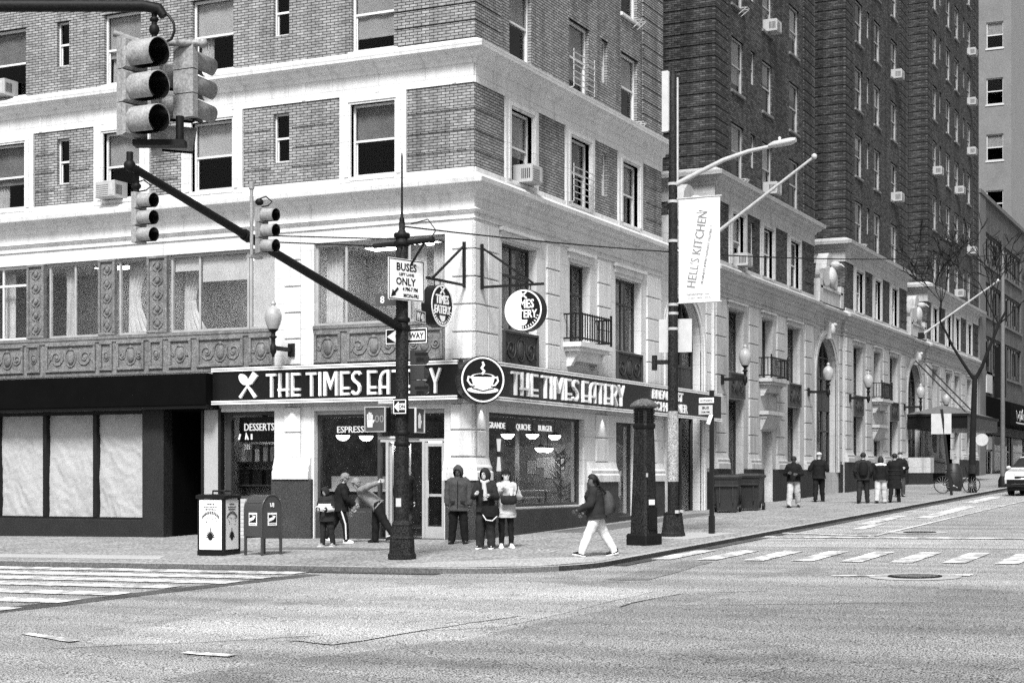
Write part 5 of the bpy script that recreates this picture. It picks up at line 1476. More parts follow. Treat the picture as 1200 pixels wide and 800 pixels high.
part('cable_loop', MB().tube([(.13, 0, .04), (.18, -.01, -.0), (.22, -.02, -.06), (.225, -.02, -.12), (.20, -.01, -.18), (.15, 0, -.20)], .011, 8), M_BLACK, cl)
part('top_bracket', MB().tube([(-.25, .0, -.13), (-.05, .05, -.19), (.40, .10, -.18)], .028, 8).ball((.42, .10, -.18), .04, .04, .04, 8, 6), M_SIGNALGREY, cl)
part('bottom_bracket', MB().box(-.10, -.02, -1.0, .30, .10, -.955).tube([(.25, .06, -.95), (.25, .06, -.76)], .032, 8), M_IRON, cl)
signal_head(cl, (-.12, -.0, -.18), .95, M_SIGNALGREY, 3, .255)
signal_head(cl, (-.02, .34, -.26), 1.75, M_SIGNALGREY, 3, .245)
signal_head(cl, (.27, .12, -.19), 2.68, M_SIGNALGREY, 3, .19)

# --- street light pole with banner
LX, LY = 1.84, -4.15; LZ = gz(LX, LY)
lp = thing('street_light', 'tall dark street light pole with a curved pale arm over the side street', 'street light', (LX, LY, LZ))
part('base', MB().lathe([(.28, 0), (.28, .06), (.26, .10), (.21, .50), (.225, .53), (.15, .56)], seg=8, smooth=False, a0=PI / 8), M_POLE, lp)
part('bolt_cover', MB().box(-.2, -.2, .53, -.12, -.12, .6).box(.12, -.2, .53, .2, -.12, .6), M_GALV, lp)
part('pole', MB().lathe([(.125, .5), (.115, 4), (.095, 9), (.085, 10.5), (.03, 10.6)], seg=12), M_POLE, lp)
part('pole_wrap', MB().lathe([(.128, 1.25), (.127, 2.72), (.121, 2.85)], seg=14), mat('pale_pole_wrap', .30, .7, .5, 6, 24, .1, .3, speck=.5), lp)
part('arm', MB().tube([(0, -.08, 8.02), (0, -.55, 8.22), (0, -1.2, 8.48), (0, -1.8, 8.63), (0, -2.35, 8.70)], [.06, .055, .05, .045, .04], 10), M_GALV, lp)
part('lamp_head', MB().loft([[(dx * .08 * w, -2.25 - l, 8.71 + k + dz * .05 * w) for dx, dz in ((-1, -.7), (1, -.7), (1, .3), (.5, 1), (-.5, 1), (-1, .3))] for l, w, k in ((0, .6, 0), (.12, 1.4, .01), (.5, 1.5, .05), (.62, .9, .075))]), M_GALV, lp)
part('photocell', MB().lathe([(.03, 0), (.035, .07), (.01, .09)], (0, -2.5, 8.80), 8), M_OFFWHITE, lp)
part('antenna_panel', MB().cbox(-.14, .06, 9.22, -.02, .22, 10.6, .02), M_OFFWHITE, lp)
part('antenna_strut', MB().tube([(.0, -.11, 8.0), (.0, -.11, 10.45)], .025, 8), M_GALV, lp)
part('side_bracket', MB().box(-.03, .1, 3.93, .03, .46, 4.03).box(-.05, .40, 3.80, .05, .50, 4.14), M_POLE, lp)
for z in (5.25, 7.6, 8.0, 6.7, 4.7, 5.05): part('clamp', MB().lathe([(.12, z), (.125, z + .06)], seg=12), M_GALV, lp)
bn = thing('banner', 'white street banner reading HELL\'S KITCHEN upward in grey letters on the light pole', 'banner', (LX, LY - .14, 5.40), RZL)
cb = MB(); nx, nz = 10, 24
M_BANNER = mat('white_banner_cloth', .74, .8, .06, 1.2, 60, .1, .2)
def bp_(i, j): return (.98 * i / nx, .004 * math.sin(i * .7 + j * .25) + .003 * math.sin(j * .6), 2.36 * j / nz)
for i in range(nx):
    for j in range(nz): cb.add([bp_(i, j), bp_(i + 1, j), bp_(i + 1, j + 1), bp_(i, j + 1)], [(0, 1, 2, 3)], 0, True)
part('cloth', cb, M_BANNER, bn)
for z in (-.01, 2.37): part('rod', MB().tube([(-.1, 0, z), (1.02, 0, z)], .018, 8), M_GALV, bn)
def turned(mb, ang, x, z, y):
    c, s = math.cos(ang), math.sin(ang)
    mb.v = [(x + px * c - pz * s, y + py, z + px * s + pz * c) for px, py, pz in mb.v]; return mb
M_INK = mat('grey_banner_ink', .21, .8, .3, 8, 40, 0, .2)
part('lettering', turned(text_mb("HELL'S KITCHEN", .30, .004, sx=.80, bold=.001), math.radians(80), .54, 1.18, -.010), M_INK, bn)
part('lettering', turned(text_mb("BUSINESS IMPROVEMENT DISTRICT", .085, .004, sx=1.0), math.radians(80), .70, 1.06, -.010), M_INK, bn)
part('lettering', turned(text_mb("hellskitchen.nyc", .08, .004, sx=1.1), 0, .46, .16, -.010), M_INK, bn)
part('lettering', turned(text_mb("CLEAN  SAFE  LOCAL", .05, .004, sx=1.2), 0, .50, .08, -.010), M_INK, bn)
part('logo', MB().box(.42, -.012, 2.02, .62, -.008, 2.22), mat('pale_logo_ink', .62, .8, .05, 8, 40, 0, .2), bn)
sb = plate('square_sign', 'blank pale back of a square sign on the street light pole', 'road sign', (LX + .16, LY - .0, 4.67), RZL + .18, .76, .76, M_OFFWHITE)

# --- tapered ventilation column, sign post, bins
ob = thing('vent_column', 'dark tapered square metal column with louvred head and pyramid cap', 'vent column', gp(-1.28, -4.64), -.32)
def sq(h, z, c=.22):
    h *= .92
    return [(x * h, y * h, z) for x, y in ((-1, -1 + c), (-1 + c, -1), (1 - c, -1), (1, -1 + c), (1, 1 - c), (1 - c, 1), (-1 + c, 1), (-1, 1 - c))]
part('plinth', MB().loft([sq(.30, 0, .1), sq(.30, .20, .1), sq(.275, .24, .1)], smooth=False), M_IRON, ob)
part('shaft', MB().loft([sq(.245, .22), sq(.205, 1.4), sq(.180, 2.46)], smooth=False), M_POLE, ob)
part('collar', MB().loft([sq(.20, 2.44), sq(.205, 2.50), sq(.19, 2.54)], smooth=False), M_IRON, ob)
part('head', MB().loft([sq(.18, 2.52, .3), sq(.18, 2.88, .3)], smooth=False), M_POLE, ob)
part('cap', MB().loft([sq(.21, 2.86), sq(.255, 2.90), sq(.25, 2.94), sq(.15, 3.02), sq(.05, 3.06)], smooth=False), mat('weathered_grey_metal', .10, .7, .5, 6, 30, .3, .3, speck=.7), ob)
lv = MB()
for a in range(4):
    for c in (-.07, .07):
        for i in range(5):
            q = MB().box(c - .05, -.192, 2.58 + i * .055, c + .05, -.172, 2.61 + i * .055).xf((0, 0, 0), a * PI / 2); lv.join(q)
part('louvre', lv, M_SIGNBLACK, ob)
part('vent_plate', MB().box(-.13, -.25, .32, .13, -.225, .78), M_IRON, ob)
for i in range(5): part('vent_slot', MB().box(-.07, -.256, .36 + i * .045, .06, -.249, .385 + i * .045), M_SIGNBLACK, ob)
part('sticker', MB().box(-.12, -.238, .84, .06, -.228, .95), M_WHITE, ob)
part('sticker', MB().box(-.21, -.236, 1.42, -.16, -.226, 1.5), M_OFFWHITE, ob)

ps = thing('sign_post', 'thin dark square sign post by the kerb with small parking signs at its top', 'sign post', gp(2.99, -4.69))
part('post', MB().box(-.045, -.045, 0, .045, .045, 3.34), M_BLACK, ps)
part('socket', MB().box(-.06, -.06, 0, .06, .06, .42), M_BLACK, ps)
s1 = plate('parking_sign', 'small pale parking sign at the left of the thin sign post', 'road sign', (2.93, -4.58, 3.22), RZL, .36, .12, M_WHITE, None, [('NO STANDING', 0, -.02, .05, M_BLACK, .9)])
s2 = plate('parking_sign', 'lower grey parking sign on the thin sign post', 'road sign', (2.93, -4.56, 3.00), RZL, .34, .22, M_OFFWHITE, None, [('BUS', 0, .02, .08, M_BLACK, 1.2), ('7AM-7PM', 0, -.07, .05, M_BLACK, 1.0)])
s3 = plate('paper_tag', 'white paper tag dangling from the thin sign post', 'tag', (2.93, -4.66, 2.78), RZL, .09, .24, M_WHITE)
s3.rotation_euler = (0, .35, RZL)

def bin_(label, x, y, rz):
    t = thing('wheeled_bin', label, 'wheelie bin', gp(x, y), rz, 'wheeled bins by the hotel wall')
    def rr(wx, wy, z): return [(wx * a, wy * b, z) for a, b in ((-1, -.9), (-.9, -1), (.9, -1), (1, -.9), (1, .9), (.9, 1), (-.9, 1), (-1, .9))]
    part('body', MB().loft([rr(.30, .32, .06), rr(.33, .35, .4), rr(.40, .44, 1.02), rr(.43, .47, 1.03), rr(.43, .47, 1.06)], smooth=False), M_BINP, t)
    part('lid', MB().loft([rr(.44, .48, 1.06), rr(.45, .49, 1.09), rr(.40, .44, 1.14), rr(.2, .2, 1.17)], smooth=False), M_BINP, t)
    part('handle', MB().tube([(-.3, .50, .98), (-.3, .58, 1.04), (.3, .58, 1.04), (.3, .50, .98)], .02, 7), M_BINP, t)
    for s in (-1, 1):
        w = part('wheel', MB().tube([(s * .34, .34, .13), (s * .41, .34, .13)], .13, 14), M_BLACK, t)
        part('rib', MB().box(s * .2 - .015, -.44, .3, s * .2 + .015, -.34, .95), M_BINP, t)
    part('front_rail', MB().box(-.36, -.47, .80, .36, -.40, .86), M_BINP, t)
M_BINP = mat('dark_bin_plastic', .022, .5, .3, 5, 50, .05, .4)
bin_('dark wheeled bin by the hotel wall, the nearer of the pair', 14.7, -1.25, .25 - PI / 2)
bin_('dark wheeled bin by the hotel wall, the farther of the pair', 16.2, -1.5, .1 - PI / 2)

# --- litter bin with poster panels, and the mailbox
nb = thing('litter_bin', 'square dark litter bin with white poster panels beside the mailbox', 'litter bin', gp(-5.72, 2.98), RZL + .08)
part('body', MB().box(-.30, -.28, .08, .30, .30, 1.14), M_SIGNBLACK, nb)
part('base', MB().cbox(-.32, -.31, 0, .32, .32, .085, .01), M_SIGNBLACK, nb)
for a in ((-.31, -.30), (.27, -.30), (.27, .28), (-.31, .28)): part('corner_post', MB().box(a[0], a[1], .08, a[0] + .05, a[1] + .05, 1.16), M_BLACK, nb)
part('lid', MB().loft([[(x * .335, y * .335, z) for x, y in ((-1, -1), (1, -1), (1, 1), (-1, 1))] for z in (1.15, 1.22)] + [[(x * .29, y * .29, 1.24) for x, y in ((-1, -1), (1, -1), (1, 1), (-1, 1))]], smooth=False), M_IRON, nb)
for q in (-.22, .1): part('lid_hood', MB().tube([(.0, q, 1.23), (.0, q, 1.31), (.27, q, 1.31), (.27, q, 1.23)], .02, 6), M_IRON, nb)
def poster(rz):
    t = MB().box(-.26, -.312, .12, .26, -.302, 1.13)
    p_ = part('poster', t, M_WHITE, nb, (0, 0, 0), rz)
    g = MB(); rr_ = random.Random(5)
    for z, w in ((1.04, .18), (.985, .30), (.935, .28)):
        x = -w / 2
        while x < w / 2: k = rr_.uniform(.012, .035); g.box(x, -.3165, z - .014, x + k, -.311, z + rr_.uniform(.004, .018)); x += k + .012
    for i in range(11):
        a = PI * (.22 + .56 * i / 10); g.stroke([(.24 * math.cos(a), .62 + .24 * math.sin(a) - .02), (.24 * math.cos(a) + .01, .62 + .25 * math.sin(a) + .03)], .028, -.3165, -.311)
    for i in range(14):
        x, z = rr_.uniform(-.14, .2), rr_.uniform(.62, .76); g.box(x, -.316, z, x + rr_.uniform(.01, .04), -.311, z + rr_.uniform(.006, .03))
    part('print', g, M_SIGNGREY, p_)
    q = MB()
    for i in range(9):
        a = PI * (.05 + .9 * i / 8); q.stroke([(0, .36), (.10 * math.cos(a), .36 + .13 * math.sin(a))], .022, -.3165, -.311)
    q.prism(disc_poly(.055, 10, 0, .36), -.317, -.311); q.stroke([(0, .42), (0, .56)], .02, -.3165, -.311)
    part('plant_print', q, M_BLACK, p_)
poster(0); poster(PI / 2)
mb_ = thing('mailbox', 'dark round-topped mailbox on four legs with white eagle labels', 'mailbox', gp(-5.55, 2.0), RZL - .24)
prof = [(-.27, .38), (-.27, .92)] + [(-.27 * math.cos(PI * i / 12), .92 + .30 * math.sin(PI * i / 12)) for i in range(1, 12)] + [(.27, .92), (.27, .38)]
bx = MB(); nn = len(prof)
bx.add([(-.26, y, z) for y, z in prof] + [(.26, y, z) for y, z in prof], [tuple(range(nn)), tuple(range(2 * nn - 1, nn - 1, -1))] + [(i, i + nn, (i + 1) % nn + nn, (i + 1) % nn) for i in range(nn)])
M_MAIL = mat('dark_mailbox_enamel', .045, .32, .2, 4, 50, .03, .5, coat=.2)
part('body', bx, M_MAIL, mb_)
for s in (-1, 1):
    part('end_rim', MB().tube([(s * .265, y, z) for y, z in prof], .014, 6), M_MAIL, mb_)
    part('apron', MB().box(s * .245 - .014, -.27, .34, s * .245 + .014, .27, .40), M_MAIL, mb_)
    for r in (-1, 1): part('leg', MB().box(s * .25 - .02, r * .25 - .025, 0, s * .25 + .02, r * .25 + .025, .40), M_MAIL, mb_)
part('pull_door', MB().tube([(-.2, -.235, 1.06), (.2, -.235, 1.06)], .015, 6), M_MAIL, mb_)
def eagle_label(mk, rz, dx):
    t = MB().box(-.12, -.278, .60, .12, -.271, .86)
    p_ = part('label', shift(t, dx), M_WHITE, mb_, (0, 0, 0), rz)
    b = MB().box(dx - .10, -.2815, .66, dx + .10, -.277, .82)
    part('label_field', b, M_SIGNBLACK, p_)
    b = MB().prism([(dx - .10, .68), (dx + .03, .72), (dx + .09, .79), (dx - .02, .81), (dx + .02, .775), (dx - .09, .75)], -.284, -.281)
    part('eagle_emblem', b, M_WHITE, p_)
    b = MB(); x = dx - .09
    while x < dx + .09: b.box(x, -.2815, .625, x + .012, -.277, .64); x += .02
    part('print', b, M_SIGNGREY, p_)
eagle_label(None, 0, .0); eagle_label(None, PI / 2, 0)
part('graffiti', MB().stroke([(-.05, 1.06), (-.04, .99), (.0, .99), (.01, 1.06)], .018, -.276, -.268).stroke([(.04, 1.06), (.04, .97)], .018, -.276, -.268), M_WHITE, mb_, (0, 0, 0), PI / 2)

# --- globe lamps on the stone piers
def globe_lamp(loc, rz, label):
    t = thing('wall_lamp', label, 'wall lamp', loc, rz, 'globe lamps on the hotel piers')
    part('wall_plate', MB().cbox(-.09, -.07, -.16, .09, .0, .16, .02), M_BLACK, t)
    part('arm', MB().box(-.035, -.82, -.05, .035, -.07, .05), M_BLACK, t)
    part('stem', MB().lathe([(.03, -.22), (.04, -.16), (.075, -.1), (.075, .05), (.05, .08), (.05, .22), (.10, .26), (.05, .30), (.05, .36), (.13, .44)], (0, -.80, 0), 12), M_IRON, t)
    part('globe', MB().lathe([(.12, .44), (.17, .56), (.205, .70), (.20, .80), (.155, .91), (.085, .97), (.05, .99), (.05, 1.01), (.07, 1.04), (.065, 1.07), (.012, 1.13)], (0, -.80, 0), 16), M_GLOBE, t)
globe_lamp((-.05, 4.93, 4.50), RZL, 'frosted globe lamp on the pier above the dessert window')
for x, z, lab in ((17.8, 4.62, 'frosted globe lamp just right of the eatery sign end'), (28.4, 4.70, 'frosted globe lamp in front of the second arched window'), (35.0, 4.75, 'frosted globe lamp on the third wing first pier'),
                  (45.8, 4.78, 'frosted globe lamp beside the hotel entrance canopy'), (52.3, 4.7, 'frosted globe lamp just above the hotel canopy roof')):
    globe_lamp((x, -.05, z), 0, lab)
def flagpole(x, label):
    t = thing('flagpole', label, 'flagpole', (x, 0, 8.5))
    part('socket', MB().box(-.1, -.35, -.15, .1, .1, .15), M_IRON, t)
    part('pole', MB().tube([(0, -.1, -.06), (0, -3.9, 2.53)], [.065, .04], 10), M_GALV, t)
    part('truck_ball', MB().ball((0, -3.95, 2.57), .09, .09, .09, 10, 7), M_OFFWHITE, t)
    part('stay', MB().tube([(.0, -1.1, .66), (2.0, -.05, .9)], .012, 5), M_BLACK, t)
flagpole(14.8, 'bare pale flagpole slanting out from the hotel behind the street banner')
flagpole(49.2, 'bare pale flagpole slanting out above the hotel entrance canopy')
wr = thing('overhead_wire', 'single dark overhead wire sagging across the street from the signal pole', 'wire', (PX, PY, 6.2))
A = Vector((0, 0, 0)); B = Vector((36.2 + 6, -10.6 - 1.6, 5.1))
part('cable', MB().tube([A.lerp(B, i / 30) + Vector((0, 0, -4 * .95 * (i / 30) * (1 - i / 30))) for i in range(31)], .016, 6), M_BLACK, wr)

# ------------------------------------------------------------------ hotel entrance canopy
cn = thing('entrance_canopy', 'dark hotel entrance canopy with a low pitched roof hung on two rods', 'canopy', (0, 0, 0))
c0, c1, cy = 46.7, 55.6, -2.9
part('fascia', MB().box(c0, cy, 3.75, c1, -.02, 4.35), M_SIGNBLACK, cn)
part('cornice_strip', MB().box(c0 - .08, cy - .08, 4.35, c1 + .08, -.02, 4.47), M_IRON, cn)
part('roof', MB().add([(c0, cy, 4.47), (c1, cy, 4.47), (c1, 0, 4.47), (c0, 0, 4.47), (c0 + 1.5, cy / 2, 4.95), (c1 - 1.5, cy / 2, 4.95)], [(0, 1, 5, 4), (1, 2, 5), (2, 3, 4, 5), (3, 0, 4)]), mat('dull_canopy_roof', .12, .6, .3, 4, 30, .1, .3), cn)
for x in (48.5, 51.0): part('stay_rod', MB().tube([(x, -.05, 7.2), (x, cy + .2, 4.4)], .035, 7), M_BLACK, cn)
st_ = thing('entrance_steps', 'pale stone cheek blocks and dark steps at the hotel entrance', 'steps', (0, 0, 0))
for x in (46.75, 50.6): part('cheek_block', MB().box(x, -1.1, .5, x + .8, -.02, 1.6), M_GRANITE2, st_); part('cheek_cap', MB().box(x - .04, -1.14, 1.6, x + .84, -.02, 2.35), M_STONE_R, st_)
for i in range(3): part('step', MB().box(47.6, -1.0 + i * .3, .8, 50.55, -.02, 1.2 + i * .16), M_GRANITE2, st_)
part('handrail', MB().tube([(50.3, -1.5, 1.1), (50.3, -1.5, 2.0), (50.3, -.2, 2.3)], .03, 6), M_BLACK, st_)

# ------------------------------------------------------------------ neighbour with ribbon windows, its shop, and the far tower
M_BRICK_P = brick_mat('pale_neighbour_brick', .09, .14, .05, dirt=.4)
M_CONCW = mat('grey_rendered_wall', .13, .85, .25, 1.2, 30, .2, .3, streak=.2, speck=.2)
g0, g1 = 66.95, 87.8
gb = thing('ribbon_window_building', 'pale brick garage-like building with long dark ribbon windows beyond the hotel', 'building', (0, 0, 0))
RB = [(13.35, 15.75), (10.0, 12.4), (6.9, 9.0)]
hs = [(a, b, z0, z1) for z0, z1 in ((14.55, 16.55), (11.35, 13.45), (7.9, 10.15)) for a, b in ((69.2, 76.2), (77.0, 84.5))]
part('wall', MB().wall(g0, g1, 4.0, 18.5, hs, depth=.35), M_BRICK_P, gb)
part('pier', MB().box(g0, -.12, -.5, 69.0, .05, 18.45), M_CONCW, gb)
part('coping', MB().box(g0 - .05, -.18, 18.5, g1, .4, 18.75), M_CONCW, gb)
for a, b, c, d in hs:
    f = MB(); f.box(a, .12, c, b, .2, c + .12).box(a, .12, d - .12, b, .2, d)
    n = 6
    for i in range(n + 1): x = a + (b - a) * i / n; f.box(x - .05, .121, c + .12, x + .05, .199, d - .12)
    o = part('window', f, M_DARKWOOD, gb)
    part('pane', MB().box(a, .16, c, b, .166, d), M_GLASS, o)
    part('room', MB().box(a - .3, 1.2, c - .3, b + .3, 1.3, d + .3), M_ROOM, o)
    part('sill', MB().box(a - .1, -.10, c - .16, b + .1, .1, c - .003), M_CONCW, o)
    for i in (1, 4): part('window_vent', MB().box(a + (b - a) * i / n + .2, .05, c + .4, a + (b - a) * i / n + .9, .11, d - .3), M_SIGNBLACK, o)
part('wall', MB().wall(0, 25, 4, 18.5), M_BRICK_P, gb, (g1, 0, 0), PI / 2)
part('roof', MB().box(g0 + .02, .05, 18.3, g1 - .02, 25, 18.45), M_CONCW, gb)
part('wall', MB().wall(-25, 0, 15, 18.5), M_BRICK_P, gb, (g0, 0, 0), RZL)
ss = thing('awning_shop', 'dark neighbouring shop with a long black awning and pale scribbled lettering', 'shop front')
part('wall', MB().wall(69.0, g1, -.5, 4.05, [(69.6, 72.2, 1.3, 4.0), (73.0, 80, 1.3, 4.0), (80.8, 87, 1.3, 4.0)], depth=.3), M_SIGNBLACK, ss)
part('awning', MB().add([(69.0, -.05, 6.4), (g1, -.05, 6.4), (g1, -1.6, 5.9), (69.0, -1.6, 5.9), (69.0, -.05, 4.6), (g1, -.05, 4.6), (g1, -1.6, 4.6), (69.0, -1.6, 4.6)], [(0, 1, 2, 3), (3, 2, 6, 7), (0, 3, 7, 4), (1, 5, 6, 2), (4, 7, 6, 5)]), M_FASCIA, ss)
rr_ = random.Random(3); b = MB(); x = 71.2
for i in range(26):
    pts = [(x + rr_.uniform(0, .5), 4.95 + rr_.uniform(0, .65)) for _ in range(4)]
    b.stroke(pts, .09, -1.63, -1.60); x += .58
x = 71.2
while x < 86: k = rr_.uniform(.15, .5); b.box(x, -1.62, 4.72, x + k, -1.60, 4.80); x += k + .15
part('lettering', b, M_OFFWHITE, ss)
for a, c in ((69.6, 72.2), (73.0, 80), (80.8, 87)):
    o = part('window', MB().box(a, .1, 1.3, a + .12, .2, 4.0).box(c - .12, .1, 1.3, c, .2, 4.0).box(a, .1, 3.0, c, .19, 3.1), M_GREYWOOD, ss)
    part('pane', MB().box(a, .14, 1.3, c, .15, 4.0), M_SHOPGLASS, o)
part('room_wall', MB().box(69, 2.2, -.5, g1, 2.3, 4.1), M_SHOPW, ss)
part('menu_board', MB().box(70.0, -.04, 3.1, 71.9, .0, 3.9), M_OFFWHITE, ss)
part('menu_board', MB().box(71.6, -.04, 1.6, 71.9, .0, 3.0), M_OFFWHITE, ss)
part('poster', MB().box(69.5, -.10, 6.6, 71.6, -.02, 7.9), M_OFFWHITE, ss)
part('vertical_sign', MB().box(72.4, -.8, 6.4, 72.7, -.1, 9.6), M_SIGNBLACK, ss)
rs = thing('round_projecting_sign', 'round white projecting sign behind the bare tree', 'sign', (63.5, -.8, 3.55), RZL)
part('disc', MB().prism(disc_poly(.36, 24), -.06, .06), M_OFFWHITE, rs)
part('bracket', MB().box(-.55, -.03, -.03, -.35, .03, .03).box(-.6, -.03, -.3, -.55, .03, .3), M_BLACK, rs)
tw = thing('far_tower', 'pale brick apartment tower with paired windows far behind the ribbon-windowed building', 'tower', (0, 0, 0))
tx, ty = 88.0, 1.2
fz = [16.2 + 4.08 * i for i in range(6)]
hs = [(-ty - a - 1.2, -ty - a, z, z + 1.9) for z in fz for a in (.55, 2.35, 5.0)]
part('wall', MB().wall(-26, -ty, -.5, 46, hs, depth=.25), mat('tower_brick', .17, .9, .2, .8, 14, .1, .2, speck=.2), tw, (tx, 0, 0), RZL)
part('wall', MB().box(tx + .006, ty, -.5, tx + 26, ty + .5, 46), mat('tower_stone', .28, .9, .12, .8, 14, .1, .2), tw)
for i, (a, b, c, d) in enumerate(hs):
    o = part('window', MB().box(a, .10, c, b, .18, c + .07).box(a, .10, d - .07, b, .18, d).box(a, .101, c, a + .07, .179, d).box(b - .07, .101, c, b, .179, d).box(a, .09, (c + d) / 2 - .04, b, .17, (c + d) / 2 + .04), M_OFFWHITE, tw, (tx, 0, 0), RZL)
    part('pane', MB().box(a, .14, c, b, .146, d), M_GLASS, o)
    part('sill', MB().box(a - .06, -.06, c - .12, b + .06, .1, c - .003), M_OFFWHITE, o)
    if i % 3 == 0 and (i // 3) % 2 == 0: part('blind', MB().box(a + .07, .19, (c + d) / 2, b - .07, .2, d - .07), M_BLIND, o)
part('room', MB().box(tx + 1.2, ty + 1.2, 0, tx + 20, 25, 45), M_ROOM, tw)
part('roof', MB().box(tx + .02, ty + .02, 46, tx + 25, 26, 46.4), M_CONCW, tw)

# ------------------------------------------------------------------ far pavement: sign post, light pole, tree, bicycle, car
fs = thing('leaning_sign_post', 'dark sign post leaning slightly by the kerb, pale sign back at its top', 'sign post', gp(30.1, -5.2))
part('post', MB().bar((0, 0, 0), (-.15, .35, 3.3), .09), M_BLACK, fs)
fsb = plate('square_sign', 'pale blank back of the sign on the leaning far sign post', 'road sign', (29.95, -4.84, 3.45), RZL, .76, .78, M_OFFWHITE)
fl = thing('light_pole', 'thin pale metal pole standing behind the parked car', 'pole', gp(40.5, -5.5))
part('pole', MB().lathe([(.11, 0), (.10, 2), (.075, 10.3), (.02, 10.4)], seg=10), mat('dull_grey_pole', .12, .6, .3, 5, 30, 0, .3), fl)
part('base', MB().lathe([(.2, 0), (.2, .3), (.12, .5)], seg=8), M_IRON, fl)
part('bracket', MB().bar((0, 0, 9.6), (0, -.6, 9.9), .06), M_BLACK, fl)
M_BARK = mat('dark_bark', .010, .9, .4, 4, 30, .5, .2)
tr = thing('bare_tree', 'bare leafless street tree with a forked dark trunk beside the far kerb', 'tree', gp(33.2, -5.45))
rt_ = random.Random(11)
twigs = MB(); limbs = MB()
def grow(p, d, r, n, L):
    pts = [p]; rs = [r]; q = Vector(p); dd = Vector(d)
    k = 5
    for i in range(k):
        dd = (dd + Vector((rt_.uniform(-.16, .16), rt_.uniform(-.16, .16), rt_.uniform(-.04, .10)))).normalized()
        q = q + dd * (L / k); pts.append(q.copy()); rs.append(max(.016, r * (1 - .45 * (i + 1) / k)))
    (limbs if n > 2 else twigs).tube(pts, rs, 7 if n > 2 else 3, cap=False)
    if n > 0:
        for m in range(rt_.choice((2, 3, 3))):
            a = rt_.uniform(0, 2 * PI); sp_ = rt_.uniform(.5, 1.1)
            e = (dd + Vector((math.cos(a) * sp_, math.sin(a) * sp_, rt_.uniform(-.1, .35)))).normalized()
            j = rt_.choice((3, 4, 5)); grow(pts[j], e, rs[j] * .62, n - 1, L * rt_.uniform(.55, .78))
part('trunk', MB().tube([(0, 0, -.05), (.0, .02, .5), (.03, .0, 2.0), (.06, -.05, 3.6), (.08, -.08, 4.7)], [.19, .15, .125, .11, .10], 10), M_BARK, tr)
grow(Vector((.08, -.06, 4.5)), Vector((-.28, .72, 1.1)).normalized(), .07, 5, 2.7)
grow(Vector((.08, -.08, 4.5)), Vector((.1, -.55, 1.2)).normalized(), .08, 5, 3.0)
part('limb', limbs, M_BARK, tr)
tag(part('twigs', twigs, M_BARK, tr), kind='stuff')
bk_ = thing('bicycle', 'dark bicycle with a front basket leaning at the bare tree', 'bicycle', gp(32.6, -4.95), RZL + .15)
for x in (-.55, .55):
    w = part('wheel', MB().tube([(x + .33 * math.cos(a), 0, .34 + .33 * math.sin(a)) for a in [2 * PI * i / 24 for i in range(25)]], .02, 6), M_BLACK, bk_)
    s = MB()
    for i in range(8): a = PI * i / 8; s.bar((x - .32 * math.cos(a), 0, .34 - .32 * math.sin(a)), (x + .32 * math.cos(a), 0, .34 + .32 * math.sin(a)), .006)
    part('spokes', s, M_GALV, w)
part('frame', MB().tube([(-.55, 0, .34), (-.12, 0, .30), (.38, 0, .80), (-.28, 0, .82), (-.12, 0, .30)], .018, 6).tube([(-.55, 0, .34), (-.28, 0, .82)], .014, 6).tube([(.34, 0, .92), (.55, 0, .34)], .018, 6), M_BLACK, bk_)
part('saddle', MB().ball((-.31, 0, .92), .14, .07, .035, 8, 5).tube([(-.28, 0, .82), (-.30, 0, .92)], .014, 6), M_BLACK, bk_)
part('handlebar', MB().tube([(.34, 0, .90), (.34, 0, 1.02), (.30, -.26, 1.04)], .012, 6).tube([(.34, 0, 1.02), (.30, .26, 1.04)], .012, 6), M_BLACK, bk_)
part('basket', MB().loft([[(.62 + x * .14, y * .17, .78) for x, y in ((-1, -1), (1, -1), (1, 1), (-1, 1))], [(.62 + x * .19, y * .22, 1.12) for x, y in ((-1, -1), (1, -1), (1, 1), (-1, 1))]]), M_BINP, bk_)
part('crank', MB().tube([(-.12, -.1, .30), (-.12, .1, .30)], .03, 8).bar((-.12, .1, .30), (.02, .12, .22), .02), M_GALV, bk_)
tb = thing('dark_sack', 'dark stuffed sack standing behind the bicycle by the tree', 'sack', gp(35.6, -4.3))
part('bag', MB().loft([[(.36 * w * math.cos(a) * (1 + .1 * math.sin(3 * a)), .34 * w * math.sin(a), z) for a in [2 * PI * i / 10 for i in range(10)]] for w, z in ((.8, 0), (1, .2), (1.02, .6), (.85, .95), (.5, 1.15))]), M_BINP, tb)

# parked car, nose to the camera
car = thing('parked_car', 'pale compact car parked nose-on by the far kerb at the right edge', 'car', gp(33.2, -7.95, RD), PI - .02)
M_CAR = mat('pale_car_paint', .55, .25, .05, 3, 40, 0, .5, coat=.6)
M_CGL = mat('dark_car_glass', .02, .08, .1, 3, 40, 0, .5)
prof = [(2.15, .42), (2.2, .60), (2.12, .78), (1.9, .90), (1.1, 1.02), (.35, 1.46), (-.4, 1.52), (-1.2, 1.46), (-1.95, 1.08), (-2.15, .98), (-2.18, .5), (-2.1, .34)]
def carring(y, k, zk=1.0):
    return [(x * (1 - .05 * k) , y, .30 + (z - .30) * zk) for x, z in prof]
bd = MB()
ys = [(-.80, 1.0), (-.86, .7), (-.88, .4), (-.84, .2), (-.6, .05), (0, 0), (.6, .05), (.84, .2), (.88, .4), (.86, .7), (.80, 1.0)]
rings = []
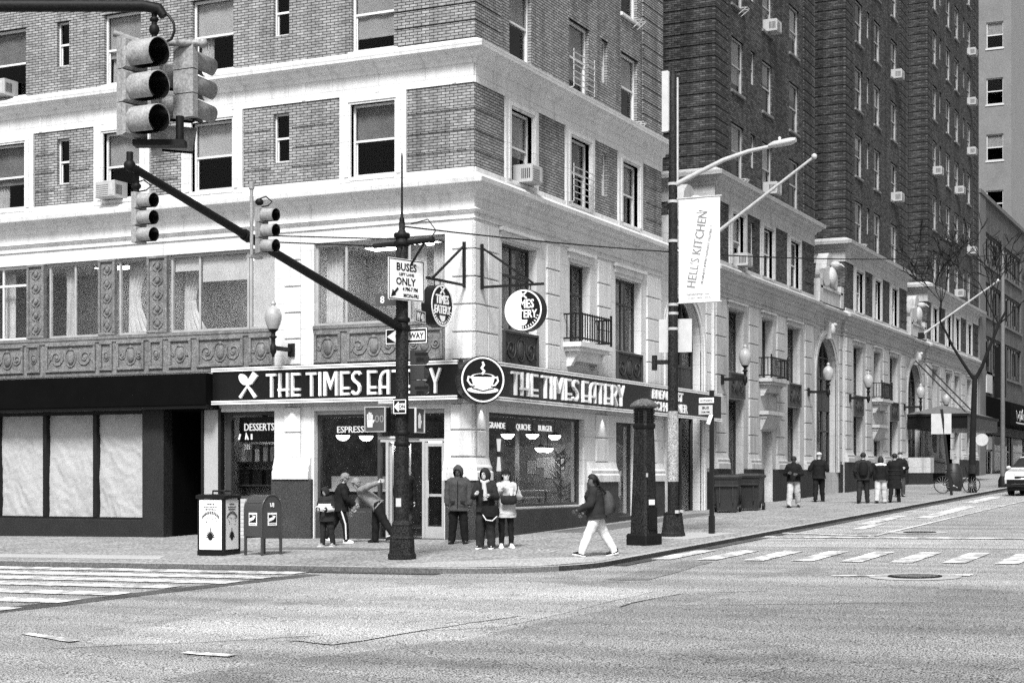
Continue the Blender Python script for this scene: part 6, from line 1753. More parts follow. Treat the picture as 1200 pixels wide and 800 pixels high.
for z_i, (x, z) in enumerate(prof):
    hw = .88 if z < .95 else (.84 if z < 1.05 else .60)
    row = []
    for u in (-1, -.9, -.6, 0, .6, .9, 1):
        bow = .10 * (1 - abs(u) ** 2.5) if abs(x) > 1.8 else .0
        row.append((x + (bow if x > 0 else -bow), u * hw, z + (.04 * (1 - u * u) if z > 1.3 else 0)))
    rings.append(row)
for i in range(len(rings) - 1):
    for j in range(6):
        bd.add([rings[i][j], rings[i][j + 1], rings[i + 1][j + 1], rings[i + 1][j]], [(0, 1, 2, 3)], 0, True)
for s in (0, 6):
    lo = [rings[i][s] for i in range(len(rings))]
    bd.add(lo, [tuple(range(len(lo)))])
body = part('body', bd, M_CAR, car)
def on_car(i, u, off=.012):
    a, b = Vector(rings[i][0]), Vector(rings[i + 1][0]); return a.lerp(b, u)
def strip(i, j0, j1, u0, u1, off):
    b = MB()
    for j in range(j0, j1):
        A0, A1 = Vector(rings[i][j]), Vector(rings[i][j + 1]); B0, B1 = Vector(rings[i + 1][j]), Vector(rings[i + 1][j + 1])
        n = (A1 - A0).cross(B0 - A0).normalized()
        if n.x * (A0.x) + n.z < 0: n = -n
        q = [A0.lerp(B0, u0), A1.lerp(B1, u0), A1.lerp(B1, u1), A0.lerp(B0, u1)]
        b.add([p + n * off for p in q] + q, [(0, 1, 2, 3), (0, 4, 5, 1), (1, 5, 6, 2), (2, 6, 7, 3), (3, 7, 4, 0)])
    return b
part('windscreen', strip(4, 0, 6, .08, .92, .012), M_CGL, car)
part('rear_window', strip(7, 0, 6, .1, .8, .012), M_CGL, car)
part('grille', strip(0, 1, 5, .1, .95, .02), M_BLACK, car)
part('grille', MB().box(2.16, -.5, .62, 2.27, .5, .72), M_BLACK, car)
for s in (-1, 1):
    part('headlight', MB().loft([[(2.10 - .18 * k, s * (.50 + .34 * k), .74 + z + .06 * k) for z in (-.07, .07)] + [(2.22 - .26 * k, s * (.50 + .34 * k), .74 + z + .06 * k) for z in (.05, -.06)] for k in (0, .5, 1)]), M_GLOBE, car)
    part('fog_light', MB().ball((2.16, s * .66, .50), .06, .08, .06, 8, 6), M_GALV, car)
    part('mirror', MB().ball((.75, s * .98, 1.05), .09, .10, .08, 8, 6), M_CAR, car)
    part('side_window', MB().add([(.95, s * .845, 1.04), (.25, s * .64, 1.40), (-1.15, s * .64, 1.40), (-1.7, s * .845, 1.08)], [(0, 1, 2, 3)]), M_CGL, car)
    for x in (1.35, -1.35):
        w = part('wheel', MB().lathe([(.2, -.1), (.31, -.1), (.33, -.06), (.33, .06), (.31, .1), (.2, .1)], seg=18), M_BLACK, car)
        w.location = (x, s * .78, .32); w.rotation_euler = (PI / 2, 0, 0)
        part('rim', MB().lathe([(.02, -.09), (.2, -.08), (.21, 0), (.2, .08), (.02, .09)], seg=12), M_GALV, w)
part('number_plate', MB().box(2.26, -.26, .52, 2.285, .26, .66), M_WHITE, car)
part('underbody', MB().box(-2.0, -.75, .16, 2.0, .75, .42), M_BLACK, car)
part('bumper', MB().cbox(-.86, -.1, .30, .86, .1, .44, .03).xf((2.12, 0, 0), PI / 2), M_BLACK, car)

# ------------------------------------------------------------------ people
C_CHAR = mat('charcoal_cloth', .022, .9, .4, 9, 50, .2, .15)
C_BLACK = mat('black_cloth', .010, .85, .4, 9, 50, .2, .15)
C_DGREY = mat('dark_grey_cloth', .06, .9, .4, 14, 120, .3, .15, speck=.4)
C_GREY = mat('grey_knit', .22, .9, .3, 14, 120, .4, .15, speck=.3)
C_LGREY = mat('pale_grey_cloth', .42, .9, .2, 9, 50, .2, .15)
C_WHITE = mat('white_cloth', .66, .9, .12, 9, 50, .2, .15)
C_HAIR = mat('dark_hair', .012, .6, .4, 30, 90, .4, .3)
C_FAIR = mat('fair_curly_hair', .20, .7, .4, 30, 70, .6, .3, speck=.5)
C_SOLE = mat('white_shoe', .70, .6, .1, 9, 50, 0, .3)
C_EYE = mat('dark_eye', .01, .3, .1, 9, 50, 0, .5)

def skin_mesh(verts, edges, rad, m, lvl=1):
    me = bpy.data.meshes.new('person'); me.from_pydata([tuple(v) for v in verts], edges, [])
    ob = bpy.data.objects.new('person', me); COL.objects.link(ob)
    ob.modifiers.new('Skin', 'SKIN'); s = ob.modifiers.new('Sub', 'SUBSURF'); s.levels = lvl; s.render_levels = lvl
    sv = me.skin_vertices[0].data if me.skin_vertices else None
    if sv is None:
        return None
    for i, r in enumerate(rad):
        sv[i].radius = (r, r) if not isinstance(r, tuple) else r
    sv[0].use_root = True
    dg = bpy.context.evaluated_depsgraph_get()
    out = bpy.data.meshes.new_from_object(ob.evaluated_get(dg))
    bpy.data.objects.remove(ob); bpy.data.meshes.remove(me)
    return out
def rot(v, ax, a): return Matrix.Rotation(a, 3, ax) @ Vector(v)

def person(label, x, y, head, H, lean=0, legs=((0, 0, 2), (0, 0, 2)), arms=None, look=(0, 0), group=None, skin=None,
           coat=None, hem=.10, bulk=1.0, sleeve=None, pants=None, wide=1.0, shoe=None, hair=None, hat=None, hood=None, extra=None, dz=0.0, lvl=1, short=False):
    """local frame: forward = -y, the person's left = +x"""
    skin = skin or M_SKIN
    t = thing('person', label, 'person', gp(x, y, dz), math.radians(head) + PI / 2, group)
    U = Vector((0, 0, 1)); D = math.radians
    hipz = 0.0; P = Vector((0, 0, 0))
    feet = []; L = []
    for s, (fl, kn, ab) in zip((-1, 1), legs):
        hp_ = P + Vector((s * .052 * H, 0, 0))
        td = rot(rot((0, 0, -1), 'X', -D(fl)), 'Y', -s * D(ab))
        sd = rot(rot((0, 0, -1), 'X', -D(fl - kn)), 'Y', -s * D(ab))
        k = hp_ + td * .245 * H; a = k + sd * .235 * H
        L.append((hp_, k, a, sd)); feet.append(a.z)
    zz = -min(feet) + .042 * H
    def up(v): return Vector((v.x, v.y, v.z + zz))
    L = [(up(h), up(k), up(a), sd) for h, k, a, sd in L]; P = up(P)
    td = rot(U, 'X', D(lean)); td = Vector((0, -math.sin(D(lean)), math.cos(D(lean))))
    fw = Vector((0, -math.cos(D(lean)), -math.sin(D(lean))))
    bel, che = P + td * .13 * H, P + td * .235 * H
    nb = P + td * .315 * H
    n2 = nb + (td + U * .6).normalized() * .030 * H
    hu = (td * .35 + U).normalized()
    yaw, pit = D(look[0]), D(look[1])
    hf = Vector((math.sin(yaw) * math.cos(pit), -math.cos(yaw) * math.cos(pit), -math.sin(pit)))
    hu = (U * math.cos(pit) + Vector((math.sin(yaw), -math.cos(yaw), 0)) * math.sin(pit)).normalized()
    jaw = n2 + hu * .022 * H + hf * .022 * H
    hc = n2 + hu * .070 * H; cr = n2 + hu * .112 * H
    A = []
    arms = arms or (((.12, 0, -1), (.05, .1, -1)), ((.12, 0, -1), (.05, .1, -1)))
    for s, (u, f) in zip((-1, 1), arms):
        sh_ = P + td * .29 * H + Vector((s * .098 * H, 0, 0))
        uu = Vector((s * u[0], -u[1], u[2])).normalized(); ff = Vector((s * f[0], -f[1], f[2])).normalized()
        el = sh_ + uu * .175 * H; wr_ = el + ff * .145 * H
        A.append((sh_, el, wr_, ff))
    V = [P, bel, che, nb, n2, jaw, hc, cr]; R = [.075, .068, .074, .040, .033, .038, .050, .036]
    E_ = [(0, 1), (1, 2), (2, 3), (3, 4), (4, 5), (5, 6), (6, 7)]
    for s, (sh_, el, wr_, ff) in zip((-1, 1), A):
        i = len(V); palm = wr_ + ff * .045 * H
        V += [sh_, el, wr_, palm]; R += [.034, .025, .017, .020]; E_ += [(2, i), (i, i + 1), (i + 1, i + 2), (i + 2, i + 3)]
    for s, (h, k, a, sd) in zip((-1, 1), L):
        i = len(V); toe = a + Vector((s * .02 * H, -.10 * H, -.018 * H))
        V += [h, k, a, toe]; R += [.056, .034, .018, .010]; E_ += [(0, i), (i, i + 1), (i + 1, i + 2), (i + 2, i + 3)]
    me = skin_mesh(V, E_, [r * H for r in R], skin, lvl)
    bmv = MB(); bmv.v = [tuple(v.co) for v in me.vertices]; bmv.f = [list(p.vertices) for p in me.polygons]; bmv.mi = [0] * len(bmv.f); bmv.sm = [True] * len(bmv.f)
    # five bent fingers rooted in each palm
    for s, (sh_, el, wr_, ff) in zip((-1, 1), A):
        palm = wr_ + ff * .055 * H; side = ff.cross(Vector((s, 0, 0)));
        side = side.normalized() if side.length > .1 else Vector((0, 1, 0))
        curl = Vector((-s, 0, 0)) - ff * (Vector((-s, 0, 0)).dot(ff)); curl = curl.normalized() if curl.length > .05 else Vector((0, 0, -1))
        for q, (o, ln) in enumerate(((-.018, .042), (-.006, .048), (.006, .046), (.018, .036))):
            b0 = palm + side * o * H; b1 = b0 + (ff + curl * .35) * ln * .55 * H; b2 = b1 + (ff * .6 + curl) * ln * .45 * H
            bmv.tube([b0, b1, b2], [.0062 * H, .0056 * H, .004 * H], 6)
        b0 = wr_ + ff * .025 * H - side * .018 * H; b1 = b0 - side * .014 * H + ff * .018 * H + curl * .01 * H; b2 = b1 + ff * .02 * H + curl * .012 * H
        bmv.tube([b0, b1, b2], [.0075 * H, .0065 * H, .005 * H], 6)
    bmv.tube([hc + hf * .040 * H + hu * .012 * H, hc + hf * .052 * H - hu * .010 * H, hc + hf * .044 * H - hu * .018 * H], [.005 * H, .009 * H, .007 * H], 7)
    bpy.data.meshes.remove(me)
    put('body', bmv.mesh('body', skin), t)
    sx = hf.cross(hu).normalized()
    for s in (-1, 1):
        part('eye', MB().ball(tuple(hc + hf * .043 * H + sx * s * .018 * H + hu * .004 * H), .007 * H, seg=6, ring=4), C_EYE, t)
        part('ear', MB().ball(tuple(hc + sx * s * .046 * H - hu * .006 * H), .008 * H, .010 * H, .016 * H, 6, 5), skin, t)
    part('mouth', MB().ball(tuple(hc + hf * .042 * H - hu * .032 * H), .009 * H, .005 * H, .003 * H, 6, 4), mat('lip', .20, .5, .1, 9, 50), t)
    def ringv(c, ax, rx, ry, n=14, sq_=1.0, nz=.0, sd=0):
        ax = ax.normalized(); xx = Vector((1, 0, 0)); xx = (xx - ax * xx.dot(ax)).normalized(); yy = ax.cross(xx)
        out = []
        for i in range(n):
            a = 2 * PI * i / n; cs, sn = math.cos(a), math.sin(a)
            p = c + xx * (rx * cs) + yy * (ry * sn)
            w = 1 + nz * noise.noise((p * 9 + Vector((sd, sd, 0)))) if nz else 1
            out.append(tuple(c + (p - c) * w))
        return out
    sd = rnd.uniform(0, 90)
    def cloth(rs, n=22, sub=4, amp=.010, wr=0.0, cap=True):
        # rs: (centre, axis, rx, ry); extra rings between them, then folds
        full = []
        for i in range(len(rs) - 1):
            for q in range(sub):
                u = q / sub; e = u * u * (3 - 2 * u); a, b_ = rs[i], rs[i + 1]
                full.append((a[0].lerp(b_[0], u), a[1].normalized().lerp(b_[1].normalized(), u), a[2] + (b_[2] - a[2]) * e, a[3] + (b_[3] - a[3]) * e))
        full.append(rs[-1]); rings = []
        for k, (c, ax, rx, ry) in enumerate(full):
            row = []
            for p in ringv(c, ax, rx, ry, n):
                p = Vector(p); d = (p - c)
                w = noise.noise(p * 11 + Vector((sd, 0, 0))) * amp * 1.3 + noise.noise(Vector((p.x * 16, p.y * 16, p.z * 42)) + Vector((0, sd, 0))) * amp * .9
                w += wr * math.sin(k * 2.1 + 4 * noise.noise(p * 6 + Vector((sd, sd, 0))))
                row.append(tuple(p + d.normalized() * w * H * .9))
            rings.append(row)
        return MB().loft(rings, cap=cap)
    if pants:
        b = MB()
        for s, (h, k, a, sdv) in zip((-1, 1), L):
            rs = [(h + Vector((0, 0, .03 * H)), .066), (h.lerp(k, .35), .064), (h.lerp(k, .75), .052 * wide), (k, .047 * wide), (k.lerp(a, .4), .045 * wide), (k.lerp(a, .8), .040 * wide), (a + Vector((0, 0, -.012 * H)), .039 * wide)]
            b.join(cloth([(c, (k - h) if i < 3 else ((a - h) if i == 3 else (a - k)), r * H, r * H * 1.02) for i, (c, r) in enumerate(rs)], 16, 4, .008, .0009))
        b.loft([ringv(P + (U if z < .02 else td) * z * H, U if z < .02 else td, rx * H, ry * H, 14) for z, rx, ry in ((-.045, .08, .065), (-.01, .104, .080), (.05, .094, .072), (.09, .080, .06))])
        part('trousers', b, pants, t)
    if coat:
        rs = []
        hz = hem
        for q in range(4):
            u = 1 - q / 3
            dn = (U + td).normalized() if lean < 30 else td
            c = P - dn * (hz * H * u); rs.append((c, td if u < .3 else dn, (.108 + .012 * u) * bulk, (.090 + .012 * u) * bulk))
        rs += [(bel, td, .106 * bulk, .086 * bulk), (che, td, .114 * bulk, .088 * bulk), (P + td * .270 * H, td, .112 * bulk, .078 * bulk), (P + td * .298 * H, td, .080 * bulk, .064 * bulk), (nb + td * .012 * H, td, .050, .050), (nb + td * .028 * H, td, .046, .046)]
        b = cloth([(c, ax, rx * H, ry * H) for c, ax, rx, ry in rs], 26, 4, .011)
        m2 = sleeve or coat
        part('jacket', b, coat, t)
        for s, (sh_, el, wr_, ff) in zip((-1, 1), A):
            ua = (el - sh_); 
            k1 = ua.normalized()
            pts = [(sh_ + Vector((-s * .045 * H, 0, -.004 * H)) , .034), (sh_ + Vector((-s * .018 * H, 0, -.003 * H)), .038), (sh_ + k1 * .022 * H, .042), (sh_.lerp(el, .55), .043), (el, .042), (el.lerp(wr_, .5), .038), (wr_ - ff * .002 * H, .032), (wr_ + ff * .008 * H, .029)]
            cs = [Vector(p) for p, _ in pts]; b = cloth([(c, (cs[min(i + 1, len(cs) - 1)] - cs[max(i - 1, 0)]), r * H * bulk, r * H * bulk) for i, (c, r) in enumerate(zip(cs, [q for _, q in pts]))], 14, 4, .008, .0012)
            part('sleeve', b, m2, t)
    for s, (h, k, a, sdv) in zip((-1, 1), L):
        m = shoe or C_BLACK
        toe_d = Vector((s * .12, -1, 0)).normalized()
        tilt = max(-.5, min(.6, sdv.y * .9))
        def Q(f, w, z): 
            p = a + toe_d * f * H + Vector((toe_d.y * -1, toe_d.x, 0)) * w * H + Vector((0, 0, z * H - f * H * tilt * .55)); return tuple(p)
        b = MB().loft([[Q(f, w * q, -.042), Q(f, w * q * .9, -.042 + h_ * .5), Q(f, w * q * .5, -.042 + h_), Q(f, -w * q * .5, -.042 + h_), Q(f, -w * q * .9, -.042 + h_ * .5), Q(f, -w * q, -.042)] for q in (1,) for f, w, h_ in ((-.045, .018, .05), (-.03, .027, .072), (.0, .028, .078), (.04, .030, .052), (.085, .031, .036), (.105, .018, .022))])
        so = part('shoe', b, m if not isinstance(m, tuple) else m[0], t)
        if isinstance(m, tuple):
            b = MB().loft([[Q(f, w * 1.08, -.044), Q(f, w * 1.1, -.026), Q(f, -w * 1.1, -.026), Q(f, -w * 1.08, -.044)] for f, w in ((-.048, .018), (-.03, .028), (.04, .031), (.085, .032), (.108, .018))])
            part('sole', b, m[1], so)
    def cap_ball(c, r, m, nm, keep, sc_=(1, 1, 1), thick=0):
        b = MB(); seg, rg = 40, 28; vs = []; ok = []
        for i in range(rg + 1):
            th_ = PI * i / rg
            for j in range(seg):
                a = 2 * PI * j / seg
                d = hu * math.cos(th_) + (sx * math.cos(a) + hf * math.sin(a)) * math.sin(th_)
                u_, f_, x_ = math.cos(th_), math.sin(a) * math.sin(th_), math.cos(a) * math.sin(th_)
                w = 1 + .05 * noise.noise((d * 4 + Vector((sd, 0, 0))))
                vs.append(c + (sx * x_ * sc_[0] + hf * f_ * sc_[1] + hu * u_ * sc_[2]) * r * w); ok.append(keep(u_, f_, x_))
        fs = []
        for i in range(rg):
            for j in range(seg):
                q = (i * seg + j, (i + 1) * seg + j, (i + 1) * seg + (j + 1) % seg, i * seg + (j + 1) % seg)
                if sum(ok[z] for z in q) >= 2: fs.append(q)
        b.add(vs, fs, 0, True)
        return part(nm, b, m, t)
    if hair and not hood:
        m, kind = hair
        if kind == 'short': cap_ball(hc + hu * .008 * H - hf * .006 * H, .056 * H, m, 'hair', lambda u, f, x: u > .25 or (f < .15 and u > -.6))
        elif kind == 'curly':
            o = cap_ball(hc + hu * .012 * H - hf * .01 * H, .066 * H, m, 'hair', lambda u, f, x: u > .2 or (f < .3 and u > -.7))
            b = MB(); rr2 = random.Random(int(sd))
            for i in range(46):
                v = Vector((rr2.gauss(0, 1), rr2.gauss(0, 1), rr2.gauss(0, 1))).normalized()
                if v.dot(hf) > .45 and v.dot(hu) < .5: continue
                b.ball(tuple(hc + v * .066 * H), .014 * H, seg=6, ring=4)
            part('curls', b, m, o)
        elif kind == 'braids':
            o = cap_ball(hc + hu * .010 * H - hf * .006 * H, .060 * H, m, 'hair', lambda u, f, x: u > .25 or (f < .2 and u > -.7))
            for q in range(7):
                ox = (q - 3) * .014 * H
                part('braid', MB().tube([hc - hf * .045 * H + sx * ox + hu * .03 * H, hc - hf * .075 * H + sx * ox * 1.2 - hu * .04 * H, hc - hf * (.085 + .01 * (q % 3)) * H + sx * ox * 1.4 - hu * (.13 + .02 * (q % 2)) * H], [.010 * H, .011 * H, .006 * H], 6), m, o)
        elif kind == 'long':
            cap_ball(hc - hu * .02 * H - hf * .012 * H, .064 * H, m, 'hair', lambda u, f, x: u > .45 or (f < .1), (1, .95, 1.55))
    if hat: 
        cap_ball(hc + hu * .014 * H, .060 * H, hat, 'hat', lambda u, f, x: u > .12, (1, 1.02, 1.0))
    if hood:
        o = cap_ball(hc - hu * .016 * H - hf * .006 * H, .068 * H, hood, 'hood', lambda u, f, x: not (f > .3 and (x / .74) ** 2 + ((u - .0) / .66) ** 2 < 1), (.98, 1.12, 1.38))
        part('hood_collar', MB().tube([nb - hf * .012 * H - U * .02 * H, nb + U * .012 * H], [.082 * H, .058 * H], 16), hood, o)
    t['_j'] = 0; del t['_j']
    if extra: extra(t, dict(P=P, td=td, nb=nb, hc=hc, hf=hf, hu=hu, A=A, L=L, H=H, che=che, bel=bel))
    def world(v):
        return t.matrix_basis @ v
    return t, dict(P=P, td=td, nb=nb, hc=hc, hf=hf, hu=hu, sx=sx, A=A, L=L, H=H, che=che, bel=bel, w=world)

def worldpt(t, v):
    c, s = math.cos(t.rotation_euler.z), math.sin(t.rotation_euler.z)
    return (t.location.x + v.x * c - v.y * s, t.location.y + v.x * s + v.y * c, t.location.z + v.z)

CAMH = 205.6                                     # heading that faces the camera
# hooded man by the corner pier
person('person in a grey parka with the hood up, arms hanging, by the corner pier', -1.52, -.38, CAMH - 4, 1.72, legs=((2, 3, 4), (2, 3, 4)), look=(-8, 22),
       arms=(((.22, .05, -1), (.0, .18, -1)), ((.25, .02, -1), (.02, .25, -1))), skin=M_SKIN2, coat=C_DGREY, hem=.10, bulk=1.22, pants=C_BLACK, wide=1.15, shoe=C_BLACK, hood=C_DGREY,
       extra=lambda t, j: (part('zip', MB().tube([j['P'] + Vector((0, -.215, -.12)), j['bel'] + Vector((0, -.205, 0)), j['che'] + Vector((0, -.20, .08))], .008, 5), C_BLACK, t),
                           part('pocket_flap', MB().box(-.17, -.215, j['P'].z + .0, -.06, -.19, j['P'].z + .05), C_CHAR, t), part('pocket_flap', MB().box(.06, -.215, j['P'].z, .17, -.19, j['P'].z + .05), C_CHAR, t)))
# woman with phone and hood
t, j = person('person in a dark hooded coat and pale scarf holding a phone in both hands', -3.04, -1.80, CAMH - 12, 1.66, legs=((1, 2, 2), (1, 2, 3)), look=(-25, 8),
       arms=(((.25, .15, -1), (-.35, .9, .25)), ((.25, .15, -1), (-.35, .9, .15))), coat=C_CHAR, hem=.06, bulk=1.08, pants=C_CHAR, wide=1.30, shoe=(C_BLACK, C_SOLE), hood=C_CHAR,
       extra=lambda t, j: part('scarf', MB().tube([j['nb'] + Vector((-.09, -.05, .02)), j['nb'] + Vector((0, -.12, -.03)), j['nb'] + Vector((.09, -.05, .02))], [.03, .045, .03], 8).tube([j['nb'] + Vector((.0, -.13, -.03)), j['bel'] + Vector((.03, -.18, .08)), j['bel'] + Vector((.04, -.19, -.08))], [.045, .055, .05], 8), C_LGREY, t))
w_ = j['A'][0][2].lerp(j['A'][1][2], .5) + Vector((0, -.09, .03))
ph = thing('phone', 'dark phone held up in both hands by the hooded person in the dark coat', 'phone', worldpt(t, w_), t.rotation_euler.z)
part('body', MB().cbox(-.04, -.008, -.07, .04, .008, .09, .004), C_BLACK, ph)
hb = thing('handbag', 'black handbag with a white chain hanging at the hip of the hooded person', 'handbag', worldpt(t, j['P'] + Vector((.15, -.19, -.10))), t.rotation_euler.z + .1)
part('bag', MB().loft([[(x * w, y * .07, z) for x, y in ((-1, -1), (1, -1), (1, 1), (-1, 1))] for w, z in ((.17, -.10), (.19, 0), (.15, .13))]), C_BLACK, hb)
part('chain', MB().tube([(-.15, -.06, -.05), (-.08, -.08, -.16), (.05, -.08, -.18), (.15, -.06, -.08)], .012, 6), C_SOLE, hb)
part('strap', MB().tube([(-.12, 0, .12), (-.20, .06, .5), (-.26, .15, .72)], .012, 6), C_BLACK, hb)
# woman with cup
t, j = person('person in a pale grey coat and dark beanie drinking from a cup', -2.72, -2.12, CAMH + 8, 1.62, legs=((2, 3, 1), (1, 2, 2)), look=(10, 6),
       arms=(((.35, .3, -1), (-.5, .55, .75)), ((.45, .1, -1), (-.55, .65, .25))), coat=C_LGREY, hem=.13, bulk=1.12, pants=C_BLACK, wide=.82, shoe=(C_SOLE, C_SOLE), hair=(C_HAIR, 'long'), hat=C_BLACK)
cp = thing('paper_cup', 'white paper cup in the hand of the person in the pale grey coat', 'cup', worldpt(t, j['A'][1][2] + j['A'][1][3] * .09), t.rotation_euler.z)
part('cup', MB().lathe([(.03, -.06), (.042, .07)], seg=12), M_WHITE, cp); part('lid', MB().lathe([(.045, .07), (.044, .085), (.036, .095)], seg=12), C_SOLE, cp)
fb = thing('waist_bag', 'dark leather bag across the front of the pale grey coat', 'bag', worldpt(t, j['bel'] + Vector((.02, -.225, -.02))), t.rotation_euler.z)
part('bag', MB().loft([[(.17 * w * math.cos(a), -.05 * w + .05 * w * math.sin(a), z) for a in [2 * PI * i / 12 for i in range(12)]] for w, z in ((.6, -.13), (.95, -.09), (1, 0), (.9, .06))]), C_CHAR, fb)
part('strap', MB().tube([(.14, -.02, .05), (.2, .06, .2), (.19, .14, .42)], .012, 6), C_BLACK, fb)
# walking person with the backpack
t, j = person('person striding left in a dark jacket and white trousers with braided hair', -4.78, -5.02, 118, 1.61, lean=8, legs=((-24, 6, 1), (24, 3, 1)), look=(14, 4),
       arms=(((.12, -.15, -1), (-.05, .75, -.6)), ((.12, .25, -1), (-.2, .8, -.35))), skin=M_SKIN2, coat=C_CHAR, hem=.05, bulk=1.22, pants=C_WHITE, wide=1.12, shoe=(C_BLACK, C_SOLE), hair=(C_HAIR, 'braids'))
bp = thing('backpack', 'dark soft backpack on the back of the striding person', 'backpack', worldpt(t, j['che'] + Vector((.02, .20, -.12))), t.rotation_euler.z)
part('bag', MB().loft([[(.16 * w * math.cos(a), .09 * d + .11 * d * math.sin(a), z) for a in [2 * PI * i / 14 for i in range(14)]] for w, d, z in ((.55, .5, -.26), (.85, .95, -.2), (.92, 1.0, -.05), (.85, .75, .12), (.45, .4, .2))]), C_DGREY, bp)
for s in (-1, 1): part('strap', MB().tube([(s * .10, .02, .16), (s * .12, -.10, .30), (s * .13, -.30, .18), (s * .13, -.30, .0)], .016, 6), C_BLACK, bp)
part('pocket', MB().ball((0, .16, -.1), .11, .06, .12, 10, 7), C_CHAR, bp)
# the group at the door
person('child in a dark hooded jacket with a white band across the chest', -2.78, 2.22, CAMH - 25, 1.30, lean=4, legs=((4, 6, 3), (-6, 6, 3)), look=(-15, 25),
       arms=(((.25, .1, -1), (-.4, .8, -.1)), ((.25, .1, -1), (-.4, .8, -.1))), coat=C_CHAR, hem=.10, bulk=1.2, pants=C_CHAR, wide=1.1, shoe=(C_GREY, C_SOLE), hood=C_CHAR,
       extra=lambda t, j: (part('white_band', MB().loft([[(.198 * math.cos(a), j['bel'].y + .168 * math.sin(a), z) for a in [2 * PI * i / 16 for i in range(16)]] for z in (j['bel'].z - .04, j['bel'].z + .04, j['bel'].z + .09)]), C_WHITE, t),
                           [part('white_cuff', MB().tube([q[1], q[1].lerp(q[2], .9)], .068, 10), C_WHITE, t) for q in j['A']]))
person('person in a black tracksuit with a white leg stripe and white sneakers stepping right', -1.75, 2.50, -62, 1.60, lean=6, legs=((16, 12, 3), (-22, 10, 3)), look=(0, 25),
       arms=(((.2, .3, -1), (-.2, .7, -.5)), ((.2, .2, -1), (-.1, .6, -.8))), coat=C_BLACK, hem=.06, bulk=1.15, pants=C_BLACK, wide=1.0, shoe=(C_SOLE, C_SOLE), hair=(C_FAIR, 'curly'),
       extra=lambda t, j: part('leg_stripe', MB().tube([j['L'][0][0] + Vector((-.115, -.02, -.06)), j['L'][0][1] + Vector((-.085, -.01, 0)), j['L'][0][2] + Vector((-.07, 0, .03))], [.022, .02, .018], 6), C_WHITE, t))
person('person in a grey sweater and black trousers bending forward while reaching for the door', -1.45, 1.72, 110, 1.66, lean=50, legs=((8, 6, 3), (-26, 8, 6)), look=(5, 30),
       arms=(((.25, .45, -1), (.0, .5, -.9)), ((.5, -.75, .35), (.25, -.95, .35))), coat=C_GREY, hem=.03, bulk=1.05, pants=C_BLACK, wide=1.15, shoe=C_BLACK, hair=(C_FAIR, 'curly'))
person('person in a long black coat and cap standing in the open doorway', .30, 2.0, CAMH + 25, 1.74, legs=((3, 4, 2), (-3, 4, 2)), look=(25, 5),
       arms=(((.15, .0, -1), (.0, .2, -1)), ((.15, .0, -1), (.0, .2, -1))), coat=C_BLACK, hem=.12, bulk=1.1, pants=C_DGREY, wide=1.1, shoe=C_BLACK, hat=C_BLACK, hair=(C_HAIR, 'short'), dz=.02)
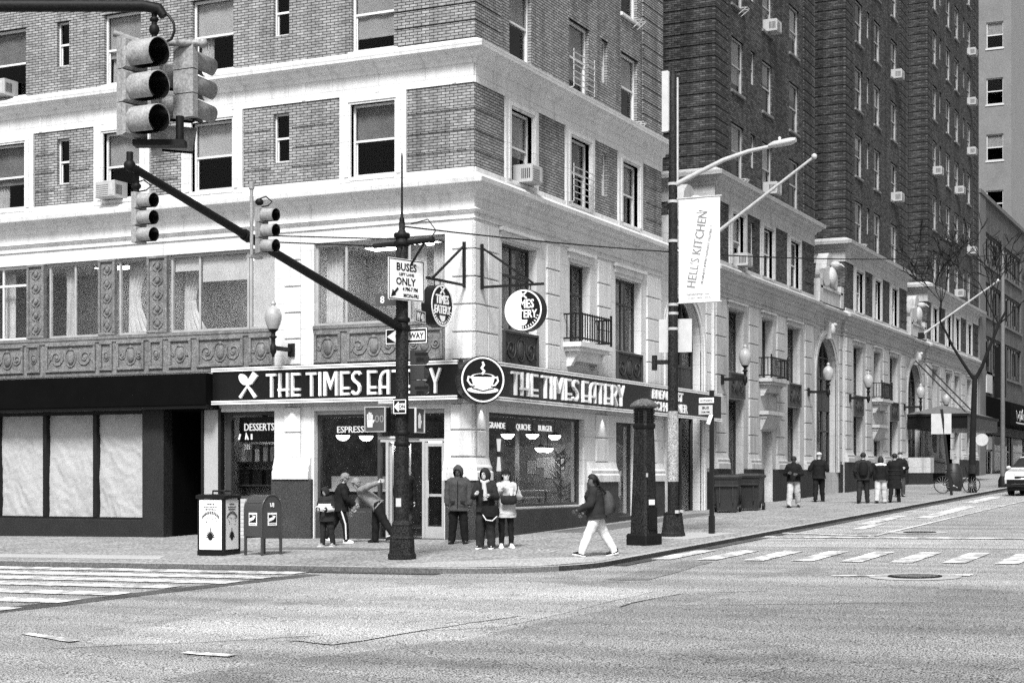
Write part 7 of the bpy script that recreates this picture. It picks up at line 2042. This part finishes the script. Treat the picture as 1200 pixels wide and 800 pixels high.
# farther along the side street
FG = None
person('person in a dark top and pale grey trousers walking this way, hands together', 18.4, -2.30, 190, 1.70, legs=((14, 10, 3), (-12, 10, 3)), look=(10, 28),
       arms=(((.3, .1, -1), (-.4, .8, .1)), ((.3, .1, -1), (-.4, .8, .0))), skin=M_SKIN2, coat=C_BLACK, hem=.02, bulk=1.18, pants=C_LGREY, wide=1.25, shoe=C_BLACK, hair=(C_HAIR, 'short'), lvl=1)
person('person all in black with a pale cap walking away up the street', 23.6, -1.76, 12, 1.76, legs=((10, 6, 2), (-12, 10, 2)),
       arms=(((.4, .0, -1), (-.2, .7, .2)), ((.5, -.1, -1), (-.3, .7, .5))), coat=C_BLACK, hem=.05, bulk=1.2, pants=C_BLACK, wide=1.1, shoe=C_BLACK, hat=C_LGREY)
t, j = person('person in dark clothes seen from behind, carrying a dark rucksack', 22.0, -3.72, 15, 1.74, legs=((6, 4, 4), (-8, 6, 4)), arms=(((.3, .05, -1), (-.1, .4, -.8)), ((.3, .05, -1), (-.1, .4, -.8))),
       coat=C_CHAR, hem=.06, bulk=1.2, pants=C_CHAR, wide=1.1, shoe=C_BLACK, hair=(C_HAIR, 'short'))
bp2 = thing('backpack', 'dark rucksack worn by the person in the far group', 'backpack', worldpt(t, j['che'] + Vector((0, .16, -.1))), t.rotation_euler.z)
part('bag', MB().loft([[(.15 * w * math.cos(a), .08 + .10 * w * math.sin(a), z) for a in [2 * PI * i / 12 for i in range(12)]] for w, z in ((.8, -.25), (1.05, -.1), (1, .1), (.6, .2))]), C_BLACK, bp2)
person('person in a dark jacket with white fur collar and pale trousers, far group', 22.0, -4.32, 10, 1.58, legs=((8, 6, 3), (-10, 8, 3)), coat=C_BLACK, hem=.02, bulk=1.18, pants=C_LGREY, wide=1.3, shoe=C_BLACK, hair=(C_HAIR, 'long'),
       extra=lambda t, j: part('fur_collar', MB().tube([j['nb'] + Vector((.17, .0, -.03)), j['nb'] + Vector((0, .10, .0)), j['nb'] + Vector((-.17, .0, -.03))], [.05, .06, .05], 8), C_WHITE, t))
person('person in a long black quilted coat walking away in the far group', 22.8, -4.62, 8, 1.70, legs=((12, 8, 3), (-14, 12, 3)), coat=C_BLACK, hem=.24, bulk=1.18, pants=C_BLACK, wide=1.0, shoe=C_BLACK, hair=(C_HAIR, 'short'),
       extra=lambda t, j: [part('quilt_seam', MB().tube([(.225 * math.cos(a), j['P'].y + .185 * math.sin(a), j['P'].z - .3 + q * .13) for a in [2 * PI * i / 16 for i in range(17)]], .012, 5), C_CHAR, t) for q in range(5)])
person('person in dark clothes facing this way behind the far group', 28.4, -3.6, 200, 1.70, legs=((6, 6, 3), (-6, 6, 3)), arms=(((.3, .1, -1), (-.4, .8, .0)), ((.3, .1, -1), (-.4, .8, .0))), coat=C_BLACK, hem=.05, bulk=1.15, pants=C_DGREY, wide=1.1, shoe=C_BLACK, hair=(C_HAIR, 'short'))
